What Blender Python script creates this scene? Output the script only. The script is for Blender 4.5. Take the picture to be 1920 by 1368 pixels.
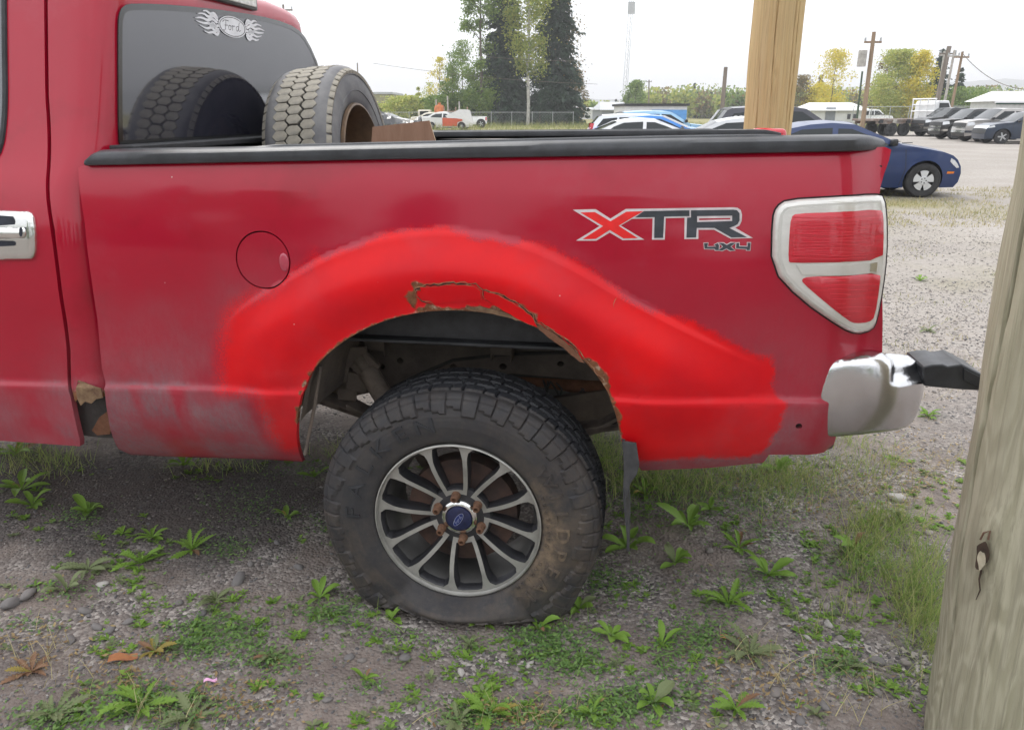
import bpy, bmesh, math, random
import numpy as np
from mathutils import Vector, Matrix, noise as mnoise
from mathutils.geometry import delaunay_2d_cdt
R_=math.radians
random.seed(7); rng=np.random.default_rng(11)
sc=bpy.context.scene; COL=sc.collection
for o in list(bpy.data.objects): bpy.data.objects.remove(o)

# ------------------------------------------------------------ camera, light, exposure
PITCH=R_(18.1); FPX=1450.0; CZ=1.457
cam=bpy.data.cameras.new('camera'); camo=bpy.data.objects.new('camera',cam); COL.objects.link(camo)
camo.location=(0,0,CZ); camo.rotation_euler=(math.pi/2-PITCH,0,0)
cam.sensor_width=36; cam.lens=FPX/1920*36; cam.clip_start=.02; cam.clip_end=9000
sc.camera=camo
world=bpy.data.worlds.new('World'); sc.world=world; world.use_nodes=True
SUN_EL,SUN_AZ=52,-28      # azimuth clockwise from +Y
def build_world():
    nt=world.node_tree; nt.nodes.clear(); N=nt.nodes.new; L=nt.links.new
    out=N('ShaderNodeOutputWorld'); bg=N('ShaderNodeBackground'); L(bg.outputs[0],out.inputs[0])
    sky=N('ShaderNodeTexSky'); sky.sky_type='NISHITA'; sky.sun_disc=False
    sky.sun_elevation=R_(SUN_EL); sky.sun_rotation=R_(SUN_AZ); sky.dust_density=6; sky.air_density=1.0
    hs=N('ShaderNodeHueSaturation'); hs.inputs['Saturation'].default_value=.35; L(sky.outputs[0],hs.inputs['Color'])
    tc=N('ShaderNodeTexCoord'); sep=N('ShaderNodeSeparateXYZ'); L(tc.outputs['Generated'],sep.inputs[0])
    mr=N('ShaderNodeMapRange'); mr.inputs[1].default_value=0; mr.inputs[2].default_value=1; mr.inputs[3].default_value=10.6; mr.inputs[4].default_value=15
    L(sep.outputs[2],mr.inputs[0])
    nz=N('ShaderNodeTexNoise'); nz.inputs['Scale'].default_value=2.2; nz.inputs['Detail'].default_value=5; L(tc.outputs['Generated'],nz.inputs[0])
    m2=N('ShaderNodeMapRange'); m2.inputs[1].default_value=.3; m2.inputs[2].default_value=.7; m2.inputs[3].default_value=.82; m2.inputs[4].default_value=1.12; L(nz.outputs[0],m2.inputs[0])
    mu=N('ShaderNodeMath'); mu.operation='MULTIPLY'; L(mr.outputs[0],mu.inputs[0]); L(m2.outputs[0],mu.inputs[1])
    cc=N('ShaderNodeCombineColor'); 
    for i,k in enumerate((.965,.985,1.03)):
        q=N('ShaderNodeMath'); q.operation='MULTIPLY'; q.inputs[1].default_value=k; L(mu.outputs[0],q.inputs[0]); L(q.outputs[0],cc.inputs[i])
    mx=N('ShaderNodeMix'); mx.data_type='RGBA'; mx.inputs[0].default_value=.8
    L(hs.outputs[0],mx.inputs[6]); L(cc.outputs[0],mx.inputs[7]); L(mx.outputs[2],bg.inputs[0]); bg.inputs[1].default_value=.13
build_world()
sun=bpy.data.lights.new('sun','SUN'); sun.energy=1.2; sun.angle=R_(18); sun.color=(1,.965,.91)
suno=bpy.data.objects.new('sun',sun); COL.objects.link(suno)
_d=Vector((math.sin(R_(SUN_AZ))*math.cos(R_(SUN_EL)),math.cos(R_(SUN_AZ))*math.cos(R_(SUN_EL)),math.sin(R_(SUN_EL))))
suno.rotation_euler=_d.to_track_quat('Z','Y').to_euler(); suno.location=(0,0,30)
sc.view_settings.view_transform='Standard'; sc.view_settings.look='None'; sc.view_settings.exposure=0.42; sc.view_settings.gamma=1
sc.view_settings.use_curve_mapping=False

# ------------------------------------------------------------ helpers
CAM=Vector((0,0,CZ)); cP,sP=math.cos(PITCH),math.sin(PITCH)
def ray(px,py):
    x=(px-960)/FPX; y=(py-684)/FPX
    return Vector((x,cP-y*sP,-sP-y*cP))
def gnd(px,py,z=0):
    r=ray(px,py); return CAM+r*((z-CZ)/r.z)
def at(px,py,Y):
    r=ray(px,py); return CAM+r*(Y/r.y)
def lerp(a,b,t): return a+(b-a)*t
def ss(a,b,x):
    t=min(1,max(0,(x-a)/(b-a))) if a!=b else float(x>=a)
    return t*t*(3-2*t)
def interp(pts,x):
    if x<=pts[0][0]: return pts[0][1]
    for (a,b),(c,d) in zip(pts,pts[1:]):
        if x<=c: return b+(d-b)*(x-a)/(c-a)
    return pts[-1][1]
def tag(o,label=None,cat=None,group=None,kind=None):
    if label: o['label']=label
    if cat: o['category']=cat
    if group: o['group']=group
    if kind: o['kind']=kind
    return o
def empty(name,loc=(0,0,0),rz=0,parent=None):
    o=bpy.data.objects.new(name,None); COL.objects.link(o); o.location=loc; o.rotation_euler=(0,0,rz)
    o.empty_display_size=.1
    if parent: o.parent=parent
    return o
def inst(name,me,parent=None,loc=(0,0,0),rot=(0,0,0),scale=(1,1,1)):
    o=bpy.data.objects.new(name,me); COL.objects.link(o); o.location=loc; o.rotation_euler=rot; o.scale=scale
    if parent: o.parent=parent
    return o
def copy_tree(o,parent=None,kids=None):
    c=o.copy(); COL.objects.link(c); c.parent=parent
    for ch in list(o.children): copy_tree(ch,c)
    return c
class MB:
    def __init__(s): s.v=[]; s.f=[]; s.m=[]
    def add(s,vs,fs,m=0,M=None):
        b=len(s.v); s.v+= [tuple(M@Vector(p)) for p in vs] if M is not None else [tuple(p) for p in vs]
        s.f+=[tuple(i+b for i in f) for f in fs]; s.m+=[m]*len(fs); return s
    def box(s,c,d,m=0,M=None):
        cx,cy,cz=c; a,b,e=d[0]/2,d[1]/2,d[2]/2
        vs=[(cx+i*a,cy+j*b,cz+k*e) for i in(-1,1) for j in(-1,1) for k in(-1,1)]
        return s.add(vs,[(0,1,3,2),(4,6,7,5),(0,4,5,1),(2,3,7,6),(0,2,6,4),(1,5,7,3)],m,M)
    def tube(s,pts,rs,n=10,m=0,cap=True,M=None):
        pts=[Vector(p) for p in pts]; k=len(pts)
        if not hasattr(rs,'__len__'): rs=[rs]*k
        vs=[]; fs=[]; prev=None
        for i,p in enumerate(pts):
            t=(pts[min(i+1,k-1)]-pts[max(i-1,0)]).normalized()
            if prev is None: a=t.orthogonal().normalized()
            else: a=(prev-t*prev.dot(t)).normalized()
            prev=a; b=t.cross(a)
            for j in range(n):
                th=2*math.pi*j/n; vs.append(p+(a*math.cos(th)+b*math.sin(th))*rs[i])
        for i in range(k-1):
            for j in range(n):
                a=i*n+j; b=i*n+(j+1)%n; fs.append((a,b,b+n,a+n))
        if cap: fs.append(tuple(range(n-1,-1,-1))); fs.append(tuple((k-1)*n+j for j in range(n)))
        return s.add(vs,fs,m,M)
    def lathe(s,prof,n=32,m=0,M=None,closed=False,cap=False):
        # prof: (r,h) spun about local Z, h along Z
        vs=[(r*math.cos(2*math.pi*j/n),r*math.sin(2*math.pi*j/n),h) for r,h in prof for j in range(n)]
        fs=[]; k=len(prof)
        for i in range(k if closed else k-1):
            for j in range(n):
                a=i*n+j;b=i*n+(j+1)%n;i2=((i+1)%k)*n; fs.append((a,b,i2+(j+1)%n,i2+j))
        if cap: fs.append(tuple(range(n-1,-1,-1))); fs.append(tuple((k-1)*n+j for j in range(n)))
        return s.add(vs,fs,m,M)
    def prism(s,poly,y0,y1,m=0,M=None,ms=None):
        # polygon in (x,z), extruded along y
        n=len(poly); vs=[(a,y0,b) for a,b in poly]+[(a,y1,b) for a,b in poly]
        s.add(vs,[tuple(range(n)),tuple(range(2*n-1,n-1,-1))],m,M)
        b=len(s.v)-2*n; q=[(i+b,(i+1)%n+b,(i+1)%n+n+b,i+n+b) for i in range(n)]
        s.f+=q; s.m+=[m if ms is None else ms]*n; return s
    def grid(s,rows,m=0,M=None,closed=False):
        k=len(rows[0]); vs=[p for r in rows for p in r]; fs=[]
        for i in range(len(rows)-1):
            for j in range(k if closed else k-1):
                a=i*k+j;b=i*k+(j+1)%k; fs.append((a,b,b+k,a+k))
        return s.add(vs,fs,m,M)
    def mesh(s,name,mats,smooth=35):
        me=bpy.data.meshes.new(name); me.from_pydata(s.v,[],s.f)
        if not isinstance(mats,(list,tuple)): mats=[mats]
        for x in mats: me.materials.append(x)
        if len(mats)>1: me.polygons.foreach_set('material_index',s.m)
        if smooth:
            me.polygons.foreach_set('use_smooth',[True]*len(me.polygons)); me.set_sharp_from_angle(angle=R_(smooth))
        me.update(); return me
    def build(s,name,mats,parent=None,smooth=35,loc=(0,0,0),rz=0,bevel=0,recalc=True):
        me=s.mesh(name,mats,smooth)
        if recalc:
            bm=bmesh.new(); bm.from_mesh(me); bmesh.ops.recalc_face_normals(bm,faces=bm.faces); bm.to_mesh(me); bm.free()
        o=inst(name,me,parent,loc,(0,0,rz))
        if bevel:
            b=o.modifiers.new('bevel','BEVEL'); b.width=bevel; b.segments=2; b.limit_method='ANGLE'; b.angle_limit=R_(40)
        return o
def pip(P,poly):
    P=np.asarray(P); x,y=P[:,0],P[:,1]; ins=np.zeros(len(P),bool); n=len(poly)
    for i in range(n):
        x1,y1=poly[i]; x2,y2=poly[(i+1)%n]
        if y1==y2: continue
        c=((y1>y)!=(y2>y))&(x<(x2-x1)*(y-y1)/(y2-y1)+x1); ins^=c
    return ins
def pdist(P,poly,closed=True):
    P=np.asarray(P,float); d=np.full(len(P),1e9); n=len(poly)
    for i in range(n if closed else n-1):
        a=np.array(poly[i],float); b=np.array(poly[(i+1)%n],float); ab=b-a; L=max((ab**2).sum(),1e-12)
        t=np.clip(((P-a)@ab)/L,0,1); q=a+t[:,None]*ab; d=np.minimum(d,np.hypot(*(P-q).T))
    return d
def resample(poly,step,closed=True):
    out=[]; n=len(poly)
    for i in range(n if closed else n-1):
        a=poly[i]; b=poly[(i+1)%n]; L=math.dist(a,b); k=max(1,int(round(L/step)))
        for j in range(k): out.append((lerp(a[0],b[0],j/k),lerp(a[1],b[1],j/k)))
    if not closed: out.append(poly[-1])
    return out
def smoothpoly(poly,it=2,closed=True):
    for _ in range(it):
        n=len(poly); q=[] if closed else [poly[0]]
        for i in range(n if closed else n-1):
            a=poly[i];b=poly[(i+1)%n]
            q.append((lerp(a[0],b[0],.25),lerp(a[1],b[1],.25))); q.append((lerp(a[0],b[0],.75),lerp(a[1],b[1],.75)))
        if not closed: q.append(poly[-1])
        poly=q
    return poly
def cdt(outline,holes=(),step=.02,extra=(),bstep=None):
    """triangulated 2D panel: returns pts(n,2), tris, boundary loops as indices"""
    bstep=bstep or step
    loops=[resample(l,bstep) for l in [outline]+list(holes)]
    V=[];E=[]
    for l in loops:
        b=len(V); V+=l; E+=[(b+i,b+(i+1)%len(l)) for i in range(len(l))]
    o=np.array(outline); x0,y0=o.min(0); x1,y1=o.max(0)
    xs=np.arange(x0,x1,step); ys=np.arange(y0,y1,step*.87)
    G=np.array([(x+(step/2 if j%2 else 0),y) for j,y in enumerate(ys) for x in xs]) if len(xs) and len(ys) else np.zeros((0,2))
    if len(extra): 
        ex=np.array(extra,float)
        if len(G):
            keep=np.ones(len(G),bool)
            for i0 in range(0,len(ex),500):
                D=((G[:,None,:]-ex[None,i0:i0+500,:])**2).sum(2).min(1); keep&=D>(step*.45)**2
            G=np.vstack([G[keep],ex])
        else: G=ex
    if len(G):
        k=pip(G,outline)
        for h in holes: k&=~pip(G,h)
        G=G[k]
    if len(G):
        d=np.full(len(G),1e9)
        for l in [outline]+list(holes): d=np.minimum(d,pdist(G,l))
        G=G[d>step*.35]
    allv=[Vector(p) for p in V]+[Vector((float(a),float(b))) for a,b in G]
    r=delaunay_2d_cdt(allv,E,[],0,1e-7)
    pts=np.array([(p.x,p.y) for p in r[0]]); tr=np.array([f for f in r[2] if len(f)==3])
    c=pts[tr].mean(1); k=pip(c,outline)
    for h in holes: k&=~pip(c,h)
    tr=tr[k]
    a=pts[tr[:,1]]-pts[tr[:,0]]; b=pts[tr[:,2]]-pts[tr[:,0]]
    area=a[:,0]*b[:,1]-a[:,1]*b[:,0]; tr=tr[np.abs(area)>1e-10]; area=area[np.abs(area)>1e-10]
    tr[area<0]=tr[area<0][:,::-1]
    return pts,tr
def bedges(tr):
    cnt={}
    for t in tr:
        for i in range(3):
            a,b=int(t[i]),int(t[(i+1)%3]); cnt[(a,b)]=cnt.get((a,b),0)+1
    return [(a,b) for (a,b) in cnt if (b,a) not in cnt]
def panel_mesh(name,outline,f,depth,mats,step=.02,holes=(),extra=(),sign=-1,dirv=(0,1,0),bstep=None,side_mat=0,smooth=35,back=False,attrs=None):
    """f(a,b)->(x,y,z). boundary edges are folded along dirv*depth"""
    pts,tr=cdt(outline,holes,step,extra,bstep)
    v=[f(a,b) for a,b in pts]; n=len(v); d=Vector(dirv)*depth
    fs=[tuple(int(i) for i in t) for t in tr]; ms=[0]*len(fs)
    if depth:
        be=bedges(tr); idx={}
        for a,b in be:
            for q in(a,b):
                if q not in idx: idx[q]=len(v); v.append(tuple(Vector(v[q])+d))
        for a,b in be: fs.append((b,a,idx[a],idx[b])); ms.append(side_mat)
        if back:
            b0=len(v)
            if back:
                v2=[tuple(Vector(p)+d) for p in v[:n]]; v+=v2
                for t in tr: fs.append((b0+int(t[2]),b0+int(t[1]),b0+int(t[0]))); ms.append(side_mat)
    me=bpy.data.meshes.new(name); me.from_pydata(v,[],fs)
    if not isinstance(mats,(list,tuple)): mats=[mats]
    for m in mats: me.materials.append(m)
    me.polygons.foreach_set('material_index',ms)
    me.polygons.foreach_set('use_smooth',[True]*len(fs)); me.set_sharp_from_angle(angle=R_(smooth))
    if attrs:
        P=np.array([(p[0],p[2]) for p in v])
        for an,fn in attrs.items():
            at_=me.attributes.new(an,'FLOAT','POINT'); at_.data.foreach_set('value',np.asarray(fn(P),np.float32))
    me.update(); return me

# ------------------------------------------------------------ materials
MATS={}
def nodes(name):
    m=bpy.data.materials.new(name); m.use_nodes=True; nt=m.node_tree; b=nt.nodes['Principled BSDF']; return m,nt,b
def pm(name,col,rough=.6,metal=0,var=.12,scale=8,bump=0,bscale=None,col2=None,coat=0,spec=.5,coords='Object',detail=6,stretch=None,croft=.1,rvar=.1):
    """principled with noise mottling between two tints, roughness variation and optional bump"""
    if name in MATS: return MATS[name]
    m,nt,b=nodes(name); N=nt.nodes.new; L=nt.links.new
    tc=N('ShaderNodeTexCoord'); src=tc.outputs[coords]
    if stretch:
        mp=N('ShaderNodeMapping'); mp.inputs['Scale'].default_value=stretch; L(src,mp.inputs[0]); src=mp.outputs[0]
    nz=N('ShaderNodeTexNoise'); nz.inputs['Scale'].default_value=scale; nz.inputs['Detail'].default_value=detail; nz.inputs['Roughness'].default_value=.65; L(src,nz.inputs[0])
    r=N('ShaderNodeMapRange'); r.inputs[1].default_value=.3; r.inputs[2].default_value=.7; L(nz.outputs[0],r.inputs[0])
    mx=N('ShaderNodeMix'); mx.data_type='RGBA'
    c2=col2 or tuple(max(0,c*(1-2*var)) for c in col); c1=col if col2 else tuple(min(1,c*(1+var)) for c in col)
    mx.inputs[6].default_value=(*c1,1); mx.inputs[7].default_value=(*c2,1); L(r.outputs[0],mx.inputs[0]); L(mx.outputs[2],b.inputs['Base Color'])
    rr=N('ShaderNodeMapRange'); rr.inputs[3].default_value=max(0,rough-rvar/2); rr.inputs[4].default_value=min(1,rough+rvar/2); L(nz.outputs[0],rr.inputs[0]); L(rr.outputs[0],b.inputs['Roughness'])
    b.inputs['Metallic'].default_value=metal; b.inputs['Coat Weight'].default_value=coat; b.inputs['Coat Roughness'].default_value=croft
    b.inputs['Specular IOR Level'].default_value=spec
    if bump:
        n2=N('ShaderNodeTexNoise'); n2.inputs['Scale'].default_value=bscale or scale*6; n2.inputs['Detail'].default_value=6; L(src,n2.inputs[0])
        bp=N('ShaderNodeBump'); bp.inputs['Strength'].default_value=1; bp.inputs['Distance'].default_value=bump; L(n2.outputs[0],bp.inputs['Height']); L(bp.outputs[0],b.inputs['Normal'])
    MATS[name]=m; return m
def glass_dark(name,col=(.02,.025,.03),rough=.03,ior=1.6):
    m,nt,b=nodes(name); b.inputs['Base Color'].default_value=(*col,1); b.inputs['Roughness'].default_value=rough; b.inputs['IOR'].default_value=ior
    MATS[name]=m; return m
# ------------------------------------------------------------ ground
def ground_mat():
    m,nt,b=nodes('ground'); N=nt.nodes.new; L=nt.links.new
    tc=N('ShaderNodeTexCoord'); P=tc.outputs['Object']
    def noise(s,d=6,r=.6):
        n=N('ShaderNodeTexNoise'); n.inputs['Scale'].default_value=s; n.inputs['Detail'].default_value=d; n.inputs['Roughness'].default_value=r; L(P,n.inputs[0]); return n.outputs[0]
    def mr(x,a,b_,c=0,d=1):
        r=N('ShaderNodeMapRange'); r.inputs[1].default_value=a; r.inputs[2].default_value=b_; r.inputs[3].default_value=c; r.inputs[4].default_value=d; L(x,r.inputs[0]); return r.outputs[0]
    def mix(f,a,c,mode='MIX'):
        x=N('ShaderNodeMix'); x.data_type='RGBA'; x.blend_type=mode
        if isinstance(f,float): x.inputs[0].default_value=f
        else: L(f,x.inputs[0])
        for i,q in((6,a),(7,c)):
            if isinstance(q,tuple): x.inputs[i].default_value=(*q,1)
            else: L(q,x.inputs[i])
        return x.outputs[2]
    dirt=mix(mr(noise(1.7),.35,.65),(.180,.148,.130),(.285,.240,.208))
    dirt=mix(mr(noise(9),.4,.7),dirt,(.14,.116,.105))
    vo=N('ShaderNodeTexVoronoi'); vo.inputs['Scale'].default_value=95; L(P,vo.inputs[0])
    v2=N('ShaderNodeTexVoronoi'); v2.inputs['Scale'].default_value=38; L(P,v2.inputs[0])
    cr=N('ShaderNodeValToRGB'); cr.color_ramp.elements[0].color=(.065,.060,.060,1); cr.color_ramp.elements[1].color=(.50,.46,.42,1)
    e=cr.color_ramp.elements.new(.55); e.color=(.205,.185,.173,1)
    sepc=N('ShaderNodeSeparateColor'); L(vo.outputs['Color'],sepc.inputs[0]); L(sepc.outputs[0],cr.inputs[0])
    grav=cr.outputs[0]
    gm=mr(noise(2.6,5),.42,.62)
    near=mix(gm,dirt,grav)
    # the open lot further back: pale worn gravel with dry grassy bands
    sx=N('ShaderNodeSeparateXYZ'); L(P,sx.inputs[0])
    lot=mix(mr(noise(.35),.35,.65),(.40,.365,.33),(.31,.28,.25)); lot=mix(mr(noise(14,8,.8),.45,.72),lot,(.18,.165,.15)); lot=mix(mr(noise(45,6,.8),.5,.7,0,.6),lot,(.40,.38,.35))
    fl=mr(sx.outputs[1],2.4,6.0); base=mix(fl,near,lot)
    # scrubby grass colour where ground cover grows
    gz=N('ShaderNodeAttribute'); gz.attribute_name='grassy'
    base=mix(gz.outputs['Fac'],base,mix(mr(noise(20),.4,.6),(.20,.20,.085),(.30,.26,.13)))
    da=N('ShaderNodeAttribute'); da.attribute_name='dark_soil_shade'; base=mix(da.outputs['Fac'],base,mix(mr(noise(30,6,.8),.4,.7),(.050,.044,.043),(.10,.090,.085)))  # dark soil and painted truck shade, mixed over the base colour
    L(base,b.inputs['Base Color']); b.inputs['Roughness'].default_value=.95; b.inputs['Specular IOR Level'].default_value=.2
    bp=N('ShaderNodeBump'); bp.inputs['Distance'].default_value=.006; bp.inputs['Strength'].default_value=.9
    ad=N('ShaderNodeMath'); ad.operation='MULTIPLY_ADD'; L(v2.outputs['Distance'],ad.inputs[0]); ad.inputs[1].default_value=-.8; L(vo.outputs['Distance'],ad.inputs[2])
    a2=N('ShaderNodeMath'); a2.operation='MULTIPLY_ADD'; L(noise(120,4),a2.inputs[0]); a2.inputs[1].default_value=.6; L(ad.outputs[0],a2.inputs[2])
    inv=N('ShaderNodeMath'); inv.operation='MULTIPLY'; inv.inputs[1].default_value=-1; L(ad.outputs[0],inv.inputs[0])
    L(a2.outputs[0],bp.inputs['Height']); bp.invert=True
    L(bp.outputs[0],b.inputs['Normal']); return m
M_GROUND=ground_mat()
def axis(lo,hi,step,far,g=1.13):
    a=list(np.arange(lo,hi+step/2,step)); s=step; x=hi
    while x<far: s*=g; x+=s; a.append(x)
    s=step; x=lo; pre=[]
    while x>-far: s*=g; x-=s; pre.append(x)
    return np.array(pre[::-1]+a)
def hgt(x,y):
    d=math.hypot(x,y-2.5)
    k=1/(1+(d/7)**2)
    n=mnoise.noise(Vector((x*.9,y*.9,3)))*.018+mnoise.noise(Vector((x*3.1,y*3.1,8)))*.008+mnoise.noise(Vector((x*11,y*11,1)))*.003
    # shallow wheel rut beside the tyre, flatter under it
    f=ss(.0,.45,math.hypot(x+.16,y-2.1))
    return n*k*f
WIN=[(8,30.0),(12,33)]
def grassy(x,y):
    if y<5: return 0
    n=mnoise.noise(Vector((x*.5,y*.5,5)))*.5+.5+mnoise.noise(Vector((x*2,y*2,9)))*.25
    band=max(0,1-abs(y-13.0)/2.6)*1.15
    b2=ss(60,75,y)*1.3
    b3=.55*ss(5,6.5,y)*(1-ss(9,12,y))
    return min(1,max(0,(n-.55)*2.2*max(b3,band,.0)+ (band*.6 if band>.3 else 0)*n + b2))
_sh=[gnd(*p) for p in [(-200,860),(300,850),(620,880),(640,960),(560,1040),(430,1075),(330,1060),(250,1020),(120,1060),(60,1000),(-200,990)]]
SOIL_SHADE=[(p.x,p.y) for p in _sh]
def dark_soil_shade(x,y):  # dark soil patch, with the truck's contact shade painted into the ground colour
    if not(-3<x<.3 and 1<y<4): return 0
    ins=False; n=len(SOIL_SHADE); best=9
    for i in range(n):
        x1,y1=SOIL_SHADE[i]; x2,y2=SOIL_SHADE[(i+1)%n]
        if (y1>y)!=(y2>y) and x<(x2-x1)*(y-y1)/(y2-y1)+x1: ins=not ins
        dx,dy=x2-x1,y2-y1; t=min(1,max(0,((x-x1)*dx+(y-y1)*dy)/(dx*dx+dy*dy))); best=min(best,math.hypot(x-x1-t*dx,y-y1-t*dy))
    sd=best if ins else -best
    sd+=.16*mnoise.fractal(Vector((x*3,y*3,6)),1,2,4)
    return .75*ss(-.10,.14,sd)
def build_ground():
    xs=axis(-2.6,2.8,.03,6000); ys=axis(.4,6.2,.03,6000)
    ys=ys[ys>-6000]
    V=[(x,y,hgt(x,y) if abs(x)<60 and abs(y)<60 else 0) for y in ys for x in xs]
    nx=len(xs); ny=len(ys)
    i=np.arange(ny-1)[:,None]*nx+np.arange(nx-1)[None,:]; i=i.ravel()
    F=np.stack([i,i+1,i+nx+1,i+nx],1)
    me=bpy.data.meshes.new('ground'); me.from_pydata(V,[],F.tolist()); me.materials.append(M_GROUND)
    me.polygons.foreach_set('use_smooth',[True]*len(F))
    a=me.attributes.new('grassy','FLOAT','POINT'); a.data.foreach_set('value',[grassy(v[0],v[1]) for v in V])
    a=me.attributes.new('dark_soil_shade','FLOAT','POINT'); a.data.foreach_set('value',[dark_soil_shade(v[0],v[1]) for v in V])
    o=inst('ground',me); tag(o,kind='structure')
build_ground()
def pebble_mat():
    m,nt,b=nodes('pebble'); N=nt.nodes.new; L=nt.links.new
    a=N('ShaderNodeAttribute'); a.attribute_name='tone'; cr=N('ShaderNodeValToRGB')
    E=cr.color_ramp.elements; E[0].color=(.06,.06,.065,1); E[1].color=(.58,.55,.5,1)
    for p,c in((.25,(.125,.118,.12)),(.5,(.19,.172,.162)),(.72,(.26,.22,.19)),(.9,(.36,.33,.305))): E.new(p).color=(*c,1)
    L(a.outputs['Fac'],cr.inputs[0])
    tc=N('ShaderNodeTexCoord'); nz=N('ShaderNodeTexNoise'); nz.inputs['Scale'].default_value=160; nz.inputs['Detail'].default_value=4; L(tc.outputs['Object'],nz.inputs[0])
    mx=N('ShaderNodeMix'); mx.data_type='RGBA'; mx.blend_type='MULTIPLY'; mx.inputs[0].default_value=.5; L(cr.outputs[0],mx.inputs[6]); L(nz.outputs[0],mx.inputs[7])
    g=N('ShaderNodeBrightContrast'); g.inputs[1].default_value=.03; L(mx.outputs[2],g.inputs[0]); L(g.outputs[0],b.inputs['Base Color'])
    b.inputs['Roughness'].default_value=.85; return m
M_PEB=pebble_mat()
_t=(1+5**.5)/2
ICO_V=np.array([(-1,_t,0),(1,_t,0),(-1,-_t,0),(1,-_t,0),(0,-1,_t),(0,1,_t),(0,-1,-_t),(0,1,-_t),(_t,0,-1),(_t,0,1),(-_t,0,-1),(-_t,0,1)])/math.hypot(1,_t)
ICO_F=np.array([(0,11,5),(0,5,1),(0,1,7),(0,7,10),(0,10,11),(1,5,9),(5,11,4),(11,10,2),(10,7,6),(7,1,8),(3,9,4),(3,4,2),(3,2,6),(3,6,8),(3,8,9),(4,9,5),(2,4,11),(6,2,10),(8,6,7),(9,8,1)])
def in_contact(X,Y):
    return (np.abs(X+.16)<.24)&(Y>1.93)&(Y<2.35)
def scatter_stones(name,X,Y,S,label=None,tone=None):
    n=len(X)
    A=rng.uniform(0,2*np.pi,n); sc_=np.stack([S*rng.uniform(.8,1.35,n),S*rng.uniform(.65,1.,n),S*rng.uniform(.35,.7,n)],1)
    J=1+rng.uniform(-.22,.22,(n,12,1)); P=ICO_V[None]*J*sc_[:,None,:]
    c,s=np.cos(A)[:,None],np.sin(A)[:,None]
    x=P[:,:,0]*c-P[:,:,1]*s; y=P[:,:,0]*s+P[:,:,1]*c
    H=np.array([hgt(a,b) for a,b in zip(X,Y)])
    Z=P[:,:,2]+H[:,None]+(sc_[:,2]*rng.uniform(-.1,.6,n))[:,None]
    V=np.stack([x+X[:,None],y+Y[:,None],Z],2).reshape(-1,3)
    F=(ICO_F[None]+np.arange(n)[:,None,None]*12).reshape(-1,3)
    me=bpy.data.meshes.new(name); me.vertices.add(len(V)); me.vertices.foreach_set('co',V.ravel())
    me.loops.add(F.size); me.loops.foreach_set('vertex_index',F.ravel().astype(np.int32))
    me.polygons.add(len(F)); me.polygons.foreach_set('loop_start',np.arange(0,F.size,3,dtype=np.int32)); me.polygons.foreach_set('loop_total',np.full(len(F),3,np.int32))
    me.materials.append(M_PEB); a=me.attributes.new('tone','FLOAT','POINT')
    T=tone if tone is not None else np.clip(rng.beta(2.2,2.6,n),0,1)
    a.data.foreach_set('value',np.repeat(T,12).astype(np.float32)); me.update(calc_edges=True); me.validate()
    me.polygons.foreach_set('use_smooth',[True]*len(F)); me.set_sharp_from_angle(angle=R_(50))
    return me
def gravel():
    N=60000; d=rng.uniform(0,1,N)
    Y=.85+ (d**1.6)*6.0; X=rng.uniform(-1,1,N)*(.75*Y+.35)
    w=np.array([mnoise.noise(Vector((a*1.4,b*1.4,7)))+.6*mnoise.noise(Vector((a*4,b*4,2))) for a,b in zip(X,Y)])
    right=np.clip((X-.3)/1.2,0,1)*.25
    k=(rng.uniform(-.55,.55,N)<w+.12+right)&~in_contact(X,Y)
    X,Y=X[k],Y[k]; n=len(X); S=.0022+.0085*rng.beta(1.0,5.0,n); S*=1+.12*np.clip(Y-2,0,5)
    o=inst('gravel',scatter_stones('gravel',X,Y,S)); tag(o,'loose grey gravel and small pebbles strewn over the dirt around the truck',None,None,'stuff')
gravel()
def lot_stones():
    N=16000; Y=rng.uniform(3.6,12,N)**1.0; X=rng.uniform(.9,1,N)*0+rng.uniform(.25,.72,N)*Y*1.02+.2
    w=np.array([mnoise.noise(Vector((a*.9,b*.6,17)))+.5*mnoise.noise(Vector((a*3,b*3,2))) for a,b in zip(X,Y)]); k=rng.uniform(-.7,.45,N)<w; X,Y=X[k],Y[k]
    S=.004+.013*rng.beta(1.2,4,len(X)); me=scatter_stones('gravel',X,Y,S,tone=np.clip(rng.beta(3,2,len(X)),0,1)); o=inst('gravel',me); tag(o,'pale gravel stones scattered over the open lot behind the bumper',None,None,'stuff')
lot_stones()
# ------------------------------------------------------------ the pickup truck: local frame (u rearward, w outboard = -y, z up)
PSI=R_(9); U=Vector((math.cos(PSI),-math.sin(PSI),0)); W=Vector((-math.sin(PSI),-math.cos(PSI),0))
_h=CAM+ray(858,977)*2.25; ORG=Vector((_h.x,_h.y,0)); HUBZ=_h.z
def T(px,py,w=0.0):
    r=ray(px,py); t=(w-(CAM-ORG).dot(W))/r.dot(W); P=CAM+r*t; return ((P-ORG).dot(U),P.z)
def V_(px,py,u):   # hit the plane u=const: returns (v inboard, z)
    r=ray(px,py); t=(u-(CAM-ORG).dot(U))/r.dot(U); P=CAM+r*t; return (-(P-ORG).dot(W),P.z)
def TS(px,py,wf,off=0):
    w=0.0
    for _ in range(5): u,z=T(px,py,w); w=wf(u,z)+off
    return (u,z)
def TL(pts,wf=lambda u,z:0.0,off=0): return [TS(a,b,wf,off) for a,b in pts]
truck=empty('pickup_truck',ORG,-PSI)
tag(truck,'dark red pickup truck with bright red arch repair and a flat rear tyre','pickup truck')

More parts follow.
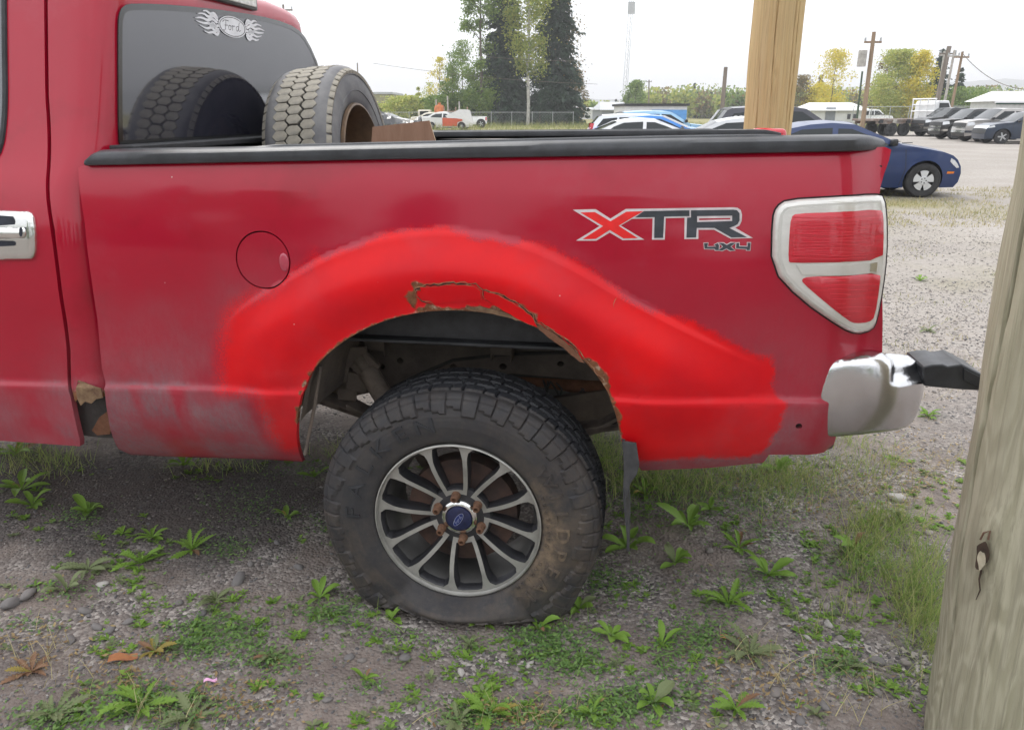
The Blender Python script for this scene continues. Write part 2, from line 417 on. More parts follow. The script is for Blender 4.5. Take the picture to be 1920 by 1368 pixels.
# crease line and wheel arch flare
_a,_b=T(190,722),T(1475,748)
def zc(u): return _a[1]+(_b[1]-_a[1])*(u-_a[0])/(_b[0]-_a[0])
# flare outer edge and arch edge as curves z(u)
FL_OUT=[T(*p) for p in [(395,735),(405,640),(430,588),(480,552),(540,518),(600,482),(680,450),(760,434),(840,429),(920,437),(1000,459),(1080,497),(1160,545),(1240,587),(1320,628),(1400,668),(1470,700),(1480,750)]]
ARCH_PX=[(567,866),(557,830),(556,800),(562,750),(580,703),(608,668),(650,635),(705,606),(775,586),(850,580),(930,588),(1000,610),(1058,643),(1105,684),(1138,730),(1155,775),(1165,826)]
ARCH=[T(*p) for p in ARCH_PX]
ARCHS=smoothpoly(ARCH,2,False); FLS=smoothpoly(FL_OUT,2,False)
FLPOLY=FLS+[(FLS[-1][0],.2),(FLS[0][0],.2)]; ARPOLY=ARCHS+[(ARCHS[-1][0],.1),(ARCHS[0][0],.1)]
ZTOP=T(858,300)[1]
UR=T(1655,400)[0]
def seg_d(u,z,poly):
    best=1e9
    for (a,b),(c,d) in zip(poly,poly[1:]):
        dx,dy=c-a,d-b; t=((u-a)*dx+(z-b)*dy)/(dx*dx+dy*dy); t=min(1,max(0,t)); best=min(best,math.hypot(u-a-t*dx,z-b-t*dy))
    return best
def inp(u,z,poly):
    c=False; n=len(poly)
    for i in range(n):
        x1,y1=poly[i]; x2,y2=poly[(i+1)%n]
        if (y1>z)!=(y2>z) and u<(x2-x1)*(z-y1)/(y2-y1)+x1: c=not c
    return c
_cache={}
def wbed(u,z):
    key=(round(u,4),round(z,4))
    if key in _cache: return _cache[key]
    c=zc(u)
    # main crown of the side, gently barrelled
    w=-.055*((z-.98)/.42)**2 if z>.98 else -.012*((z-.98)/.35)**2
    if z>ZTOP-.10: w-=.010*((z-ZTOP+.10)/.10)**2
    # step at the lower crease
    w+=.013*(1-ss(c-.010,c+.004,z))
    if z<c: w-=.075*max(0,(c-z)/.24)**2.2
    # flare
    if inp(u,z,FLPOLY):
        d=seg_d(u,z,FLS); da=seg_d(u,z,ARCHS)
        fade=ss(FLS[0][0],FLS[0][0]+.25,u)*ss(FLS[-1][0],FLS[-1][0]-.35,u)
        h=.029*ss(0,.115,d)+.009*ss(0,.012,d)
        h-=.018*(1-ss(0,.10,da))
        w+=h*fade*ss(c-.14,c+.06,z)+ .006*(1-ss(c-.14,c+.06,z))*fade
    # shoulder at the very rear top flicks out, corner rounds in
    w-=.055*ss(UR-.13,UR+.02,u)**2
    _cache[key]=w; return w
def fbed(u,z): return (u,-wbed(u,z),z)

def noise2(P,s,seed=0,oct_=4):
    out=np.zeros(len(P))
    for i,(a,b) in enumerate(P): 
        out[i]=mnoise.fractal(Vector((a*s,b*s,seed)),1.0,2.0,oct_)
    return out
SPRAY_PX=[(418,735),(416,660),(424,600),(446,572),(500,545),(560,505),(620,470),(690,447),(760,433),(840,429),(925,438),(1000,459),(1080,498),(1160,545),(1235,583),(1300,612),(1372,645),(1450,672),(1457,744),(1474,750),(1462,800),(1448,845),(1436,866),(1200,886),(1150,890),(900,600),(560,864),(515,862),(500,800),(486,737)]
SPR=[T(*p) for p in SPRAY_PX]
def a_spray(P):
    d=pdist(P,SPR); ins=pip(P,SPR); sd=np.where(ins,d,-d)
    n=noise2(P,5,1)*.016+noise2(P,22,4)*.007
    u0=SPR[2][0]; soft=np.where(P[:,0]<u0+.28,.032,np.where(P[:,0]>T(1250,600)[0],.005,.006))
    c=np.array([zc(u) for u in P[:,0]])
    soft=np.where((P[:,1]<c)&(P[:,0]<0),.03,soft)
    return np.clip((sd+n*1.4)/soft*.5+.5,0,1)
def a_dust(P):
    c=np.array([zc(u) for u in P[:,0]]); z=P[:,1]
    # road dust: thick low down on the front half, wiped patches
    d=np.clip((c+.34-z)/.42,0,1)*.70
    d+=np.where(z<c-.006,.34,0)
    d+=.35*np.exp(-((z-c-.004)/.007)**2)
    n=noise2(P,4,9); d*=np.clip(.75+n*1.1,.15,1.3)
    d*=np.where(P[:,0]>.3,.55,1)
    # wiped streaks
    st=np.array([mnoise.fractal(Vector((a*9,b*1.6,3)),1,2,4) for a,b in P])
    d*=np.where((z<c)&(P[:,0]<-.3),np.clip(1-1.6*np.clip(st-.12,0,.5),.2,1),1)
    d+=np.clip(noise2(P,2.2,15)-.05,0,1)*.6*np.clip((1.2-z)/.35,0,1)
    return np.clip(d,0,1)
RU=[T(*p) for p in [(795,583),(850,580),(930,588),(1000,610),(1058,643),(1105,684),(1138,730),(1152,770)]]
RCR=[T(*p) for p in [(780,548),(800,532),(860,530),(930,548),(985,585),(1020,612),(1075,655),(1105,690)]]
def a_rust(P):
    d=pdist(P,RU,False); n=noise2(P,14,21)*.02+noise2(P,45,22)*.010
    r=np.clip((.020+n-d)/.010,0,1)
    d2=pdist(P,RCR,False); r2=np.clip((.014+n*1.6-d2)/.014,0,1)*.8
    da=pdist(P,ARCH,False); r3=np.clip((.0055+n*.15-da)/.003,0,1)*.8
    return np.clip(np.maximum(np.maximum(r,r2),r3),0,1)
def paint_mat():
    m,nt,b=nodes('truck_paint'); N=nt.nodes.new; L=nt.links.new
    tc=N('ShaderNodeTexCoord'); P=tc.outputs['Object']
    def at_(n): a=N('ShaderNodeAttribute'); a.attribute_name=n; return a.outputs['Fac']
    def noise(s,d=6,r=.6,st=None):
        n=N('ShaderNodeTexNoise'); n.inputs['Scale'].default_value=s; n.inputs['Detail'].default_value=d; n.inputs['Roughness'].default_value=r
        if st: mp=N('ShaderNodeMapping'); mp.inputs['Scale'].default_value=st; L(P,mp.inputs[0]); L(mp.outputs[0],n.inputs[0])
        else: L(P,n.inputs[0])
        return n.outputs[0]
    def mr(x,a,b_,c=0,d=1):
        r=N('ShaderNodeMapRange'); r.inputs[1].default_value=a; r.inputs[2].default_value=b_; r.inputs[3].default_value=c; r.inputs[4].default_value=d; L(x,r.inputs[0]); return r.outputs[0]
    def ma(op,x,y):
        q=N('ShaderNodeMath'); q.operation=op; q.use_clamp=True
        for i,k in((0,x),(1,y)):
            if isinstance(k,(int,float)): q.inputs[i].default_value=k
            else: L(k,q.inputs[i])
        return q.outputs[0]
    def mix(f,a,c):
        x=N('ShaderNodeMix'); x.data_type='RGBA'
        if isinstance(f,float): x.inputs[0].default_value=f
        else: L(f,x.inputs[0])
        for i,q in((6,a),(7,c)):
            if isinstance(q,tuple): x.inputs[i].default_value=(*q,1)
            else: L(q,x.inputs[i])
        return x.outputs[2]
    base=mix(mr(noise(1.3),.3,.7),(.40,.002,.024),(.33,.0015,.018)); base=mix(mr(noise(2.1,6,.7),.54,.66,0,.22),base,(.40,.06,.09)); base=mix(mr(noise(3.3,5,.65),.56,.7,0,.5),base,(.24,.0015,.012))
    spc=mix(mr(noise(3.5,5),.35,.65),(.74,.0012,.003),(.60,.002,.008))
    spc=mix(mr(noise(5,5),.52,.72,0,.5),spc,(.58,.035,.045)); spc=mix(mr(noise(2.2,4),.5,.7,0,.35),spc,(.50,.006,.018))
    dust=at_('dust'); spray=at_('spray')
    gr=mr(noise(260,3,.8),.3,.7,-.8,.8); sgn=N('ShaderNodeMath'); sgn.operation='MULTIPLY_ADD'; L(spray,sgn.inputs[0]); sgn.inputs[1].default_value=-1; sgn.inputs[2].default_value=1
    ed=ma('MULTIPLY',ma('MULTIPLY',spray,sgn.outputs[0]),4.0); sa=N('ShaderNodeMath'); sa.operation='MULTIPLY_ADD'; sa.use_clamp=True; L(ed,sa.inputs[0]); L(gr,sa.inputs[1]); L(spray,sa.inputs[2]); spray=sa.outputs[0]; rust=at_('rust')
    dcol=mix(mr(noise(7,8,.75),.35,.65),(.27,.15,.165),(.20,.105,.12))
    fine=mr(noise(60,6,.8,(1,1,.35)),.3,.7,.55,1.1)
    df=ma('MULTIPLY',dust,fine)
    col=mix(ma('MULTIPLY',df,.95),base,dcol)
    spf=ma('MULTIPLY',ma('MULTIPLY',df,.18),1.0)
    sp2=mix(spf,spc,dcol)
    col=mix(spray,col,sp2)
    rc=mix(mr(noise(30,8,.8),.35,.65),(.10,.035,.018),(.26,.12,.06)); rc=mix(mr(noise(55,5),.55,.7),rc,(.42,.33,.24))
    rf=mr(ma('MULTIPLY',rust,mr(noise(40,6,.8),.25,.5,.4,1.0)),.3,.6)
    col=mix(rf,col,rc)
    # tiny chips
    vo=N('ShaderNodeTexVoronoi'); vo.inputs['Scale'].default_value=11; vo.inputs['Randomness'].default_value=1; L(P,vo.inputs[0])
    chip=ma('MULTIPLY',mr(vo.outputs['Distance'],.025,.018),mr(noise(2),.5,.52)); col=mix(ma('MULTIPLY',chip,.7),col,(.6,.5,.48))
    L(col,b.inputs['Base Color'])
    ro=ma('ADD',mr(noise(5,6),.3,.7,.30,.40),ma('MULTIPLY',df,.4)); ro=ma('MAXIMUM',ro,ma('MULTIPLY',rf,.9)); ro=ma('MAXIMUM',ro,ma('MULTIPLY',spray,.42))
    L(ro,b.inputs['Roughness'])
    cw=ma('SUBTRACT',ma('SUBTRACT',.68,ma('MULTIPLY',df,.75)),rf); cw=ma('SUBTRACT',cw,ma('MULTIPLY',spray,.42)); L(cw,b.inputs['Coat Weight'])
    cr=ma('ADD',mr(noise(9,5),.3,.7,.06,.12),ma('MULTIPLY',spray,.13)); L(cr,b.inputs['Coat Roughness'])
    b.inputs['Specular IOR Level'].default_value=.15
    bp=N('ShaderNodeBump'); bp.inputs['Distance'].default_value=.0025
    h=ma('MULTIPLY',rf,noise(70,6,.8)); L(h,bp.inputs['Height'])
    b2=N('ShaderNodeBump'); b2.inputs['Distance'].default_value=.0006; b2.inputs['Strength'].default_value=.35; L(noise(3,3),b2.inputs['Height']); L(b2.outputs[0],bp.inputs['Normal'])
    L(bp.outputs[0],b.inputs['Normal']); return m
M_PAINT=paint_mat()
M_BLKPL=pm('black_plastic',(.035,.037,.042),.42,0,.25,14,.0004,200)
M_BLKPL2=pm('bed_liner',(.022,.023,.026),.6,0,.3,20,.001,300)
M_UNDER=pm('dusty_underbody',(.19,.15,.12),.9,0,.3,9,.002,60,col2=(.08,.068,.06))
M_UNDER2=pm('dark_underbody',(.06,.055,.052),.9,0,.3,9,.002,60)
M_RUST=pm('rusty_steel',(.20,.09,.05),.9,0,.3,26,.003,90,col2=(.12,.05,.025))
M_TAN=pm('rust_flake_tan',(.30,.20,.11),.9,0,.2,22,.004,90,col2=(.10,.05,.03))
M_CHROME=pm('bumper_chrome',(.66,.66,.67),.22,1,.1,5,.0004,120,rvar=.18)
M_CHR2=pm('trim_chrome',(.75,.75,.73),.16,1,.06,9)
AT={'spray':a_spray,'dust':a_dust,'rust':a_rust}
Z0=lambda P:np.zeros(len(P))
SIDE_PX=[(147,314),(166,307),(250,301),(400,299),(700,293),(1000,288),(1300,283),(1500,279),(1600,277),(1660,276),(1671,281),(1667,300),(1658,325),(1651,350),(1648,372),(1650,450),(1654,540),(1655,600),(1654,672),(1630,700),(1590,760),(1570,810),(1564,832),(1545,848),(1500,852),(1442,852),(1431,867),(1330,877),(1203,882)]
SIDE=TL(SIDE_PX,wbed)
_ar=[TS(a,b,wbed) for a,b in ARCH_PX]; _ar=smoothpoly(_ar,2,False)[::-1]
BOT=TL([(500,862),(300,856),(245,853),(222,842),(210,815),(203,780),(197,735),(191,690),(183,600),(171,520),(159,420)],wbed)
BEDPOLY=SIDE+_ar+BOT
FD_C=TS(493,488,wbed); FD_R=.082
_p=TS(541,488,wbed); _q=TS(493,433,wbed); FD_R=(_p[0]-FD_C[0]+_q[1]-FD_C[1])/2
circ=lambda c,r,n=48:[(c[0]+r*math.cos(2*math.pi*i/n),c[1]+r*math.sin(2*math.pi*i/n)) for i in range(n)]
HOLE=TS(1498,799,wbed)
ex=[]
for u in np.arange(BEDPOLY[0][0]-.02,UR,.011):
    for dz in (-.0105,-.006,-.002,.003): ex.append((u,zc(u)+dz))
for off in (.0,.006,.012,.02):
    n=len(FLS)
    for i,(a,b) in enumerate(resample(FLS,.012,False)): ex.append((a,b-off))
me=panel_mesh('bed_side',BEDPOLY,fbed,.018,[M_PAINT],.0135,[circ(FD_C,FD_R+.003),circ(HOLE,.0085,16)],ex,attrs=AT,smooth=50,bstep=.011)
bed_side=inst('bed_side',me,truck); tag(bed_side,'faded dark red bed side with bright red overspray and rust over the wheel')
# fuel door
fd=inst('fuel_door',panel_mesh('fuel_door',circ(FD_C,FD_R-.001),lambda u,z:(u,-wbed(u,z)+.0008,z),.012,[M_PAINT],.012,attrs={'spray':lambda P:a_spray(P)*.0,'dust':a_dust,'rust':Z0}),truck)
FDC2=(FD_C[0]+FD_R*.80,FD_C[1]-.004)
nt_=MB(); rows=[]
for i in range(6):
    t=i/5*math.pi/2
    rows.append([(FDC2[0]+.014*math.sin(t)*math.cos(k/12*2*math.pi),-wbed(*FDC2)-.004*math.cos(t)-.0006,FDC2[1]+.026*math.sin(t)*math.sin(k/12*2*math.pi)) for k in range(12)])
nt_.grid(rows,closed=True).build('finger_notch',pm('notch_paint',(.5,.05,.09),.25,coat=.8),fd)
mb=MB(); mb.lathe([(FD_R+.02,0),(FD_R+.02,.03),(0.001,.03)],32,M=Matrix.Translation((FD_C[0],.012-wbed(*FD_C),FD_C[1]))@Matrix.Rotation(-math.pi/2,4,'X')).build('filler_pocket',M_UNDER2,truck)
# rust damage: cracks and lifted flakes over the arch
M_CRK=pm('crack_edge',(.44,.25,.13),.9,0,.3,60,col2=(.16,.05,.03))
M_DKR=pm('crack_dark',(.05,.02,.015),.95,0,.3,60)
def strip(mb,px,wd,off,m,jit=1.5,f=wbed):
    P=[TS(a+random.uniform(-jit,jit),b+random.uniform(-jit,jit),f) for a,b in resample(px,7,False)]
    rows=[]
    for i,(u,z) in enumerate(P):
        a=P[max(0,i-1)]; b=P[min(len(P)-1,i+1)]; dx,dz=b[0]-a[0],b[1]-a[1]; L=math.hypot(dx,dz) or 1
        h=wd/2*random.uniform(.4,1.5)*(min(1,i/2,(len(P)-1-i)/2)*.9+.1); nx,nz=-dz/L*h,dx/L*h
        rows.append([(u+s*nx,-f(u+s*nx,z+s*nz)-off,z+s*nz) for s in(-1,0,1)])
    mb.grid(rows,m)
CR=[[(782,553),(778,541),(800,533),(850,529),(893,531),(905,542),(935,549),(970,567),(998,588),(1005,605),(1022,612)],[(905,542),(907,560)],[(782,553),(790,562),(806,566),(815,571)],
    [(1010,600),(1040,622),(1068,640),(1085,655)],[(1085,655),(1112,690),(1130,712)],[(907,560),(940,572),(972,590),(1003,604)],[(1155,556),(1151,572),(1153,578)]]
for i,c in enumerate(CR):
    mb=MB()
    if i<6: strip(mb,[(a+1,b+2) for a,b in c],.0036,.0012,1,1.5)
    strip(mb,c,.0024,.002,0,1.8); mb.build('paint_crack',[M_CRK,M_DKR],bed_side,0)
def flake(px,off,mats,name='paint_flake'):
    pl=TL([(a+random.uniform(-1,1),b+random.uniform(-1,1)) for a,b in resample(px,9)],wbed)
    me=panel_mesh(name,pl,lambda u,z:(u,-wbed(u,z)-off,z),off,mats,.012,side_mat=1,smooth=30,attrs={'spray':lambda P:np.ones(len(P)),'dust':Z0,'rust':Z0}); return inst(name,me,bed_side)
flake([(788,538),(845,534),(890,536),(900,545),(903,562),(870,564),(815,568),(795,558)],.0032,[M_PAINT,M_CRK])
flake([(908,545),(935,553),(968,571),(995,590),(1008,612),(990,606),(950,585),(912,562)],.004,[M_PAINT,M_CRK])
pl=[(1008,608),(1035,622),(1060,640),(1082,660),(1096,680),(1086,678),(1064,657),(1036,637),(1012,618)]
flake(pl,.003,[M_RUST,M_DKR],'rust_scab')
flake([(862,576),(900,574),(938,583),(968,594),(988,605),(958,597),(925,588),(880,581)],.0025,[M_TAN,M_DKR],'rust_scab')

# rail cap (front part of the top edge is a black plastic cap with ribs)
LB=[(160,311),(400,306),(700,300),(1000,295),(1300,290),(1500,286),(1600,284),(1669,282)]
LT=[(160,290),(175,287),(400,284),(700,277),(1000,270),(1250,265),(1480,262),(1600,260),(1669,259)]
_lb=TL(LB,wbed,.012); _lt=TL(LT,wbed,.012)
UF=_lb[0][0]; UE=_lb[-1][0]
_f1=T(820,246,-1.90); _f2=T(1480,242,-1.90)
def zfar(u): return _f1[1]+(_f2[1]-_f1[1])*(u-_f1[0])/(_f2[0]-_f1[0])
def rail(mb,sy,y0,ufr,uend,flip=1):
    rows=[]
    us=[ufr,ufr+.006,ufr+.018,ufr+.04]+list(np.linspace(ufr+.08,uend-.12,46))+[uend-.10,uend-.085,uend-.05,uend-.02,uend-.006,uend]
    for u in us:
        zb=interp(_lb,u); zt=interp(_lt,u)+.006
        if sy<0: zb+=zfar(u)-zt; zt=zfar(u)
        e=min(1,(u-ufr)/.04+.001); e=math.sin(e*math.pi/2); e2=min(1,(uend-u)/.07+.001); e2=math.sin(e2*math.pi/2)
        k=min(e*.5+.5,e2*.35+.65); out=(e2-1)*.05
        ztt=zb+(zt-zb)*k; w0=wbed(u,zb-.01) if True else 0
        wide=.125
        prof=[(w0+.004,zb),(w0+.011,zb+.002),(w0+.013,lerp(zb,ztt,.35)),(w0+.010,lerp(zb,ztt,.75)),(w0+.002,ztt-.003),(w0-.012,ztt+.001)]
        ribon = ufr+.5<u<uend-.28
        x=.016
        while x<wide-.012:
            r=.0035 if ribon else 0
            prof+=[(w0-x-.004,ztt+.0015),(w0-x-.007,ztt+.0015+r),(w0-x-.013,ztt+.0015+r),(w0-x-.016,ztt+.0015)]; x+=.021
        prof+=[(w0-wide,ztt),(w0-wide-.003,ztt-.01),(w0-wide-.003,ztt-.022)]
        rows.append([(u,y0-sy*(w+out),z) for w,z in prof])
    mb.grid(rows); n=len(rows[0]); mb.f.append(tuple(range(len(mb.v)-n,len(mb.v)))); mb.m.append(0)
    mb.f.append(tuple(range(len(mb.v)-n*len(rows)+n-1,len(mb.v)-n*len(rows)-1,-1))); mb.m.append(0)
mb=MB(); rail(mb,1,0,UF,UE); mb.build('rail_cap',M_BLKPL,truck,40)
WID=1.93
mb=MB(); rail(mb,-1,WID,UF,UE); mb.build('rail_cap',M_BLKPL,truck,40)
# far side panel, inner walls, floor, bulkhead, tailgate
ZR=interp(_lb,0)
far=[(UF,.45),(UE,.45),(UE,ZR-.03),(UF,ZR-.03)]
me=panel_mesh('bed_side',resample(far,.1),lambda u,z:(u,WID+wbed(0,max(z,.9)),z),-.02,[M_PAINT],.1,attrs={'spray':Z0,'dust':Z0,'rust':Z0}); inst('bed_side',me,truck)
FLZ=.84
for yy in (.105,WID-.105):
    mb=MB(); mb.box(((UF+UE)/2,yy,(FLZ+ZR)/2+.0),(UE-UF-.03,.012,ZR-FLZ-.02)); mb.build('inner_wall',M_BLKPL2,truck)
mb=MB(); mb.box(((UF+UE)/2,WID/2,FLZ),(UE-UF-.04,WID-.15,.01))
for i in range(12): mb.box(((UF+UE)/2,.2+i*.138,FLZ+.01),(UE-UF-.06,.05,.012))
mb.build('bed_floor',M_BLKPL2,truck,bevel=.003)
mb=MB(); mb.box((UF+.035,WID/2,(FLZ+ZR)/2),(.03,WID-.24,ZR-FLZ)); mb.box((UF+.03,WID/2,ZR+.012),(.075,WID-.3,.02)); mb.build('bulkhead',M_BLKPL2,truck,bevel=.004)
UT=T(1640,400)[0]
AZ={'spray':Z0,'dust':lambda P:np.full(len(P),.25),'rust':Z0}
def attr0(me,d=.0):
    for k,v in(('spray',0),('dust',d),('rust',0)):
        a=me.attributes.new(k,'FLOAT','POINT'); a.data.foreach_set('value',[v]*len(me.vertices))
mb=MB(); mb.box((UT-.05,WID/2,(FLZ+ZR)/2-.09),(.055,WID-.3,ZR-FLZ+.04)); o=mb.build('tailgate',M_PAINT,truck,bevel=.01); attr0(o.data,.2)
mb=MB(); mb.box((UT-.05,WID/2,ZR-.065),(.075,WID-.3,.018)); mb.build('tailgate_cap',M_BLKPL,truck,bevel=.004)
# rear corner return and inner jagged post
mb=MB(); rows=[]
for z in np.linspace(T(1654,672)[1],ZR-.02,22):
    u0=UR-.004+.004*math.sin(z*40); wz=wbed(u0,z)
    rows.append([(u0,-wz+.004,z),(u0+.008+random.uniform(-.003,.004),-wz+.02,z),(u0+.006+random.uniform(-.004,.004),-wz+.05,z),(u0-.01,-wz+.09,z),(u0-.04,-wz+.12,z)])
mb.grid(rows); o=mb.build('corner_post',M_PAINT,truck); attr0(o.data,.5)
mb=MB(); mb.grid([[ (x,WID-y,z) for x,y,z in r] for r in rows]); o=mb.build('corner_post',M_PAINT,truck); attr0(o.data,.5)
# ------------------------------------------------------------ tail light, decals, bumper, mud flap
M_LENSR=pm('red_lens',(.62,.010,.03),.12,0,.25,5,.0008,40,coat=.6,stretch=(.6,1,22),croft=.04,col2=(.40,.004,.014))
M_LCLEAR=pm('clear_lens_housing',(.66,.65,.61),.15,.15,.05,12,.0005,60,coat=.6,stretch=(1,1,3))
M_LRIM=pm('grey_lens_rim',(.58,.57,.53),.3,.1,.06,14,coat=.3)
M_GAP=pm('gasket_black',(.02,.012,.014),.9,0,.2,20)  # near-black gasket outline round the tail light
def wl(u,z): return wbed(u,z)+.0
LO=[(1449,410),(1456,388),(1475,375),(1560,370),(1640,365),(1657,368),(1662,420),(1661,480),(1654,540),(1643,600),(1634,618),(1606,625),(1578,614),(1500,560),(1447,503)]
def shrink(poly,d):
    cx=sum(a for a,b in poly)/len(poly); cy=sum(b for a,b in poly)/len(poly)
    n=len(poly); out=[]
    for i in range(n):
        a=poly[i-1]; p=poly[i]; c=poly[(i+1)%n]
        t1=(p[0]-a[0],p[1]-a[1]); t2=(c[0]-p[0],c[1]-p[1]); l1=math.hypot(*t1) or 1; l2=math.hypot(*t2) or 1
        nx=-(t1[1]/l1+t2[1]/l2); ny=(t1[0]/l1+t2[0]/l2); L=math.hypot(nx,ny) or 1; nx/=L; ny/=L
        out.append((p[0]+nx*d,p[1]+ny*d))
    return out
LO=smoothpoly(LO,1)
tl_mats=[M_LCLEAR,M_GAP]
def lens_panel(name,px,off,mats,depth,par,step=.015,bulge=0,sm=1):
    pl=TL(px,wl); 
    dd=lambda u,z: min(1,seg_d(u,z,pl+[pl[0]])/.012)
    me=panel_mesh(name,pl,lambda u,z:(u,-wl(u,z)-off-(bulge*math.sqrt(max(0,1-(1-dd(u,z))**2)) if bulge else 0),z),depth,mats,step,side_mat=sm,smooth=60); return inst(name,me,par)
gap=lens_panel('light_gasket',shrink(LO,-3.2),.001,[M_GAP],.004,truck,sm=0)
tl=lens_panel('tail_light',LO,.006,[M_LCLEAR,M_LRIM],.03,truck,bulge=.012,step=.011)
lens_panel('trim_ring',shrink(LO,9),.0195,[M_LRIM,M_LCLEAR],.004,tl)
inner=shrink(LO,14)
lens_panel('clear_bezel',inner,.0205,[M_LCLEAR,M_LRIM],.004,tl)
UP=smoothpoly([(1480,405),(1490,398),(1560,396),(1645,390),(1652,400),(1652,450),(1650,484),(1560,489),(1480,490),(1475,486),(1477,440)],1)
LW=smoothpoly([(1500,520),(1512,515),(1580,514),(1646,508),(1645,530),(1636,590),(1625,600),(1600,602),(1588,598),(1540,560),(1502,527)],1)
l1=lens_panel('red_lens',UP,.022,[M_LENSR],.005,tl,bulge=.004,sm=0); l2=lens_panel('red_lens',LW,.022,[M_LENSR],.005,tl,bulge=.004,sm=0)
for ln,(xa,xb,y0_,y1_,nn) in ((l1,(1480,1645,402,484,13)),(l2,(1560,1640,518,592,9))):
    mb=MB()
    for k in range(nn):
        yy=lerp(y0_,y1_,(k+.5)/nn); xs_=xa+(0 if ln is l1 else (yy-518)*.55-28)
        P=[TS(x,yy+1.2*math.sin(x*.05+k),wl) for x in np.linspace(xs_+4,xb-random.uniform(5,60),12)]
        mb.grid([[(u,-wl(u,z)-.0268,z+s*.0007) for s in(-1,1)] for u,z in P])
    q=mb.build('lens_ridges',pm('lens_line',(.78,.05,.08),.25,coat=.4),ln,0); q['kind']='stuff'
lens_panel('reflector_bar',[(1490,493),(1640,488),(1640,508),(1500,511)],.0235,[M_LRIM],.003,tl,sm=0)
lens_panel('bulb_window',[(1627,490),(1640,488),(1638,506),(1626,505)],.0255,[M_CHR2],.003,tl,sm=0)
# far side light just shows past the near rail
mb=MB(); mb.box((UT+.03,WID-.012,1.22),(.16,.07,.33)); mb.build('tail_light',M_LENSR,truck,bevel=.02)
mb=MB(); c=V_(1474,249,UT-.03); mb.tube([(UT-.02,WID-.0,c[1]-.025),(UT+.04,WID-.0,c[1]-.022),(UT+.07,WID-.0,c[1]-.04)],[.028,.024,.01],12); mb.build('high_lamp',M_LENSR,truck)

# XTR 4X4 lettering: outline px traced on the panel
def zp(pts): return [(1020+a/4.174,340+b/4.174) for a,b in pts]
M_DW=pm('decal_white',(.62,.55,.56),.4,0,.1,30,coat=.3); M_DG=pm('decal_graphite',(.028,.034,.045),.4,0,.25,30,coat=.3); M_DR=pm('decal_red',(.75,.004,.004),.4,0,.1,30,coat=.3)
def decal(name,px,off,m,holes=(),par=truck):
    pl=TL(px,wbed); hs=[TL(h,wbed) for h in holes]
    me=panel_mesh(name,pl,lambda u,z:(u,-wbed(u,z)-off,z),0,[m],.01,hs,bstep=.006,smooth=60); return inst(name,me,par)
XT=zp([(225,222),(405,218),(520,292),(640,216),(1480,203),(1515,207),(1540,225),(1550,262),(1546,310),(1530,345),(1497,363),(1635,443),(1460,448),(1330,378),(1208,378),(1208,450),(1098,452),(1100,285),(952,288),(945,456),(845,456),(850,290),(690,293),(600,345),(785,456),(615,460),(515,400),(410,464),(250,464),(435,350)])
dx=decal('lettering_outline',XT,.0009,M_DW,[zp([(1214,290),(1458,286),(1458,298),(1214,304)])])
decal('letter_x',zp([(285,243),(398,240),(520,312),(645,237),(778,233),(700,278),(585,347),(735,444),(622,446),(515,380),(405,450),(302,452),(462,350)]),.0016,M_DR,par=dx)
decal('letter_t',zp([(782,232),(1138,226),(1138,272),(940,276),(932,442),(862,443),(865,280),(712,282)]),.0016,M_DG,par=dx)
decal('letter_r',zp([(1150,226),(1480,221),(1510,226),(1530,250),(1530,305),(1515,335),(1488,350),(1450,364),(1590,437),(1465,438),(1335,364),(1196,364),(1190,438),(1114,440),(1120,284),(1150,282)]),.0016,M_DG,[zp([(1198,272),(1472,268),(1472,310),(1198,318)])],par=dx)
f1=[(1250,482),(1285,480),(1280,510),(1345,508),(1330,495),(1360,480),(1372,500),(1368,540),(1338,540),(1336,530),(1255,528)]
f2=[(1365,478),(1405,480),(1430,495),(1460,478),(1502,478),(1462,510),(1497,540),(1455,543),(1428,527),(1395,543),(1362,540),(1398,510)]
f3=[(1503,480),(1530,478),(1528,506),(1590,508),(1590,478),(1618,478),(1612,540),(1582,540),(1584,530),(1500,524),(1500,515)]
for f,nm in((f1,'digit_four'),(f2,'letter_x'),(f3,'digit_four')):
    q=zp(f); sh=decal(nm+'_outline',shrink(q,-.9),.0009,M_DW); decal(nm,shrink(q,.7) ,.0016,M_DG,par=sh)

# bumper
BU=[(1529,823),(1533,780),(1539,735),(1546,698),(1554,682),(1575,676),(1620,671),(1664,671),(1674,681),(1700,683),(1735,686),(1736,716),(1732,745),(1722,780),(1708,800),(1688,808),(1620,816)]
bu0=T(1560,740,.02)[0]; bu1=T(1690,740,.02)[0]
BZ0,BZ1=T(1600,815,.02)[1],T(1600,675,.02)[1]
def wbump(u,z):
    t=ss(bu0-.02,bu0+.10,u)
    w=.000+.022*t
    w-=.10*max(0,(u-bu0-.10)/.16)**2
    w-=.020*((z-(BZ0+BZ1)/2-.015)/.10)**2+.004*math.sin((u+z)*22)
    return w
zn=T(1690,716,.0)[1]; un=T(1670,700,0)[0]
BPL=TL(smoothpoly(BU,1),wbump); BPL.append(BPL[0])
def wbump2(u,z):
    w=wbump(u,z); k=ss(un-.004,un+.012,u)*ss(zn-.004,zn+.008,z); return w-.030*k-.008*(1-min(1,seg_d(u,z,BPL)/.016))**2*(1 if BPL else 0)
pl=TL(smoothpoly(BU,1),wbump)
bme=panel_mesh('bumper',pl,lambda u,z:(u,-wbump2(u,z),z),.05,[M_CHROME],.009,smooth=60); bumper=inst('bumper',bme,truck)
bumper['label']='scratched chrome bumper end'
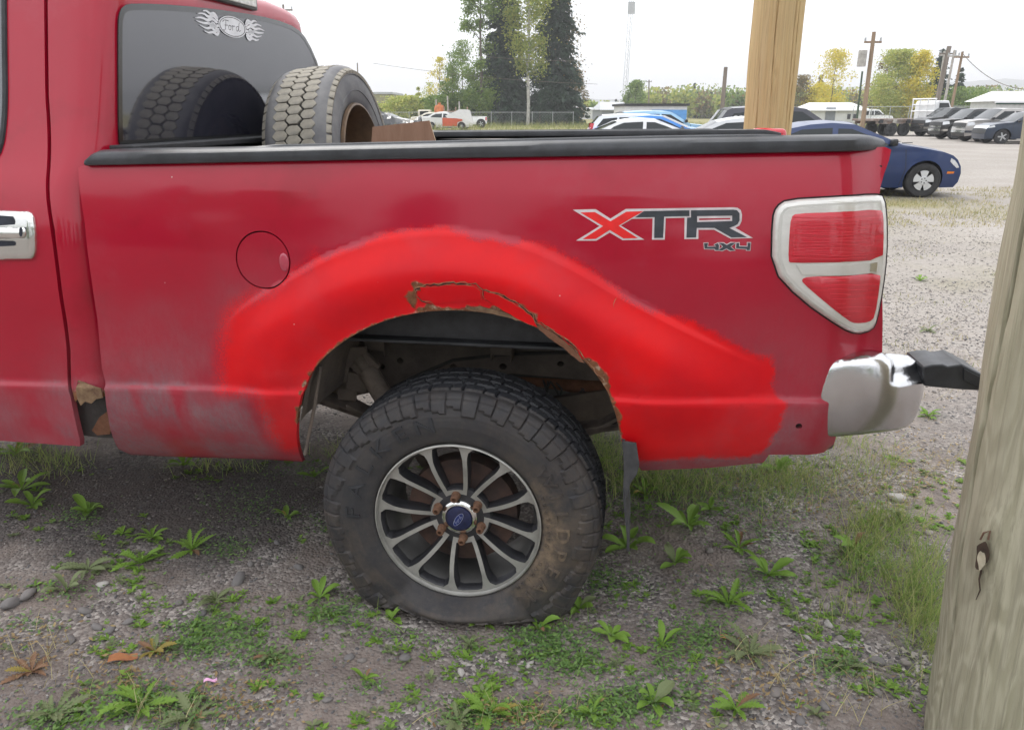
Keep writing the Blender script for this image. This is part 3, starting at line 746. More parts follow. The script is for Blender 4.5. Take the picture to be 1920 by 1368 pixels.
# its centre section runs across to the far side, behind the trailing step pad
mb=MB(); rows=[]
bz=(BZ0+BZ1)/2
for i in range(25):
    v=lerp(.12,WID-.05,i/24); k=math.sin(math.pi*i/24)**.5
    x=bu1+.0+.05*k
    rows.append([(x-.05,v,BZ0+.03),(x,v,BZ0+.02),(x+.015,v,bz),(x+.01,v,BZ1-.08),(x-.02,v,BZ1-.07),(x-.15,v,BZ1-.07)])
mb.grid(rows); mb.build('bumper_bar',M_CHROME,bumper)
s0=T(1733,686,-.03); s1=T(1736,722,-.03); s2=T(1846,706,-.03); s3=T(1843,734,-.03); s4=T(1800,684,-.03); s5=T(1812,700,-.03)
mb=MB()
def pp(px,py,w=-.03): u,z=T(px,py,w); return u,z
top=[pp(1730,688),pp(1748,684),pp(1768,683),pp(1778,687),pp(1798,684),pp(1803,682),pp(1846,704),pp(1843,733),pp(1795,730),pp(1733,724)]
mb.prism(top,.03,.16); o=mb.build('step_pad',M_BLKPL,bumper,bevel=.004)
mb=MB(); mb.prism([pp(1806,690),pp(1842,708),pp(1838,728),pp(1806,712)],.024,.031); mb.build('pad_tread',M_BLKPL2,o,bevel=.001)
# lower valance and frame end under the bumper
mb=MB(); mb.prism([T(1430,850,-.1),T(1560,838,-.1),T(1570,800,-.1),T(1430,800,-.1)],.08,.5); mb.build('frame_end',M_UNDER,truck,bevel=.01)
# mud flap seen edge-on, its bracket face behind
M_FLAP=pm('flap_rubber',(.055,.055,.058),.75,0,.25,30,.001,150)
mb=MB()
fl=[T(1163,828,.0),T(1198,830,.0),T(1200,886,.0),T(1183,905,.0),T(1180,1030,.0),T(1172,1032,.0),T(1166,960,.0),T(1165,880,.0)]
# front edge strip (thin in u, wide inboard)
a=T(1166,826,0.0); b=T(1174,1032,0.0)
for i in range(1): 
    rows=[]
    for k in range(9):
        t=k/8; u=lerp(a[0],b[0],t)+.003*math.sin(t*9); z=lerp(a[1],b[1],t)
        rows.append([(u,.0,z),(u+.008,-.002,z),(u+.008,.24,z),(u,.24,z)])
    mb.grid(rows,closed=True); mb.f+=[(0,1,2,3),(35,34,33,32)]; mb.m+=[0,0]
flap=mb.build('mud_flap',M_FLAP,truck,20)
mb=MB(); mb.prism([T(1168,826,.0),T(1193,830,0),T(1199,870,0),T(1194,888,0),T(1182,905,0),T(1176,930,0),T(1171,930,0)],-.004,.004); mb.build('flap_bracket',M_FLAP,flap,bevel=.001)

# ------------------------------------------------------------ underbody seen through the arch
def wz(px,py,v): u,z=T(px,py,-v); return (u,v,z)
mb=MB(); rows=[]
# inner arch tub
arc=[T(a,b-6) for a,b in smoothpoly([(560,800),(570,730),(600,670),(660,620),(750,585),(850,572),(950,585),(1040,625),(1110,680),(1150,770),(1165,800)],2,False)]
for (u,z) in arc:
    rows.append([(u,.012,z),(u,.05,z+.008),(u,.35,z+.0),(u,.42,z-.02)])
mb.grid(rows); tub=mb.build('inner_arch',M_UNDER,truck)
# tub back wall with lower lip
mb=MB(); 
q=[wz(580,560,.42),wz(1180,560,.42),wz(1180,648,.42),wz(1000,650,.42),wz(860,645,.42),wz(720,640,.42),wz(700,632,.42),wz(600,620,.42)]
mb.add(q,[tuple(range(len(q)))]); 
lip=[wz(a,b,.38) for a,b in[(715,622),(730,640),(860,645),(1000,648),(1180,650)]]; l2_=[wz(a,b,.44) for a,b in[(715,626),(730,644),(860,649),(1000,652),(1180,654)]]
mb.grid([lip,l2_]); mb.build('tub_panel',M_UNDER,truck)
# frame rail with holes
FR=[(520,648),(760,640),(1200,640),(1200,720),(1100,712),(960,700),(800,720),(700,735),(520,770)]
FRu=[T(a,b,-.5) for a,b in FR]
hol=[(750,676,6,6),(717,687,5,5),(850,687,7,5),(943,687,7,6),(1051,682,6,5)]
hs=[]
for a,b,ra,rb in hol:
    c=T(a,b,-.5); hs.append([(c[0]+ra/520*math.cos(t*math.pi/6),c[1]+rb/520*math.sin(t*math.pi/6)) for t in range(12)])
me=panel_mesh('frame_rail',FRu,lambda u,z:(u,.5,z),.07,[M_UNDER,M_UNDER2],.05,hs,side_mat=0,smooth=25); inst('frame_rail',me,truck)
mb=MB(); mb.box(((_ar[0][0]+_ar[-1][0])/2,.58,.75),(1.5,.01,.34)); mb.build('frame_web',M_UNDER2,truck)
mb=MB(); mb.tube([wz(720,735,.49),wz(790,700,.49),wz(850,675,.49),wz(950,664,.49),wz(1100,660,.49)],.006,8); mb.build('brake_line',M_UNDER2,truck)
# brackets
for a,b in((690,640),(925,648)):
    mb=MB(); p=wz(a,b,.44); mb.box((p[0]+.03,.44,p[2]),(.07,.06,.045))
    mb.box((p[0]-.003,.44,p[2]-.02),(.006,.06,.05)); mb.box((p[0]+.063,.44,p[2]-.02),(.006,.06,.05))
    mb.build('body_mount',M_UNDER,truck,bevel=.004)
# shackle bracket: open-faced box
mb=MB()
pA=wz(640,668,.38);pB=wz(690,668,.38);pC=wz(676,730,.38);pD=wz(630,730,.38)
def bar(mb,a,b,d,m=0,dy=None):
    a=Vector(a);b=Vector(b);v=b-a; q=v.to_track_quat('Z','Y').to_matrix().to_4x4(); M=Matrix.Translation((a+b)/2)@q
    mb.box((0,0,0),(d,dy or d,v.length),m,M)
bar(mb,wz(637,672,.36),wz(633,728,.36),.012,dy=.07); bar(mb,wz(633,730,.36),wz(668,733,.36),.012,dy=.07); bar(mb,wz(668,733,.36),wz(672,700,.36),.014,dy=.07); bar(mb,wz(637,670,.36),wz(690,668,.36),.014,dy=.07); bar(mb,wz(672,700,.36),wz(700,672,.36),.02,dy=.07)
mb.build('spring_shackle',M_UNDER,truck,bevel=.003)
mb=MB(); mb.tube([wz(690,695,.36),wz(745,785,.30)],.034,18); mb.tube([wz(672,668,.36),wz(695,702,.36)],.022,12); mb.tube([wz(745,785,.3),wz(800,870,.28)],.02,12); mb.build('shock_absorber',pm('dusty_shock',(.16,.13,.105),.85,0,.3,14,.001,80),truck)
mb=MB()
for k in range(4):
    pts=[]
    for i in range(13):
        t=i/12; u=lerp(-.72+.09*k,.75-.09*k,t); z=.47-.02*k+.16*(2*t-1)**2*(1 if t>.5 else .8)
        pts.append([(u,.33,z),(u,.40,z),(u,.40,z-.012),(u,.33,z-.012)])
    mb.grid(pts,closed=True)
mb.build('leaf_spring',pm('spring_steel',(.15,.12,.10),.85,0,.3,14,.001,80),truck)
mb=MB(); mb.tube([(0,.16,HUBZ),(0,WID-.16,HUBZ)],.045,20); mb.lathe([(0,-.16),(.08,-.14),(.14,-.05),(.15,0),(.14,.05),(.08,.14),(0,.16)],24,M=Matrix.Translation((0,WID/2,HUBZ))@Matrix.Rotation(math.pi/2,4,'X')); mb.build('rear_axle',M_UNDER2,truck)
mb=MB(); mb.tube([wz(601,686,.05),wz(590,760,.05),wz(572,852,.05)],.0055,8); mb.build('liner_rod',M_UNDER,truck)
mb=MB(); mb.box((-.1,1.0,.62),(2.0,.5,.14)); mb.box((-1.0,1.2,.55),(.7,.7,.2)); mb.build('fuel_tank',M_UNDER2,truck,bevel=.03)
mb=MB(); mb.box((0,1.42,.72),(2.4,.08,.16)); mb.build('frame_rail',M_UNDER2,truck)
mb=MB(); mb.tube([(-1.0,.62,.5),(0.1,.66,.56),(.6,.6,.52),(1.0,.7,.5)],.035,12); mb.build('exhaust_pipe',M_RUST,truck)
mb=MB(); bar(mb,wz(1035,775,.6),wz(1180,752,.6),.03,dy=.12); bar(mb,wz(1030,795,.62),wz(1180,778,.62),.02,dy=.1); mb.build('cross_brace',M_UNDER,truck,bevel=.003)
mb=MB()
for i in range(7):
    a=random.uniform(1010,1090); mb.tube([wz(a,712,.62),wz(a+random.uniform(-12,18),730,.6),wz(a+random.uniform(-10,25),755,.62),wz(a+10,790,.62)],.004,6)
mb.build('wiring',M_UNDER2,truck)['kind']='stuff'
# ------------------------------------------------------------ flat rear wheel
M_TYRE=pm('tyre_rubber',(.042,.043,.047),.72,0,.3,7,.0008,160,col2=(.062,.058,.054))
def tyre_mat():
    m,nt,b=nodes('muddy_tyre'); N=nt.nodes.new; L=nt.links.new
    tc=N('ShaderNodeTexCoord'); P=tc.outputs['Object']
    def noise(s,d=6,r=.65):
        n=N('ShaderNodeTexNoise'); n.inputs['Scale'].default_value=s; n.inputs['Detail'].default_value=d; n.inputs['Roughness'].default_value=r; L(P,n.inputs[0]); return n.outputs[0]
    def mr(x,a,b_,c=0,d=1):
        r=N('ShaderNodeMapRange'); r.inputs[1].default_value=a; r.inputs[2].default_value=b_; r.inputs[3].default_value=c; r.inputs[4].default_value=d; L(x,r.inputs[0]); return r.outputs[0]
    def mix(f,a,c):
        x=N('ShaderNodeMix'); x.data_type='RGBA'; L(f,x.inputs[0])
        for i,q in((6,a),(7,c)):
            if isinstance(q,tuple): x.inputs[i].default_value=(*q,1)
            else: L(q,x.inputs[i])
        return x.outputs[2]
    col=mix(mr(noise(6),.35,.65),(.018,.019,.024),(.034,.035,.039))
    col=mix(mr(noise(60,5,.8),.55,.75,0,.45),col,(.085,.08,.075))
    mud=N('ShaderNodeAttribute'); mud.attribute_name='mud'
    mm=N('ShaderNodeMath'); mm.operation='MULTIPLY'; L(mud.outputs['Fac'],mm.inputs[0]); L(mr(noise(16,7,.75),.38,.62,.15,1),mm.inputs[1])
    col=mix(mm.outputs[0],col,(.20,.145,.095))
    L(col,b.inputs['Base Color']); L(mr(noise(9),.3,.7,.55,.8),b.inputs['Roughness']); b.inputs['Specular IOR Level'].default_value=.45
    bp=N('ShaderNodeBump'); bp.inputs['Distance'].default_value=.0009; L(noise(150,5,.8),bp.inputs['Height']); L(bp.outputs[0],b.inputs['Normal'])
    return m
M_MUDTYRE=tyre_mat()
R0=.418; RB=.246; TW=.275
# profile parameter: outer bead -> sidewall -> shoulder -> tread -> inner
PROF=[(RB,.000),(RB+.006,.008),(RB+.014,.012),(.280,.016),(.305,.020),(.330,.020),(.350,.017),(.368,.012),(.383,.006),(.394,.000),(.403,-.007),(.410,-.017),(.415,-.032),(.418,-.055),(.419,-.09),(.419,-.13),(.419,-.17),(.418,-.205),(.413,-.23),(.400,-.25),(.37,-.262),(.33,-.265),(.29,-.262),(RB,-.25)]
def prof_dense(P,n):
    d=[0]
    for a,b in zip(P,P[1:]): d.append(d[-1]+math.dist(a,b))
    out=[]
    for i in range(n):
        t=d[-1]*i/(n-1); out.append((np.interp(t,d,[p[0] for p in P]),np.interp(t,d,[p[1] for p in P]),t))
    return out,d[-1]
def sq(x,k=.16): # 1 inside a block, 0 in the groove, x in [0,1)
    return min(1,max(0,min(x,1-x)/k))
def tread_h(a,r,w,t):
    """relief of the all-terrain pattern; a angle in turns"""
    n=54; h=0
    if r>RB+.02 and r<.352 and w>-.02:
        # sidewall: fine raised rings
        h+=.0012*(abs(r-.268)<.0015)+.0012*(abs(r-.345)<.002)
        if .352>r>.325: pass
    if w>-.03 and .345<r<.412:
        x=(a*n*1.0)%1; wave=.5+.5*math.sin(2*math.pi*a*n)
        # outer shoulder lugs with zig-zag inner ends
        lim=.350+.016*((int(a*n)%2))+.006*(x>.5)-.012*((int(a*n)%5)==2)
        if r>lim: h+=.0075*sq(x,.07)*sq(min(.999,max(0,(r-lim)/(.413-lim)*.98+.01)),.06)
        if .392<r<.397: h-=.003
    elif r>=.405 and w<=-.03:
        row=(-w-.03)/.045; ri=int(row); x=(a*n+ (0.5 if ri%2 else 0)+ .18*math.sin(row*3.1+a*n*2*math.pi*.5))%1
        h+=-.011+.0135*sq(x,.10)*sq(row%1,.10)
        x2=(a*n*3+row*1.3)%1
        if x2<.14: h-=.0022
    elif r>=.395 and w<-.2:
        h+=.005*sq((a*n)%1,.1)
    return h
def build_tyre():
    NA=1020; D,_=prof_dense(PROF,118)
    A=np.linspace(0,1,NA,endpoint=False); V=[]; mud=[]
    for i in range(NA):
        a=A[i]; th=2*math.pi*a; c,s=math.cos(th),math.sin(th)
        for r,w,t in D:
            h=tread_h(a,r,w,t)
            # relief pushes along the local outward direction
            rr=r+h*(1 if w<-.02 else .45); ww=w+(h*.95 if w>-.02 else 0)
            x=rr*c; z=rr*s+HUBZ
            if s>0: z=HUBZ+rr*s*(1-.045*ss(.26,.41,rr))
            # flat tyre: crushed onto the ground, sidewall squeezed out
            if s<0:
                floor=.004+.006*mnoise.noise(Vector((x*9,w*9,0)))
                lim=floor+.055*max(0,1-(abs(x)/.30)**2)*0
                side=ss(.20,.36,r)
                # squeeze: compress distance between bead and ground so no part passes the floor
                depth=(-s)*(R0) - (HUBZ-0.0)
                if depth>0:
                    zb=HUBZ+RB*s
                    tt=(r-RB)/(R0-RB); tt=max(0,min(1.03,tt))
                    z_t=lerp(zb,floor,tt**.8)
                    k=ss(0,.03,depth)
                    z=lerp(z,z_t,k) if z<z_t or k>0 else z
                    bul=math.sin(math.pi*min(1,tt*1.02))
                    amt=depth*.62*k
                    if w>-.12: ww+=amt*bul*(1 if w>-.03 else .3)
                    else: ww-=amt*bul*.6
                    # outer wall folds: crease wrinkles at both ends of the flat
                    ww+=.010*k*math.sin(x*48)*bul*ss(.08,.26,abs(x))
                z=max(z,floor)
                x*=1+.09*ss(.13,.02,z)*ss(.10,.26,abs(x))*ss(.28,.40,r)
            V.append((x,-ww,z))
            m=0
            if w>-.04:
                ang=math.degrees(math.atan2(s,c))
                m=math.exp(-((ang+10)/42)**2)*(.18+.75*math.exp(-((r-.275)/.035)**2)) + .12
                m+= .25*ss(-40,-100,ang)*(ang<0)*(r>.3)*.5
            mud.append(m)
    k=len(D); i=np.arange(NA)[:,None]*k+np.arange(k-1)[None]; j=((np.arange(NA)+1)%NA)[:,None]*k+np.arange(k-1)[None]
    F=np.stack([i,i+1,j+1,j],2).reshape(-1,4)
    me=bpy.data.meshes.new('tyre'); me.from_pydata(V,[],F.tolist()); me.materials.append(M_MUDTYRE)
    me.polygons.foreach_set('use_smooth',[True]*len(F)); me.set_sharp_from_angle(angle=R_(38))
    at_=me.attributes.new('mud','FLOAT','POINT'); at_.data.foreach_set('value',mud)
    bm=bmesh.new(); bm.from_mesh(me); bmesh.ops.recalc_face_normals(bm,faces=bm.faces); bm.to_mesh(me); bm.free()
    return me
# ---- alloy rim, 12 spokes in six V pairs
M_RIMF=pm('machined_alloy',(.37,.362,.335),.36,.4,.12,18,.0002,300,rvar=.2)
M_RIMD=pm('grey_rim_pocket',(.045,.045,.05),.4,.3,.3,10)
M_BARREL=pm('rim_barrel',(.15,.148,.145),.45,.5,.3,7,col2=(.10,.095,.09))
M_LUG=pm('rusty_lug',(.21,.11,.065),.8,.2,.3,60,.0006,200,col2=(.10,.05,.03))
M_ROTOR=pm('rusty_drum',(.10,.055,.04),.9,0,.4,12,.001,60,col2=(.03,.025,.025))
def rimpt(r,deg): return (r*math.cos(R_(deg)),r*math.sin(R_(deg)))
def wrim(x,z):
    r=math.hypot(x,z); return -.004-.030*(1-ss(.04,.21,r))
RO=.2435
def hwd(r): return .0060+.0006*ss(.06,.15,r)+.006*ss(.185,.228,r)**1.5
def al(r): return lerp(8.6,15.6,min(1.05,max(0,(r-.05)/.155)))
def rim_holes():
    H=[]
    for k in range(6):
        ph=8+60*k; L=[];Rr=[]
        for r in np.linspace(.060,.220,12):
            e=al(r)-math.degrees(math.asin(hwd(r)/r)); L.append(rimpt(r,ph+e)); Rr.append(rimpt(r,ph-e))
        H.append(Rr+[rimpt(.2335,ph-9.8),rimpt(.2348,ph-4),rimpt(.2348,ph+4),rimpt(.2335,ph+9.8)]+L[::-1])
        ps=ph+30; L=[];Rr=[]
        for r in np.linspace(.088,.219,11):
            e=30-al(r)-math.degrees(math.asin(hwd(r)/r)); L.append(rimpt(r,ps+e)); Rr.append(rimpt(r,ps-e))
        H.append([rimpt(.088,ps-5)]+Rr+[rimpt(.2325,ps-9.5),rimpt(.2345,ps-6),rimpt(.2345,ps+6),rimpt(.2325,ps+9.5)]+L[::-1]+[rimpt(.088,ps+5)])
    return H
wheel=None
def build_wheel():
    global wheel
    me=panel_mesh('wheel',circ((0,0),RO,120),lambda a,b:(a,-wrim(a,b),b+HUBZ),.030,[M_RIMF,M_RIMD],.009,rim_holes(),side_mat=1,smooth=30,bstep=.006)
    # taper the pocket walls so they narrow inward
    wheel=inst('wheel',me,truck); wheel['label']='grey twelve spoke alloy wheel'
    # spoke chamfer frames: darker sloped border inside each opening
    for hi,h in enumerate(rim_holes()):
        mb=MB(); cx=sum(p[0] for p in h)/len(h); cz=sum(p[1] for p in h)/len(h)
        def off(p,k,d):
            x=lerp(p[0],cx,k); z=lerp(p[1],cz,k); return (x,-wrim(*p)+d,z+HUBZ)
        hh=resample(h,.012)
        rows=[[off(p,-.01,.0015) for p in hh],[off(p,.035,.006) for p in hh],[off(p,.075,.028) for p in hh],[off(p,.02,.05) for p in hh]]
        mb.grid([list(r) for r in zip(*rows)][0:]+[[r[0] for r in rows]]); mb.build('spoke_pocket',M_RIMD,wheel)
    RX=Matrix.Translation((0,0,HUBZ))@Matrix.Rotation(math.pi/2,4,'X')
    mb=MB(); mb.lathe([(RO-.002,-.004),(RO+.0015,.003),(RO+.003,.010),(RO-.001,.012),(RO-.002,.005),(RO-.003,.0035)],96,M=RX); mb.build('rim_lip',M_RIMF,wheel)
    mb=MB(); mb.lathe([(.2395,-.008),(.230,-.03),(.216,-.06),(.208,-.14),(.215,-.2),(.24,-.235)],72,M=RX); mb.build('rim_barrel',M_BARREL,wheel)
    mb=MB(); mb.lathe([(0.001,-.064),(.1,-.064),(.165,-.07),(.168,-.12),(.1,-.13)],48,M=RX); mb.build('brake_drum',M_ROTOR,wheel)
    mb=MB(); mb.lathe([(.095,-.045),(.092,-.032),(.05,-.030),(.045,-.02)],48,M=RX); mb.build('hub_plate',M_RIMD,wheel)
    mb=MB(); mb.lathe([(.056,-.040),(.053,-.024),(.047,-.019),(.041,-.018),(.0385,-.021),(.038,-.03)],60,M=RX); mb.build('hub_ring',M_CHR2,wheel)
    mb=MB(); mb.lathe([(.0385,-.026),(.0375,-.0155),(.03,-.0135),(0.0005,-.0125)],48,M=RX); cap=mb.build('center_cap',pm('cap_navy',(.012,.018,.07),.35,0,.3,40,coat=.5),wheel)
    # oval badge with script name
    tilt=Matrix.Rotation(R_(-58),4,'Y')
    def badge(mb,a,b,y,m=0,n=40):
        vs=[]; 
        for i in range(n):
            t=2*math.pi*i/n; p=tilt@Vector((a*math.cos(t),0,b*math.sin(t))); vs.append((p.x,y,p.z+HUBZ))
        mb.add(vs,[tuple(range(n))],m)
    mb=MB(); badge(mb,.0245,.0098,.0100); badge(mb,.0230,.0084,.0094,1)
    MS=pm('badge_silver',(.45,.47,.55),.3,.6,.1,30); MBL=pm('badge_blue',(.012,.03,.17),.3,0,.2,30)
    script(mb,2,lambda x,y:(lambda p:(p.x,.0088,p.z+HUBZ))(tilt@Vector((x*.0125,0,y*.0125))),.0011,.0125)
    mb.build('badge',[MS,MBL,MS],wheel,0,recalc=False)
    for k in range(6):
        a=R_(38+60*k); c=(.0695*math.cos(a),0,.0695*math.sin(a)+HUBZ)
        M=Matrix.Translation(c)@Matrix.Rotation(math.pi/2,4,'X')
        mb=MB(); mb.lathe([(.0135,-.032),(.0135,-.026),(.011,-.022),(.0115,-.004),(.010,.001),(.0062,.002),(.0058,-.008),(.0004,-.009)],14,M=M); mb.build('lug_nut',M_LUG,wheel,30)
# strokes of the script word in a unit box: x -1.55..1.55, y -.6..+.6
WORD=[[(-1.45,.30),(-1.30,.50),(-.95,.55),(-.55,.50)],[(-.95,.52),(-1.02,.1),(-1.15,-.35),(-1.35,-.5),(-1.5,-.38)],[(-1.2,.05),(-.72,.08)],
      [(-.45,.12),(-.62,.05),(-.68,-.2),(-.55,-.36),(-.35,-.3),(-.25,-.05),(-.38,.13),(-.5,.06),(-.2,.05),(.02,.12)],[(.02,.15),(-.05,-.1),(-.1,-.36)],[(-.03,-.05),(.1,.1),(.3,.12),(.33,.02)],
      [(.85,.12),(.65,.13),(.5,-.05),(.5,-.28),(.65,-.36),(.82,-.2),(.92,.1),(1.08,.55)],[(.95,.15),(.86,-.25),(.98,-.36),(1.2,-.2)]]
def script(mb,m,f,wd,scale,nrm=None):
    for s in WORD:
        q=smoothpoly(s,2,False); n=len(q); rows=[]
        for i,(x,y) in enumerate(q):
            a=q[max(0,i-1)];b=q[min(n-1,i+1)]; dx,dy=b[0]-a[0],b[1]-a[1]; L=math.hypot(dx,dy) or 1; h=wd/2/scale
            rows.append([f(x-dy/L*h,y+dx/L*h),f(x+dy/L*h,y-dx/L*h)])
        mb.grid(rows,m)
build_wheel()
tyre=inst('tyre',build_tyre(),wheel); tyre['label']='flat muddy all terrain tyre'
def text_mesh(ch,size,ext):
    cu=bpy.data.curves.new('glyph','FONT'); cu.body=ch; cu.size=size; cu.extrude=ext; cu.align_x='CENTER'; cu.resolution_u=3; cu.offset=.0006
    o=bpy.data.objects.new('glyph',cu); COL.objects.link(o); dg=bpy.context.evaluated_depsgraph_get(); me=bpy.data.meshes.new_from_object(o.evaluated_get(dg))
    bpy.data.objects.remove(o); bpy.data.curves.remove(cu); return me
def ring_text(word,r,a0,step,size,wsurf,name,mat,par,widen=1.15):
    V=[];F=[]
    for i,ch in enumerate(word):
        if ch==' ': continue
        me=text_mesh(ch,size,.0022); a=a0-step*i
        for p in me.vertices: pass
        b=len(V)
        for p in me.vertices:
            x=p.co.x*widen; y=p.co.y; ang=R_(a)-x/(r+y*.5); rr=r+y
            V.append((rr*math.cos(ang),-(wsurf(rr)+p.co.z+.0016),rr*math.sin(ang)+HUBZ))
        F+=[tuple(b+k for k in pl.vertices) for pl in me.polygons]; bpy.data.meshes.remove(me)
    me=bpy.data.meshes.new(name); me.from_pydata(V,[],F); me.materials.append(mat)
    at_=me.attributes.new('mud','FLOAT','POINT'); at_.data.foreach_set('value',[.9*math.exp(-((math.degrees(math.atan2(v[2]-HUBZ,v[0]))+10)/40)**2) for v in V])
    o=inst(name,me,par)
    if size<.03: o['kind']='stuff'
    return o
ws=lambda r: np.interp(r,[p[0] for p in PROF[:12]],[p[1] for p in PROF[:12]])
ring_text('FALKEN',.290,178,14.5,.062,ws,'raised_lettering',M_MUDTYRE,wheel,1.3)
ring_text('WILDPEAK',.290,33,11.5,.056,ws,'raised_lettering',M_MUDTYRE,wheel,1.2)
ring_text('TUBELESS  RADIAL',.262,22,4.6,.014,ws,'raised_small_print',M_MUDTYRE,wheel)
# far wheel of the axle
def plain_wheel(u,v):
    RX=Matrix.Translation((u,v,.40))@Matrix.Rotation(math.pi/2,4,'X')
    mb=MB(); mb.lathe([(.24,.12),(.33,.14),(.39,.12),(.41,.08),(.412,-.08),(.39,-.12),(.33,-.14),(.24,-.12),(.23,0)],60,M=RX,closed=True); o=mb.build('wheel',M_TYRE,truck)
    mb=MB(); mb.lathe([(.24,-.05),(.2,-.02),(.05,-.03),(.001,-.03)],40,M=RX); mb.build('rim',M_RIMD,o)
plain_wheel(0,WID-.15)
# ------------------------------------------------------------ cab
UC=UF-.022
def rc(z): return max(.03,min(.07+.035*(1-ss(1.20,1.36,z)),UC-useam(z)-.020))
WC=[(.40,-.055),(.55,-.025),(.72,-.008),(.95,0),(1.15,-.012),(1.25,-.038),(1.33,-.085),(1.42,-.125),(1.55,-.17),(1.74,-.235),(1.85,-.275),(1.95,-.33)]
def wcab(u,z):
    w=interp(WC,z); 
    # soften the polyline
    w=(w+interp(WC,z-.03)+interp(WC,z+.03))/3
    w+=.012*(1-ss(zc(u)-.010,zc(u)+.004,z)); return w
SEAM_PX=[(86,-160),(86,0),(88,180),(90,330),(99,430),(110,520),(122,600),(129,660),(130,712),(136,745),(147,800),(156,836)]
SEAM=[TS(a,b,wcab) for a,b in SEAM_PX]
SEAMZ=sorted([(z,u) for u,z in SEAM])
def useam(z): return interp(SEAMZ,z)
def dcab(P):
    z=P[:,1]; c=np.array([zc(u) for u in P[:,0]])
    d=np.clip((c+.22-z)/.4,0,1)*.6+np.where(z<c-.005,.28,0)+.35*np.exp(-((z-c-.004)/.007)**2)
    return np.clip(d*np.clip(.8+noise2(P,4,19)*1.1,.2,1.4),0,1)
DA={'spray':Z0,'dust':dcab,'rust':Z0}
zbot=TS(60,830,wcab)[1]
door=[(-2.5,zbot),(useam(zbot)-.012,zbot)]+[(useam(z)-.006+(-.0),z) for z in np.linspace(zbot+.02,1.80,26)]+[(-2.5,1.80)]
WG=[(8,-80),(9,20),(10,120),(11,180),(9,230),(2,280),(-12,300),(-60,306),(-160,306),(-400,306)]
wg=[TS(a,b,wcab) for a,b in smoothpoly(WG,1,False)]
wgp=wg+[(wg[-1][0],1.79),(wg[0][0],1.79)]
ex=[(u,zc(u)+dz) for u in np.arange(-2.48,-1.1,.02) for dz in(-.0105,-.006,-.002,.003)]
o=inst('door',panel_mesh('door',door,lambda u,z:(u,-wcab(u,z),z),.02,[M_PAINT],.024,[wgp],ex,attrs=DA,smooth=50,bstep=.02),truck); door_o=o
M_TINT=glass_dark('tinted_glass',(.022,.022,.032),.05,2.1)
o2=inst('door_window',panel_mesh('door_window',wgp,lambda u,z:(u,-wcab(u,z)+.008,z),.004,[M_TINT],.05),door_o)
mb=MB(); P=[(u,z) for u,z in wg]; mb.tube([(u,-wcab(u,z)-.001,z) for u,z in P],.008,8); mb.build('window_seal',M_BLKPL2,door_o)
# chrome handle
M_HDK=pm('handle_recess',(.03,.035,.05),.3,.3,.3,20)
HP=smoothpoly([(-110,394),(50,394),(64,402),(69,430),(70,470),(66,485),(50,487),(-110,487)],1)
hp=TL(HP,wcab); hl=[hp[0],hp[-1]]
me=panel_mesh('door_handle',hp,lambda u,z:(u,-wcab(u,z)-.006-.008*math.sqrt(max(0,1-(1-min(1,seg_d(u,z,hp+[hp[0]])/.014))**2)),z),.014,[M_CHR2],.008,smooth=60); hd=inst('door_handle',me,door_o)
def hpan(name,px,off,mat,dep=.004,bul=.003):
    q=TL(smoothpoly(px,1),wcab); me=panel_mesh(name,q,lambda u,z:(u,-wcab(u,z)-off-bul*min(1,seg_d(u,z,q+[q[0]])/.006),z),dep,[mat],.008,smooth=60); return inst(name,me,hd)
hpan('recess',[(-100,402),(30,402),(36,412),(34,422),(-100,422)],.0152,M_HDK,.001,0)
hpan('pull_lever',[(-100,424),(50,424),(56,430),(55,444),(48,446),(-100,446)],.016,M_CHR2,.006,.006)
hpan('recess',[(-100,449),(30,449),(38,453),(34,461),(-100,461)],.0152,M_HDK,.001,0)
hpan('recess',[(47,424),(53,424),(53,441),(47,441)],.0225,M_HDK,.001,0)
# cab shell: pillar, rounded corner, back wall, roof
WN=[V_(a,b,UC+.004) for a,b in smoothpoly([(222,60),(223,30),(230,13),(250,9),(330,12),(440,24),(515,38),(556,54),(576,78),(598,128),(610,190),(616,246),(606,258),(560,257),(490,257),(350,265),(240,272),(226,273),(223,262),(222,150)],1)]
TOPV=[V_(a,b,UC) for a,b in [(225,14),(250,9),(330,12),(440,24),(515,38),(560,55)]]
TOPV=[(v,z+.040) for v,z in TOPV]
mid=WID/2
def zroof(v):
    return interp([(.2,1.80)]+TOPV+[(1.75,1.80)],v)
cols=[]
zl=list(np.linspace(.50,1.22,16))+list(np.linspace(1.25,1.0,0))
def col_pts(kind,t):
    # returns function z->(u,v)
    if kind=='side': return lambda z:(lerp(useam(z)+.006,UC-rc(z),t),-wcab(0-1.2,z))
    if kind=='arc': return lambda z:(UC-rc(z)+rc(z)*math.sin(t*math.pi/2),-wcab(-1.2,z)+rc(z)*(1-math.cos(t*math.pi/2)))
    if kind=='back': return lambda z:(UC,lerp(-wcab(-1.2,z)+rc(z),WID+wcab(-1.2,z)-rc(z),t))
    if kind=='arc2': return lambda z:(UC-rc(z)+rc(z)*math.cos(t*math.pi/2),WID+wcab(-1.2,z)-rc(z)+rc(z)*math.sin(t*math.pi/2))
    return lambda z:(lerp(UC-rc(z),-2.5,t),WID+wcab(-1.2,z))
kinds=[('side',t) for t in(0,.04,.35,.7,1)]+[('arc',t) for t in(.2,.4,.6,.8)]+[('back',t) for t in np.linspace(0,1,22)]+[('arc2',t) for t in(.2,.4,.6,.8,1)]+[('far',t) for t in(.1,.5,1)]
bz_={0:.640,1:.625,2:.632,3:.612,4:.628}
rows=[]
NZ=44
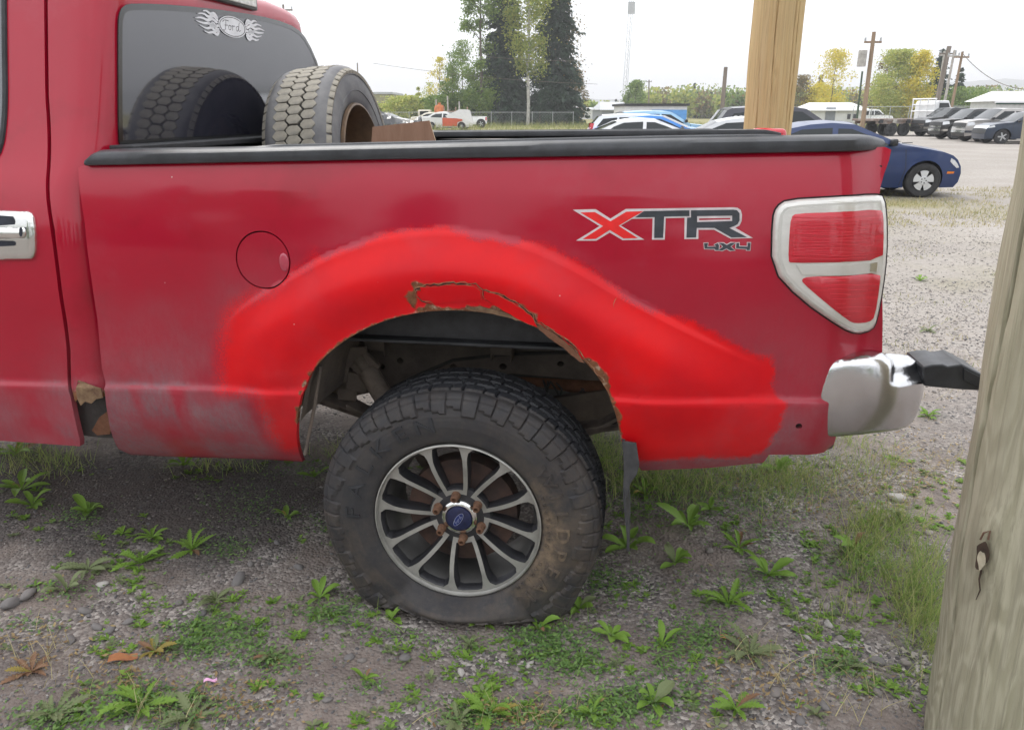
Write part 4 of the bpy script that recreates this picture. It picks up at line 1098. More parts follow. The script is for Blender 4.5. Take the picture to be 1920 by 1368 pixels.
for i,(k,t) in enumerate(kinds):
    f=col_pts(k,t); r=[]
    v15=f(1.75)[1]
    zt=1.80 if k in('side','far') else zroof(v15)
    zb=.632+random.uniform(-.015,.01) if k=='side' else (.64 if k=='arc' else .55)
    for j in range(NZ):
        z=lerp(zb,zt,j/(NZ-1)); u,v=f(z); r.append((u,v,z))
    u,v=f(zt); 
    for du,dz in((-.012,.022),(-.045,.040),(-.12,.055),(-.45,.085),(-1.1,.10)):
        if k in('back','arc','arc2') : r.append((u+du,v,zt+dz))
        elif k=='side': r.append((u+du*(.3 if du>-.1 else 1),v+.02+.03*min(1,-du*8),zt+dz))
        else: r.append((u+du*.2,v-.02-.03*min(1,-du*8),zt+dz))
    rows.append(r)
mb=MB(); mb.grid(rows); o=mb.build('cab_shell',M_PAINT,truck,50)
PV=np.array([(v.co.x,v.co.z) for v in o.data.vertices])
for k,v in(('spray',Z0(PV)),('dust',dcab(PV)*.8),('rust',np.clip((.675-PV[:,1])/.03,0,1)*(PV[:,0]<UC-.01)*1.0)):
    a=o.data.attributes.new(k,'FLOAT','POINT'); a.data.foreach_set('value',v.astype(np.float32))
cab=o
# rusted out rocker corner
mb=MB(); mb.grid([[ (useam(z)-.10,-wcab(-1.1,z)+.06,z),(useam(z)+.03,-wcab(-1.1,z)+.045,z),(UC+.12,-wcab(-1.1,z)+.06,z)] for z in np.linspace(.480,.70,5)]); mb.build('inner_sill',M_UNDER2,truck)
me=panel_mesh('rust_scab',TL([(147,712),(165,720),(190,728),(193,745),(180,748),(172,756),(160,752),(152,760),(145,745)],wcab,.002),lambda u,z:(u,-wcab(u,z)-.004,z),.004,[M_TAN],.01); inst('rust_scab',me,cab)
me=panel_mesh('rust_scab',TL([(172,790),(205,765),(214,800),(196,808),(192,822),(168,824),(158,815)],wcab),lambda u,z:(u,-wcab(u,z)+.035,z),.004,[M_RUST],.01); inst('rust_scab',me,cab)
None and panel_mesh('sill_end',TL([(152,816),(206,818),(205,830),(152,828)],wcab),lambda u,z:(u,-wcab(u,z)+.02,z),.1,[M_UNDER2],.02)
mb=MB(); mb.box((-1.95,1.0,.58),(1.5,1.3,.06)); mb.build('cab_floor',M_UNDER2,truck)
# rear window
M_FRIT=pm('window_border',(.012,.012,.013),.15,0,.1,20,coat=.5)
win=inst('rear_window',panel_mesh('rear_window',WN,lambda v,z:(UC+.006,v,z),-.006,[M_TINT,M_FRIT],.08,dirv=(1,0,0),side_mat=1),truck)
def vshr(poly,d): 
    q=shrink(poly,d); a=lambda p:abs(sum(p[i][0]*p[(i+1)%len(p)][1]-p[(i+1)%len(p)][0]*p[i][1] for i in range(len(p)))); 
    return q if (a(q)<a(poly))==(d>0) else shrink(poly,-d)
bi=vshr(WN,.014); bo=vshr(WN,-.004)
mb=MB(); mb.grid([[(UC+.0068,a,b) for a,b in bo]+[(UC+.0068,*bo[0])],[(UC+.0072,a,b) for a,b in bi]+[(UC+.0072,*bi[0])]]); mb.build('window_border',M_FRIT,win)
# white sticker: oval word flanked by flames
M_STK=pm('sticker_white',(.72,.72,.74),.45,0,.08,20)
ca=V_(393,44,UC); cb=V_(470,58,UC); cc=V_(432,51,UC); 
ox_,oz_=cc; sx_=(V_(458,57,UC)[0]-V_(406,47,UC)[0])/2; tl_=math.atan2(cb[1]-ca[1],cb[0]-ca[0]); sz_=abs(V_(432,33,UC)[1]-V_(432,72,UC)[1])/2
def dm(x,y): 
    X=x*sx_; Y=y*sz_; c,s=math.cos(tl_),math.sin(tl_); return (ox_+X*c-Y*s,oz_+X*s+Y*c)
stick=MB(); 
n=48; o1=[dm(math.cos(2*math.pi*i/n),math.sin(2*math.pi*i/n)) for i in range(n)]; o2_=[dm(.93*math.cos(2*math.pi*i/n),.91*math.sin(2*math.pi*i/n)) for i in range(n+1)]
stick.add([(UC+.0092,a,b) for a,b in o1],[tuple(range(n))])
o3=[dm(.88*math.cos(2*math.pi*i/n),.84*math.sin(2*math.pi*i/n)) for i in range(n+1)]
stick.grid([[(UC+.0096,a,b) for a,b in o2_],[(UC+.0096,a,b) for a,b in o3]],1)
script(stick,1,lambda x,y:(UC+.0097,*dm(x*.48,y*.98)),.006,.10)
stick.build('sticker_badge',[M_STK,M_FRIT],win,0,recalc=False)
fl=MB()
def flame(pts,wd,sgn):
    q=smoothpoly(pts,2,False); n=len(q); rows=[]
    for i,(x,y) in enumerate(q):
        a=q[max(0,i-1)];b=q[min(n-1,i+1)]; dx,dy=b[0]-a[0],b[1]-a[1]; L=math.hypot(dx,dy) or 1; t=i/(n-1); h=wd*(math.sin(math.pi*min(1,.25+t*.75))+.05)
        rows.append([(UC+.009,*dm(sgn*(x-dy/L*h*.6),y+dx/L*h)),(UC+.009,*dm(sgn*(x+dy/L*h*.6),y-dx/L*h))])
    fl.grid(rows)
FLM=[[(1.0,.3),(1.25,.75),(1.6,.45),(1.9,.75),(2.3,.62)],[(1.05,.1),(1.4,.45),(1.7,.15),(2.05,.35),(2.5,.2)],[(1.0,-.1),(1.3,-.3),(1.6,-.05),(2.0,-.15),(2.45,-.02)],[(1.0,-.35),(1.2,-.75),(1.5,-.35),(1.8,-.6),(2.25,-.35)],[(1.0,-.55),(1.15,-1.05),(1.4,-.75),(1.7,-.95),(2.0,-.8)],[(1.02,.5),(1.2,1.0),(1.45,.75),(1.7,1.05),(1.95,.95)],[(1.15,-.5),(1.35,.2),(1.5,-.4),(1.7,.1)]]
for sgn in(-1,1):
    fl=MB()
    for f in FLM: flame(f,.13,sgn)
    fl.build('sticker_flame',[M_STK],win,0,recalc=False)['kind']='stuff'
# lighter headrests behind the glass read as faint shapes: dark seats inside are hidden by the tint
# third brake light on the roof edge
q0=V_(383,3,UC); q1=V_(464,14,UC)
mb=MB(); vc=(q0[0]+q1[0])/2; zz=zroof(vc)+.004
mb.box((UC+.004,vc,zz+.012),(.03,.42,.06)); o=mb.build('roof_brake_lamp',pm('lamp_housing',(.06,.06,.065),.4,0,.2,20),truck,bevel=.006)
mb=MB(); mb.box((UC+.021,vc,zz+.012),(.008,.38,.042)); mb.build('lamp_lens',pm('clear_lamp',(.62,.60,.57),.2,.2,.2,60,.001,100),o,bevel=.003)
# ------------------------------------------------------------ spare wheel in the bed
M_SPT=pm('worn_dusty_rubber',(.38,.345,.28),.85,0,.2,14,.003,55,col2=(.17,.16,.14))
M_SPS=pm('grey_sidewall',(.20,.195,.19),.7,0,.35,7,.0008,120,col2=(.085,.085,.095))
M_GRV=pm('groove_rubber',(.035,.034,.033),.9,0,.2,30)
M_SPR=pm('old_steel_rim',(.22,.14,.08),.5,.35,.3,14,.0008,80,col2=(.10,.07,.05))
def spare():
    R=.385; Wd=.262
    c=at(627,312,3.28); root=empty('spare_wheel',(c.x,c.y,c.z))
    tag(root,'worn dusty spare tyre on a rusty steel rim standing in the truck bed','spare wheel')
    # tyre axis is local Z here; aim it rearward, a touch toward the viewer, leaning
    ax=Vector((math.cos(R_(-8)),math.sin(R_(-8)),.09)).normalized()
    root.rotation_mode='QUATERNION'; root.rotation_quaternion=ax.to_track_quat('Z','Y')
    g=Wd/2
    pr=[(.215,-g+.03),(.235,-g+.015),(.30,-g-.004),(.35,-g+.0),(.375,-g+.018),(.383,-g+.045),(R-.010,-g+.09),(R-.009,0),(R-.010,g-.09),(.383,g-.045),(.375,g-.018),(.35,g),(.30,g+.006),(.262,g+.0),(.235,g-.012),(.215,g-.03)]
    pr=smoothpoly(pr,1,False)
    mb=MB(); ro=[]
    mb.lathe([p for p in pr if p[0]<.379 or p[1]<0 and p[0]<.379],96); 
    mb=MB(); mb.lathe(pr,120); ty=mb.build('tyre',M_SPS,root,40)
    mb=MB(); mb.lathe([(.3785,-g+.03),(R-.0085,-g+.09),(R-.0075,0),(R-.0085,g-.09),(.3785,g-.03)],120); mb.build('tread_base',M_GRV,ty)
    for rr in(.285,.345):
        mb=MB(); mb.lathe([(rr-.002,g+.0015),(rr,g+.0062 if rr<.3 else g+.0035),(rr+.002,g+.0015)],96); mb.build('sidewall_ring',M_SPS,ty)
    mb=MB(); mb.lathe([(.2385,g-.008),(.236,g+.004),(.228,g+.006),(.221,g-.002),(.217,g-.02),(.205,g-.04),(.203,-.02),(.20,-.05),(.16,-.055),(.12,-.03),(.06,-.03),(.001,-.03)],72); mb.build('steel_rim',M_SPR,root)
    # tread blocks: one mesh per row, shared
    rows=[(-.106,.044,'s'),(-.054,.059,'h'),(0,.059,'h'),(.054,.059,'h'),(.106,.044,'s')]
    nb=62
    def blk(wd,L,kind,sg):
        if kind=='h': P=[(-wd/2+.001,-L*.10),(-wd*.27,-L*.47),(wd*.24,-L*.48),(wd/2-.001,-L*.08),(wd/2-.003,L*.12),(wd*.25,L*.48),(-wd*.28,L*.47),(-wd/2+.001,L*.14)]
        else: P=[(-wd/2,-L*.36),(-wd*.1,-L*.47),(wd*.7,-L*.40),(wd*.72,L*.38),(0,L*.46),(-wd/2,L*.34)]
        if sg<0: P=[(-a,b) for a,b in P][::-1]
        n=len(P); mb=MB()
        def zz(a,h): # crown: drop the shoulder end
            return h-(0.020*max(0,abs(a)/.029-0.75)**1.3 if kind=='s' else 0)
        cx=0
        v=[(a*1.0,b,-.012) for a,b in P]+[(a*1.0,b,zz(a,.0035) if (a*sg>0) else .0035) for a,b in P]+[(a*.94,b*.93,zz(a,.0048) if a*sg>0 else .0048) for a,b in P]
        mb.add(v,[(i,(i+1)%n,n+(i+1)%n,n+i) for i in range(n)]+[(n+i,n+(i+1)%n,2*n+(i+1)%n,2*n+i) for i in range(n)]+[tuple(range(2*n,3*n))])
        return mb.mesh('tread_block',M_SPT,30)
    L=2*math.pi*(R-.005)/nb
    for ri,(x,wd,kd) in enumerate(rows):
        sg=1 if x>=0 else -1
        me=blk(wd,L,kd,sg)
        rb=R-.004-(.012 if kd=='s' else (.002 if abs(x)>.01 else 0))
        for k in range(nb):
            a=2*math.pi*(k+(.5 if ri%2 else 0)+random.uniform(-.07,.07))/nb
            o=bpy.data.objects.new('tread_block',me); COL.objects.link(o); o.parent=root
            X=Vector((0,0,1)); Z=Vector((math.cos(a),math.sin(a),0)); Y=Z.cross(X)
            if kd=='s': # tilt outward
                t=.32*sg; X,Z=(X*math.cos(t)-Z*math.sin(t)),(Z*math.cos(t)+X*math.sin(t))
            M=Matrix((X,Y,Z)).transposed().to_4x4(); M.translation=Vector((math.cos(a)*rb,math.sin(a)*rb,x)); o.matrix_local=M
spare()
# plywood offcut leaning in the bed
M_PLY=pm('plywood_face',(.36,.21,.14),.75,0,.25,3,.0006,60,col2=(.25,.135,.085),stretch=(9,1,1.2))
M_PLE=pm('plywood_edge',(.55,.42,.27),.8,0,.2,40)
def ply():
    Y=3.05; P=[at(700,238,Y),at(806,226,Y),at(850,372,Y),at(690,380,Y)]
    mb=MB(); poly=[(p.x,p.z) for p in P]; c=P[3]
    mb.prism([(a-c.x,b-c.z) for a,b in poly],-.02,.0,0,ms=1)
    o=mb.build('plywood_board',[M_PLY,M_PLE],None,0,loc=(c.x,c.y,c.z)); tag(o,'brown plywood offcut leaning in the truck bed beside the spare tyre','board')
ply()
# ------------------------------------------------------------ background: hills, trees, fence, poles, buildings
def ridge(name,Y,prof,mat,seed,depth=400):
    V=[];F=[]; n=220; x0,x1=prof[0][0],prof[-1][0]
    rows=[]
    for k,(dy,f) in enumerate(((0,0),(depth*.3,.45),(depth*.7,.85),(depth,1.0),(depth*1.6,.5))):
        r=[]
        for i in range(n):
            x=lerp(x0,x1,i/(n-1)); h=interp(prof,x)
            h*=1+.10*mnoise.fractal(Vector((x/Y*4,seed,k*.3)),1,2,4)
            r.append((x,Y+dy,-1+h*f+(6*mnoise.noise(Vector((x/14,seed,k))) if k else 0)))
        rows.append(r)
    mb=MB(); mb.grid(rows); o=mb.build(name,mat,None,30,recalc=False); tag(o,kind='structure'); return o
M_HILL=pm('forested_hill',(.055,.075,.05),1,0,.4,.02,col2=(.035,.05,.04),spec=0)
ridge('hills',1500,[(-2200,14),(-500,24),(0,28),(120,30),(260,32),(420,34),(620,44),(900,62),(1200,78),(2200,60)],M_HILL,3,500)
# foliage materials
def leaf_mat(name,c1,c2,c3=None,tr=.35):
    m,nt,b=nodes(name); N=nt.nodes.new; L=nt.links.new
    g=N('ShaderNodeNewGeometry'); cr=N('ShaderNodeValToRGB'); cr.color_ramp.elements[0].color=(*c1,1); cr.color_ramp.elements[1].color=(*c2,1)
    if c3: e=cr.color_ramp.elements.new(.8); e.color=(*c3,1)
    L(g.outputs['Random Per Island'],cr.inputs[0]); L(cr.outputs[0],b.inputs['Base Color']); b.inputs['Roughness'].default_value=.6; b.inputs['Specular IOR Level'].default_value=.25
    t=N('ShaderNodeBsdfTranslucent'); hs=N('ShaderNodeHueSaturation'); hs.inputs['Value'].default_value=1.4; L(cr.outputs[0],hs.inputs['Color']); L(hs.outputs[0],t.inputs[0])
    mx=N('ShaderNodeMixShader'); mx.inputs[0].default_value=tr; L(b.outputs[0],mx.inputs[1]); L(t.outputs[0],mx.inputs[2]); L(mx.outputs[0],nt.nodes['Material Output'].inputs[0]); return m
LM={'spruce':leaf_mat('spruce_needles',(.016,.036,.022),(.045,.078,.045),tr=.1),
 'green':leaf_mat('green_leaves',(.07,.14,.03),(.15,.24,.06),(.22,.29,.07)),
 'mid':leaf_mat('birch_leaves',(.12,.19,.04),(.24,.32,.07),(.40,.40,.09)),
 'yellow':leaf_mat('yellow_leaves',(.55,.43,.05),(.75,.60,.08),(.48,.46,.08)),
 'pale':leaf_mat('pale_green_leaves',(.22,.30,.07),(.38,.44,.13),(.48,.46,.14)),
 'olive':leaf_mat('olive_leaves',(.10,.11,.05),(.20,.18,.08),(.26,.18,.07))}
M_BARK=pm('bark',(.13,.11,.09),.95,0,.3,6,.01,20); M_BIRCH=pm('birch_bark',(.55,.53,.48),.85,0,.3,9,.004,30,stretch=(1,1,.25))
def tri_cloud(C,size,droop=None,asp=.55):
    n=len(C); A=rng.normal(size=(n,3)); A/=np.linalg.norm(A,axis=1)[:,None]
    if droop is not None: A=A*.5+droop; A/=np.linalg.norm(A,axis=1)[:,None]
    B=rng.normal(size=(n,3)); B-= (B*A).sum(1)[:,None]*A; B/=np.linalg.norm(B,axis=1)[:,None]
    s=(size*rng.uniform(.6,1.4,n))[:,None]
    V=np.stack([C-A*s*.5,C+B*s*asp*.5,C+A*s*.5,C-B*s*asp*.5],1).reshape(-1,3)
    F=np.arange(n*4).reshape(-1,4); return V,F
def cloud_mesh(name,V,F,mat):
    me=bpy.data.meshes.new(name); me.vertices.add(len(V)); me.vertices.foreach_set('co',np.asarray(V,np.float32).ravel())
    k=F.shape[1]; me.loops.add(F.size); me.loops.foreach_set('vertex_index',F.ravel().astype(np.int32)); me.polygons.add(len(F))
    me.polygons.foreach_set('loop_start',np.arange(0,F.size,k,dtype=np.int32)); me.polygons.foreach_set('loop_total',np.full(len(F),k,np.int32))
    me.materials.append(mat); me.update(calc_edges=True); return me
def conifer_mesh(h,r,n=5200,base=.06,mat='spruce',sz=.30,pw=.9):
    lev=int(h*2.6); P=[];D=[]
    for i in range(lev):
        t=(i+rng.uniform(0,1))/lev; z=h*(base+(1-base)*t); rr=r*(1-t)**pw*rng.uniform(.72,1.15)+.12
        nb=int(6+7*(1-t)); a0=rng.uniform(0,6.28)
        for k in range(nb):
            a=a0+6.283*k/nb+rng.uniform(-.25,.25); L=rr*rng.uniform(.6,1.12); m=max(4,int(n/(lev*nb)*2*(L/r+.15)))
            s=rng.uniform(0,1,m)**.8; spread=.10+.22*s*L*.5
            x=np.cos(a)*s*L+rng.normal(0,1,m)*spread*.6; y=np.sin(a)*s*L+rng.normal(0,1,m)*spread*.6; zz=z-.38*L*s**1.3+rng.normal(0,.07,m)-np.abs(rng.normal(0,.10,m))
            P.append(np.stack([x,y,zz],1)); D.append(np.tile([math.cos(a)*.8,math.sin(a)*.8,-.5],(m,1)))
    P=np.concatenate(P); D=np.concatenate(D); V,F=tri_cloud(P,sz,D,.5); return cloud_mesh('crown',V,F,LM[mat])
def decid_mesh(h,r,n=6000,base=.25,mat='green',sz=.22,gap=.5,shape=1.0,limbs=None):
    K=int(26+h*2); P=[]; Lb=[]
    for i in range(K):
        t=rng.uniform(0,1); z=h*(base+(1-base)*t); env=r*(math.sin(math.pi*min(1,(t*.86+.12)))**shape)
        a=rng.uniform(0,6.283); rad=env*rng.uniform(.15,1)**.6; c=np.array([math.cos(a)*rad,math.sin(a)*rad,z]); s=r*rng.uniform(.13,.30)
        m=int(n/K*rng.uniform(.5,1.6)); q=rng.normal(size=(m,3))*s*np.array([1,1,.85]); P.append(c+q); Lb.append(c)
    P=np.concatenate(P); P=P[P[:,2]<h]; V,F=tri_cloud(P,sz,None,.7); return cloud_mesh('crown',V,F,LM[mat]),Lb
def trunk_mesh(h,r0,limbs=(),mat=None,lean=.0):
    mb=MB(); k=9; pts=[(lean*(i/k)**2*h+.05*math.sin(i*1.7),.05*math.cos(i*2.3),h*i/k) for i in range(k+1)]; mb.tube(pts,[r0*(1-.88*i/k) for i in range(k+1)],8)
    for c in limbs:
        z0=max(.2*h,c[2]-math.hypot(c[0],c[1])*.9); mb.tube([(0,0,z0),(c[0]*.5,c[1]*.5,lerp(z0,c[2],.6)),tuple(c)],[r0*.28,r0*.16,r0*.04],5)
    return mb.mesh('trunk',mat or M_BARK,60)
def tree(name,label,cat,px,Y,h,kind,r,mat,group=None,bark=None,base=None,n=5000,sz=.24,shape=1.0,z=0,X=None):
    p=at(px,210,Y) if X is None else Vector((X,Y,0))
    o=empty(name,(p.x,Y,z),random.uniform(0,6)); tag(o,label,cat,group)
    if kind=='con':
        cm=conifer_mesh(h,r,n,base if base is not None else .06,mat,sz); L=()
    else: cm,L=decid_mesh(h,r,n,base if base is not None else .25,mat,sz,shape=shape); L=L[::3]
    inst('crown',cm,o); inst('trunk',trunk_mesh(h*.97,max(.07,h*.011),L,bark),o); return o
TG='trees behind the chain link fence'
tree('spruce_tree','tall narrow dark spruce, left of the two spruces behind the chain link fence','spruce tree',945,95,22,'con',3.6,'spruce',TG,n=17000,sz=.5,base=.03)
tree('spruce_tree','tall dark spruce at the right edge of the big tree clump','spruce tree',1042,96,24,'con',3.6,'spruce',TG,n=19000,sz=.5,base=.03)
tree('birch_tree','yellowing birch with a white trunk between the two tall spruces','birch tree',990,92.5,21,'dec',2.5,'mid',TG,bark=M_BIRCH,base=.26,n=9500,sz=.26)
tree('aspen_tree','bright green aspen forming the left side of the big tree clump','aspen tree',903,93,19.5,'dec',2.3,'green',TG,base=.08,n=13000,sz=.24,shape=.6)
tree('aspen_tree','thin green aspen with see through crown beside the tree clump','aspen tree',868,100,9.6,'dec',1.9,'green',TG,base=.1,n=5000,sz=.2)
tree('aspen_tree','slender mid green aspen left of the big tree clump above the wrecks','aspen tree',850,96,8.0,'dec',1.5,'green',TG,base=.08,n=3200,sz=.2)
tree('aspen_tree','thin pale yellow aspen standing above the orange machine','aspen tree',826,98,7.6,'dec',1.3,'yellow',TG,base=.15,n=1500,sz=.18)
tree('young_tree','small yellow green sapling left of the yellow aspen','young tree',808,104,5.0,'dec',1.2,'pale',TG,base=.05,n=1800,sz=.18)
tree('spruce_tree','small pointed conifer poking up left of the saplings','spruce tree',786,108,4.6,'con',1.0,'pale',TG,n=1500,sz=.25)
tree('spruce_tree','tiny conifer beside the tan building','spruce tree',762,112,4.0,'con',.9,'pale',TG,n=1200,sz=.25)
tree('young_tree','low leafy shrub tree under the tall spruces by the right fence end','young tree',1078,98,6.2,'dec',1.4,'olive',TG,base=.02,n=3000,sz=.2)
tree('young_tree','wispy bare twigged sapling leaning out right of the dark spruce','young tree',1064,96,13.5,'dec',2.0,'olive',TG,base=.3,n=700,sz=.22)
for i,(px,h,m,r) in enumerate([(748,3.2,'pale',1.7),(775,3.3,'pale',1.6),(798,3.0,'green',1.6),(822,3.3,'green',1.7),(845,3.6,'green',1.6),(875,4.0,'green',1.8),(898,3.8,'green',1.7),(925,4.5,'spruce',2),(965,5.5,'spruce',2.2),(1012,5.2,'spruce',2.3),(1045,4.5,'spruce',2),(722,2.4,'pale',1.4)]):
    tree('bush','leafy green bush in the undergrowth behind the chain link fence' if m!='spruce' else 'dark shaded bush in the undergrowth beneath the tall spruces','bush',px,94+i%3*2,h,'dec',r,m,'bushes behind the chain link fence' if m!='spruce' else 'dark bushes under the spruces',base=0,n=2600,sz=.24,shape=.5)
G2='trees behind the far parking lot'
tree('aspen_tree','round grey green tree beside the lattice mast','aspen tree',1190,150,7.0,'dec',1.9,'green',None,base=.05,n=3500,sz=.34)
tree('aspen_tree','tall thin yellow aspen above the white shed','aspen tree',1556,112,9.6,'dec',2.5,'yellow',None,base=.15,n=2900,sz=.24)
tree('aspen_tree','wide golden aspen left of the tall one behind the white shed','aspen tree',1532,118,5.4,'dec',2.3,'yellow',None,base=.1,n=3000,sz=.26)
tree('aspen_tree','broad light green aspen left of the bright yellow tree','aspen tree',1674,100,8.6,'dec',3.0,'pale',None,base=.06,n=13000,sz=.22)
tree('aspen_tree','slim bright yellow aspen between the green aspen and the dark spruces','aspen tree',1714,98,8.4,'dec',1.9,'yellow',None,base=.06,n=9000,sz=.22)
tree('aspen_tree','thin half bare tree left of the broad green aspen','aspen tree',1648,104,8.2,'dec',1.6,'olive',None,base=.1,n=1600,sz=.22)
tree('spruce_tree','dark spruce just right of the bright yellow tree','spruce tree',1750,104,9.0,'con',2.9,'spruce',None,n=8000,sz=.3)
tree('spruce_tree','shorter spruce behind the group of leaning poles','spruce tree',1790,106,6.8,'con',2.0,'spruce',None,n=3600,sz=.3)
tree('spruce_tree','small spruce at the left behind the standing log post','spruce tree',1532,126,7.0,'con',1.5,'olive',None,n=2500,sz=.3)
tree('aspen_tree','green bushy tree right of the leaning poles','aspen tree',1806,100,4.4,'dec',2.6,'green',None,base=.02,n=5000,sz=.22,shape=.6)
tree('aspen_tree','brownish thinning tree beside the standing log post','aspen tree',1497,120,6.6,'dec',2.0,'olive',None,base=.1,n=3000,sz=.24)
# mid distance treeline: far wood, reads as one mass between px 1190 and 1830
def far_wood():
    V=[];F=[];b=0
    mats=['olive','mid','green','pale','spruce']
    P={m:[] for m in mats}
    for i in range(300):
        px=rng.uniform(1180,1900) if i<280 else rng.uniform(1085,1200); Y=rng.uniform(170,260); 
        h=Y/1450*rng.uniform(22,42)*(.55 if px<1190 else 1)*(1.15 if 1280<px<1330 else 1)+1.4; p=at(px,210,Y); m=mats[int(rng.choice(5,p=[.25,.22,.22,.11,.20]))]
        k=330
        if m=='spruce': t=rng.uniform(0,1,k); a=rng.uniform(0,6.28,k); rr=h*.17*(1-t)*rng.uniform(.3,1,k); q=np.stack([np.cos(a)*rr,np.sin(a)*rr,t*h],1)
        else: q=rng.normal(size=(k,3))*np.array([h*.17,h*.17,h*.22])+np.array([0,0,h*.55]); q[:,2]=np.clip(q[:,2],0,h*1.05)
        P[m].append(q+np.array([p.x,Y,0]))
    for m in mats:
        if P[m]:
            V,F=tri_cloud(np.concatenate(P[m]),.75,None,.8); o=inst('far_wood',cloud_mesh('far_wood',V,F,LM[m])); tag(o,'distant mixed wood beyond the parking lot','wood',None,'stuff')
far_wood()
# trees across the road behind the viewer, mirrored in the rear window and paint
BT='trees behind the viewer mirrored in the glass'
c0=tree('spruce_tree','dark spruce in the row opposite the truck mirrored in its window','spruce tree',0,-30,15,'con',3.2,'spruce',BT,n=3500,sz=.6,X=-30)
d0=tree('aspen_tree','leafy tree in the row opposite the truck mirrored in its window','aspen tree',0,-27,11,'dec',3.4,'green',BT,base=.05,n=3500,sz=.5,X=-22)
for i,(x,y,s) in enumerate([(-38,-33,.9),(-14,-28,.8),(-6,-33,1.1),(3,-30,.85),(12,-32,1.0),(20,-28,.8),(27,-33,1.1),(35,-30,.9),(46,-30,1),(-46,-26,1),(-27,-14,.5),(56,-18,.9)]):
    c=copy_tree(c0 if i%2 else d0); c.location=(x,y,0); c.scale=(s*1.2,s*1.2,s); c.rotation_euler=(0,0,i*1.3)

# ---- chain link fences
M_GALV=pm('galvanised_steel',(.42,.44,.44),.5,.6,.15,10)
def fence(label,A,B,h,n,ws=.3):
    A=Vector((A.x,A.y,0));B=Vector((B.x,B.y,0));d=B-A;L=d.length; ang=math.atan2(d.y,d.x); root=empty('chain_link_fence',A,ang); tag(root,label,'fence')
    mb0=MB().tube([(0,0,0),(0,0,h+.08)],.035,8); pm_=mb0.mesh('post',M_GALV)
    for i in range(n+1): inst('post',pm_,root,(L*i/n,0,0))
    MB().tube([(0,0,h),(L,0,h)],.025,6).build('top_rail',M_GALV,root)
    mb=MB(); w=.006
    x=-h
    while x<L:
        for sg in(1,-1):
            xa,xb=(x,x+h) if sg>0 else (x+h,x)
            z0,z1=.03,h
            # clip to the fence length
            pts=[(xa,z0),(xb,z1)]
            if min(xa,xb)<0 or max(xa,xb)>L: continue
            mb.add([(xa-w,.02*sg,z0),(xa+w,.02*sg,z0),(xb+w,.02*sg,z1),(xb-w,.02*sg,z1)],[(0,1,2,3)])
        x+=ws
    o=mb.build('chain_link_mesh',M_GALV,root,0,recalc=False); o['kind']='stuff'; return root
fence('long galvanised chain link fence in front of the tall tree clump',at(690,215,86),at(1075,215,86),1.42,10)
fence('chain link fence behind the row of parked trucks on the far right',at(1600,210,74),at(1900,210,66),1.9,8)
# ---- poles
M_POLE=pm('weathered_pole',(.20,.17,.14),.9,0,.2,5,.002,40,stretch=(1,1,.1)); M_POLE2=pm('tan_pole',(.28,.20,.13),.9,0,.2,5,.002,40,stretch=(1,1,.1)); M_PALE=pm('pale_pole',(.42,.40,.36),.9,0,.2,5)
def pole(label,pb,ptp,Y,r,mat=None,arm=None,cat='utility pole',extra=None,name='utility_pole'):
    a=at(pb[0],pb[1],Y); a.z=0; b=at(ptp[0],ptp[1],Y); o=empty(name,a); tag(o,label,cat); d=b-a
    MB().tube([(0,0,0),tuple(d)],[r,r*.75],9).build('shaft',mat or M_POLE,o)
    if arm: 
        for dz,w in arm: MB().box((d.x*(1-dz/d.z),0,d.z-dz),(w,.1,.1)).build('cross_arm',mat or M_POLE,o)
        for dz,w in arm:
            for s in(-.45,0,.45): MB().tube([(d.x+s*w,0,d.z-dz+.05),(d.x+s*w,0,d.z-dz+.22)],.05,6).build('insulator',M_GALV,o)
    if extra: extra(o,d)
    return o
pole('utility pole whose crossarm just clears the truck cab roof','x' and (533,210),(531,9),60,.10,arm=[(.35,1.3)])
pole('lone thin pole rising above the spare tyre',(672,205),(670,118),120,.12)
pole('slim power pole right of the tall tree clump',(1078,212),(1080,143),110,.12,arm=[(.25,1.6)])
pole('thin pole right of the round tree and lattice mast',(1217,210),(1217,150),140,.14,arm=[(.3,.9)])
pole('short thick weathered post standing alone above the dark wagon',(1352,225),(1361,126),38,.115,cat='post',name='standing_post')
def tr(o,d): MB().tube([(d.x-.45,0,d.z-1.7),(d.x-.45,0,d.z-.9)],.22,10).build('transformer',M_PALE,o)
pole('tan leaning power pole with a grey transformer right of the white shed',(1616,245),(1639,60),44,.13,M_POLE2,arm=[(.5,.9)],extra=tr)
pole('short dark green pole just left of the tan leaning power pole',(1610,200),(1617,134),70,.10,pm('green_pole',(.05,.08,.05),.8))
pole('thick dark leaning power pole, first of the leaning group at the right',(1752,200),(1780,87),60,.20,M_POLE,arm=[(.5,1.2)])
pole('pale thin pole just left of the thick dark leaning pole',(1757,200),(1771,96),66,.10,M_PALE,arm=[(.3,.8)])
pole('pale leaning pole in the middle of the leaning group',(1767,205),(1790,94),58,.10,M_PALE,arm=[(.4,.8)])
pole('tan leaning pole, rightmost of the leaning group',(1782,205),(1805,97),56,.10,M_POLE2,arm=[(.35,1.0)])
def wire(label,A,B,sag,r=.012):
    A=Vector(A);B=Vector(B); pts=[A.lerp(B,i/24)+Vector((0,0,-sag*4*(i/24)*(1-i/24))) for i in range(25)]
    o=MB().tube(pts,r,5).build('overhead_wire',M_POLE,None); tag(o,label,'wire')
wire('overhead wire sagging from the rightmost leaning pole out of frame',at(1806,102,56),at(1990,160,50),1.0,.022)
wire('faint lower overhead wire crossing in front of the tall tree clump',at(700,119,78),at(1120,158,78),.3,.016)
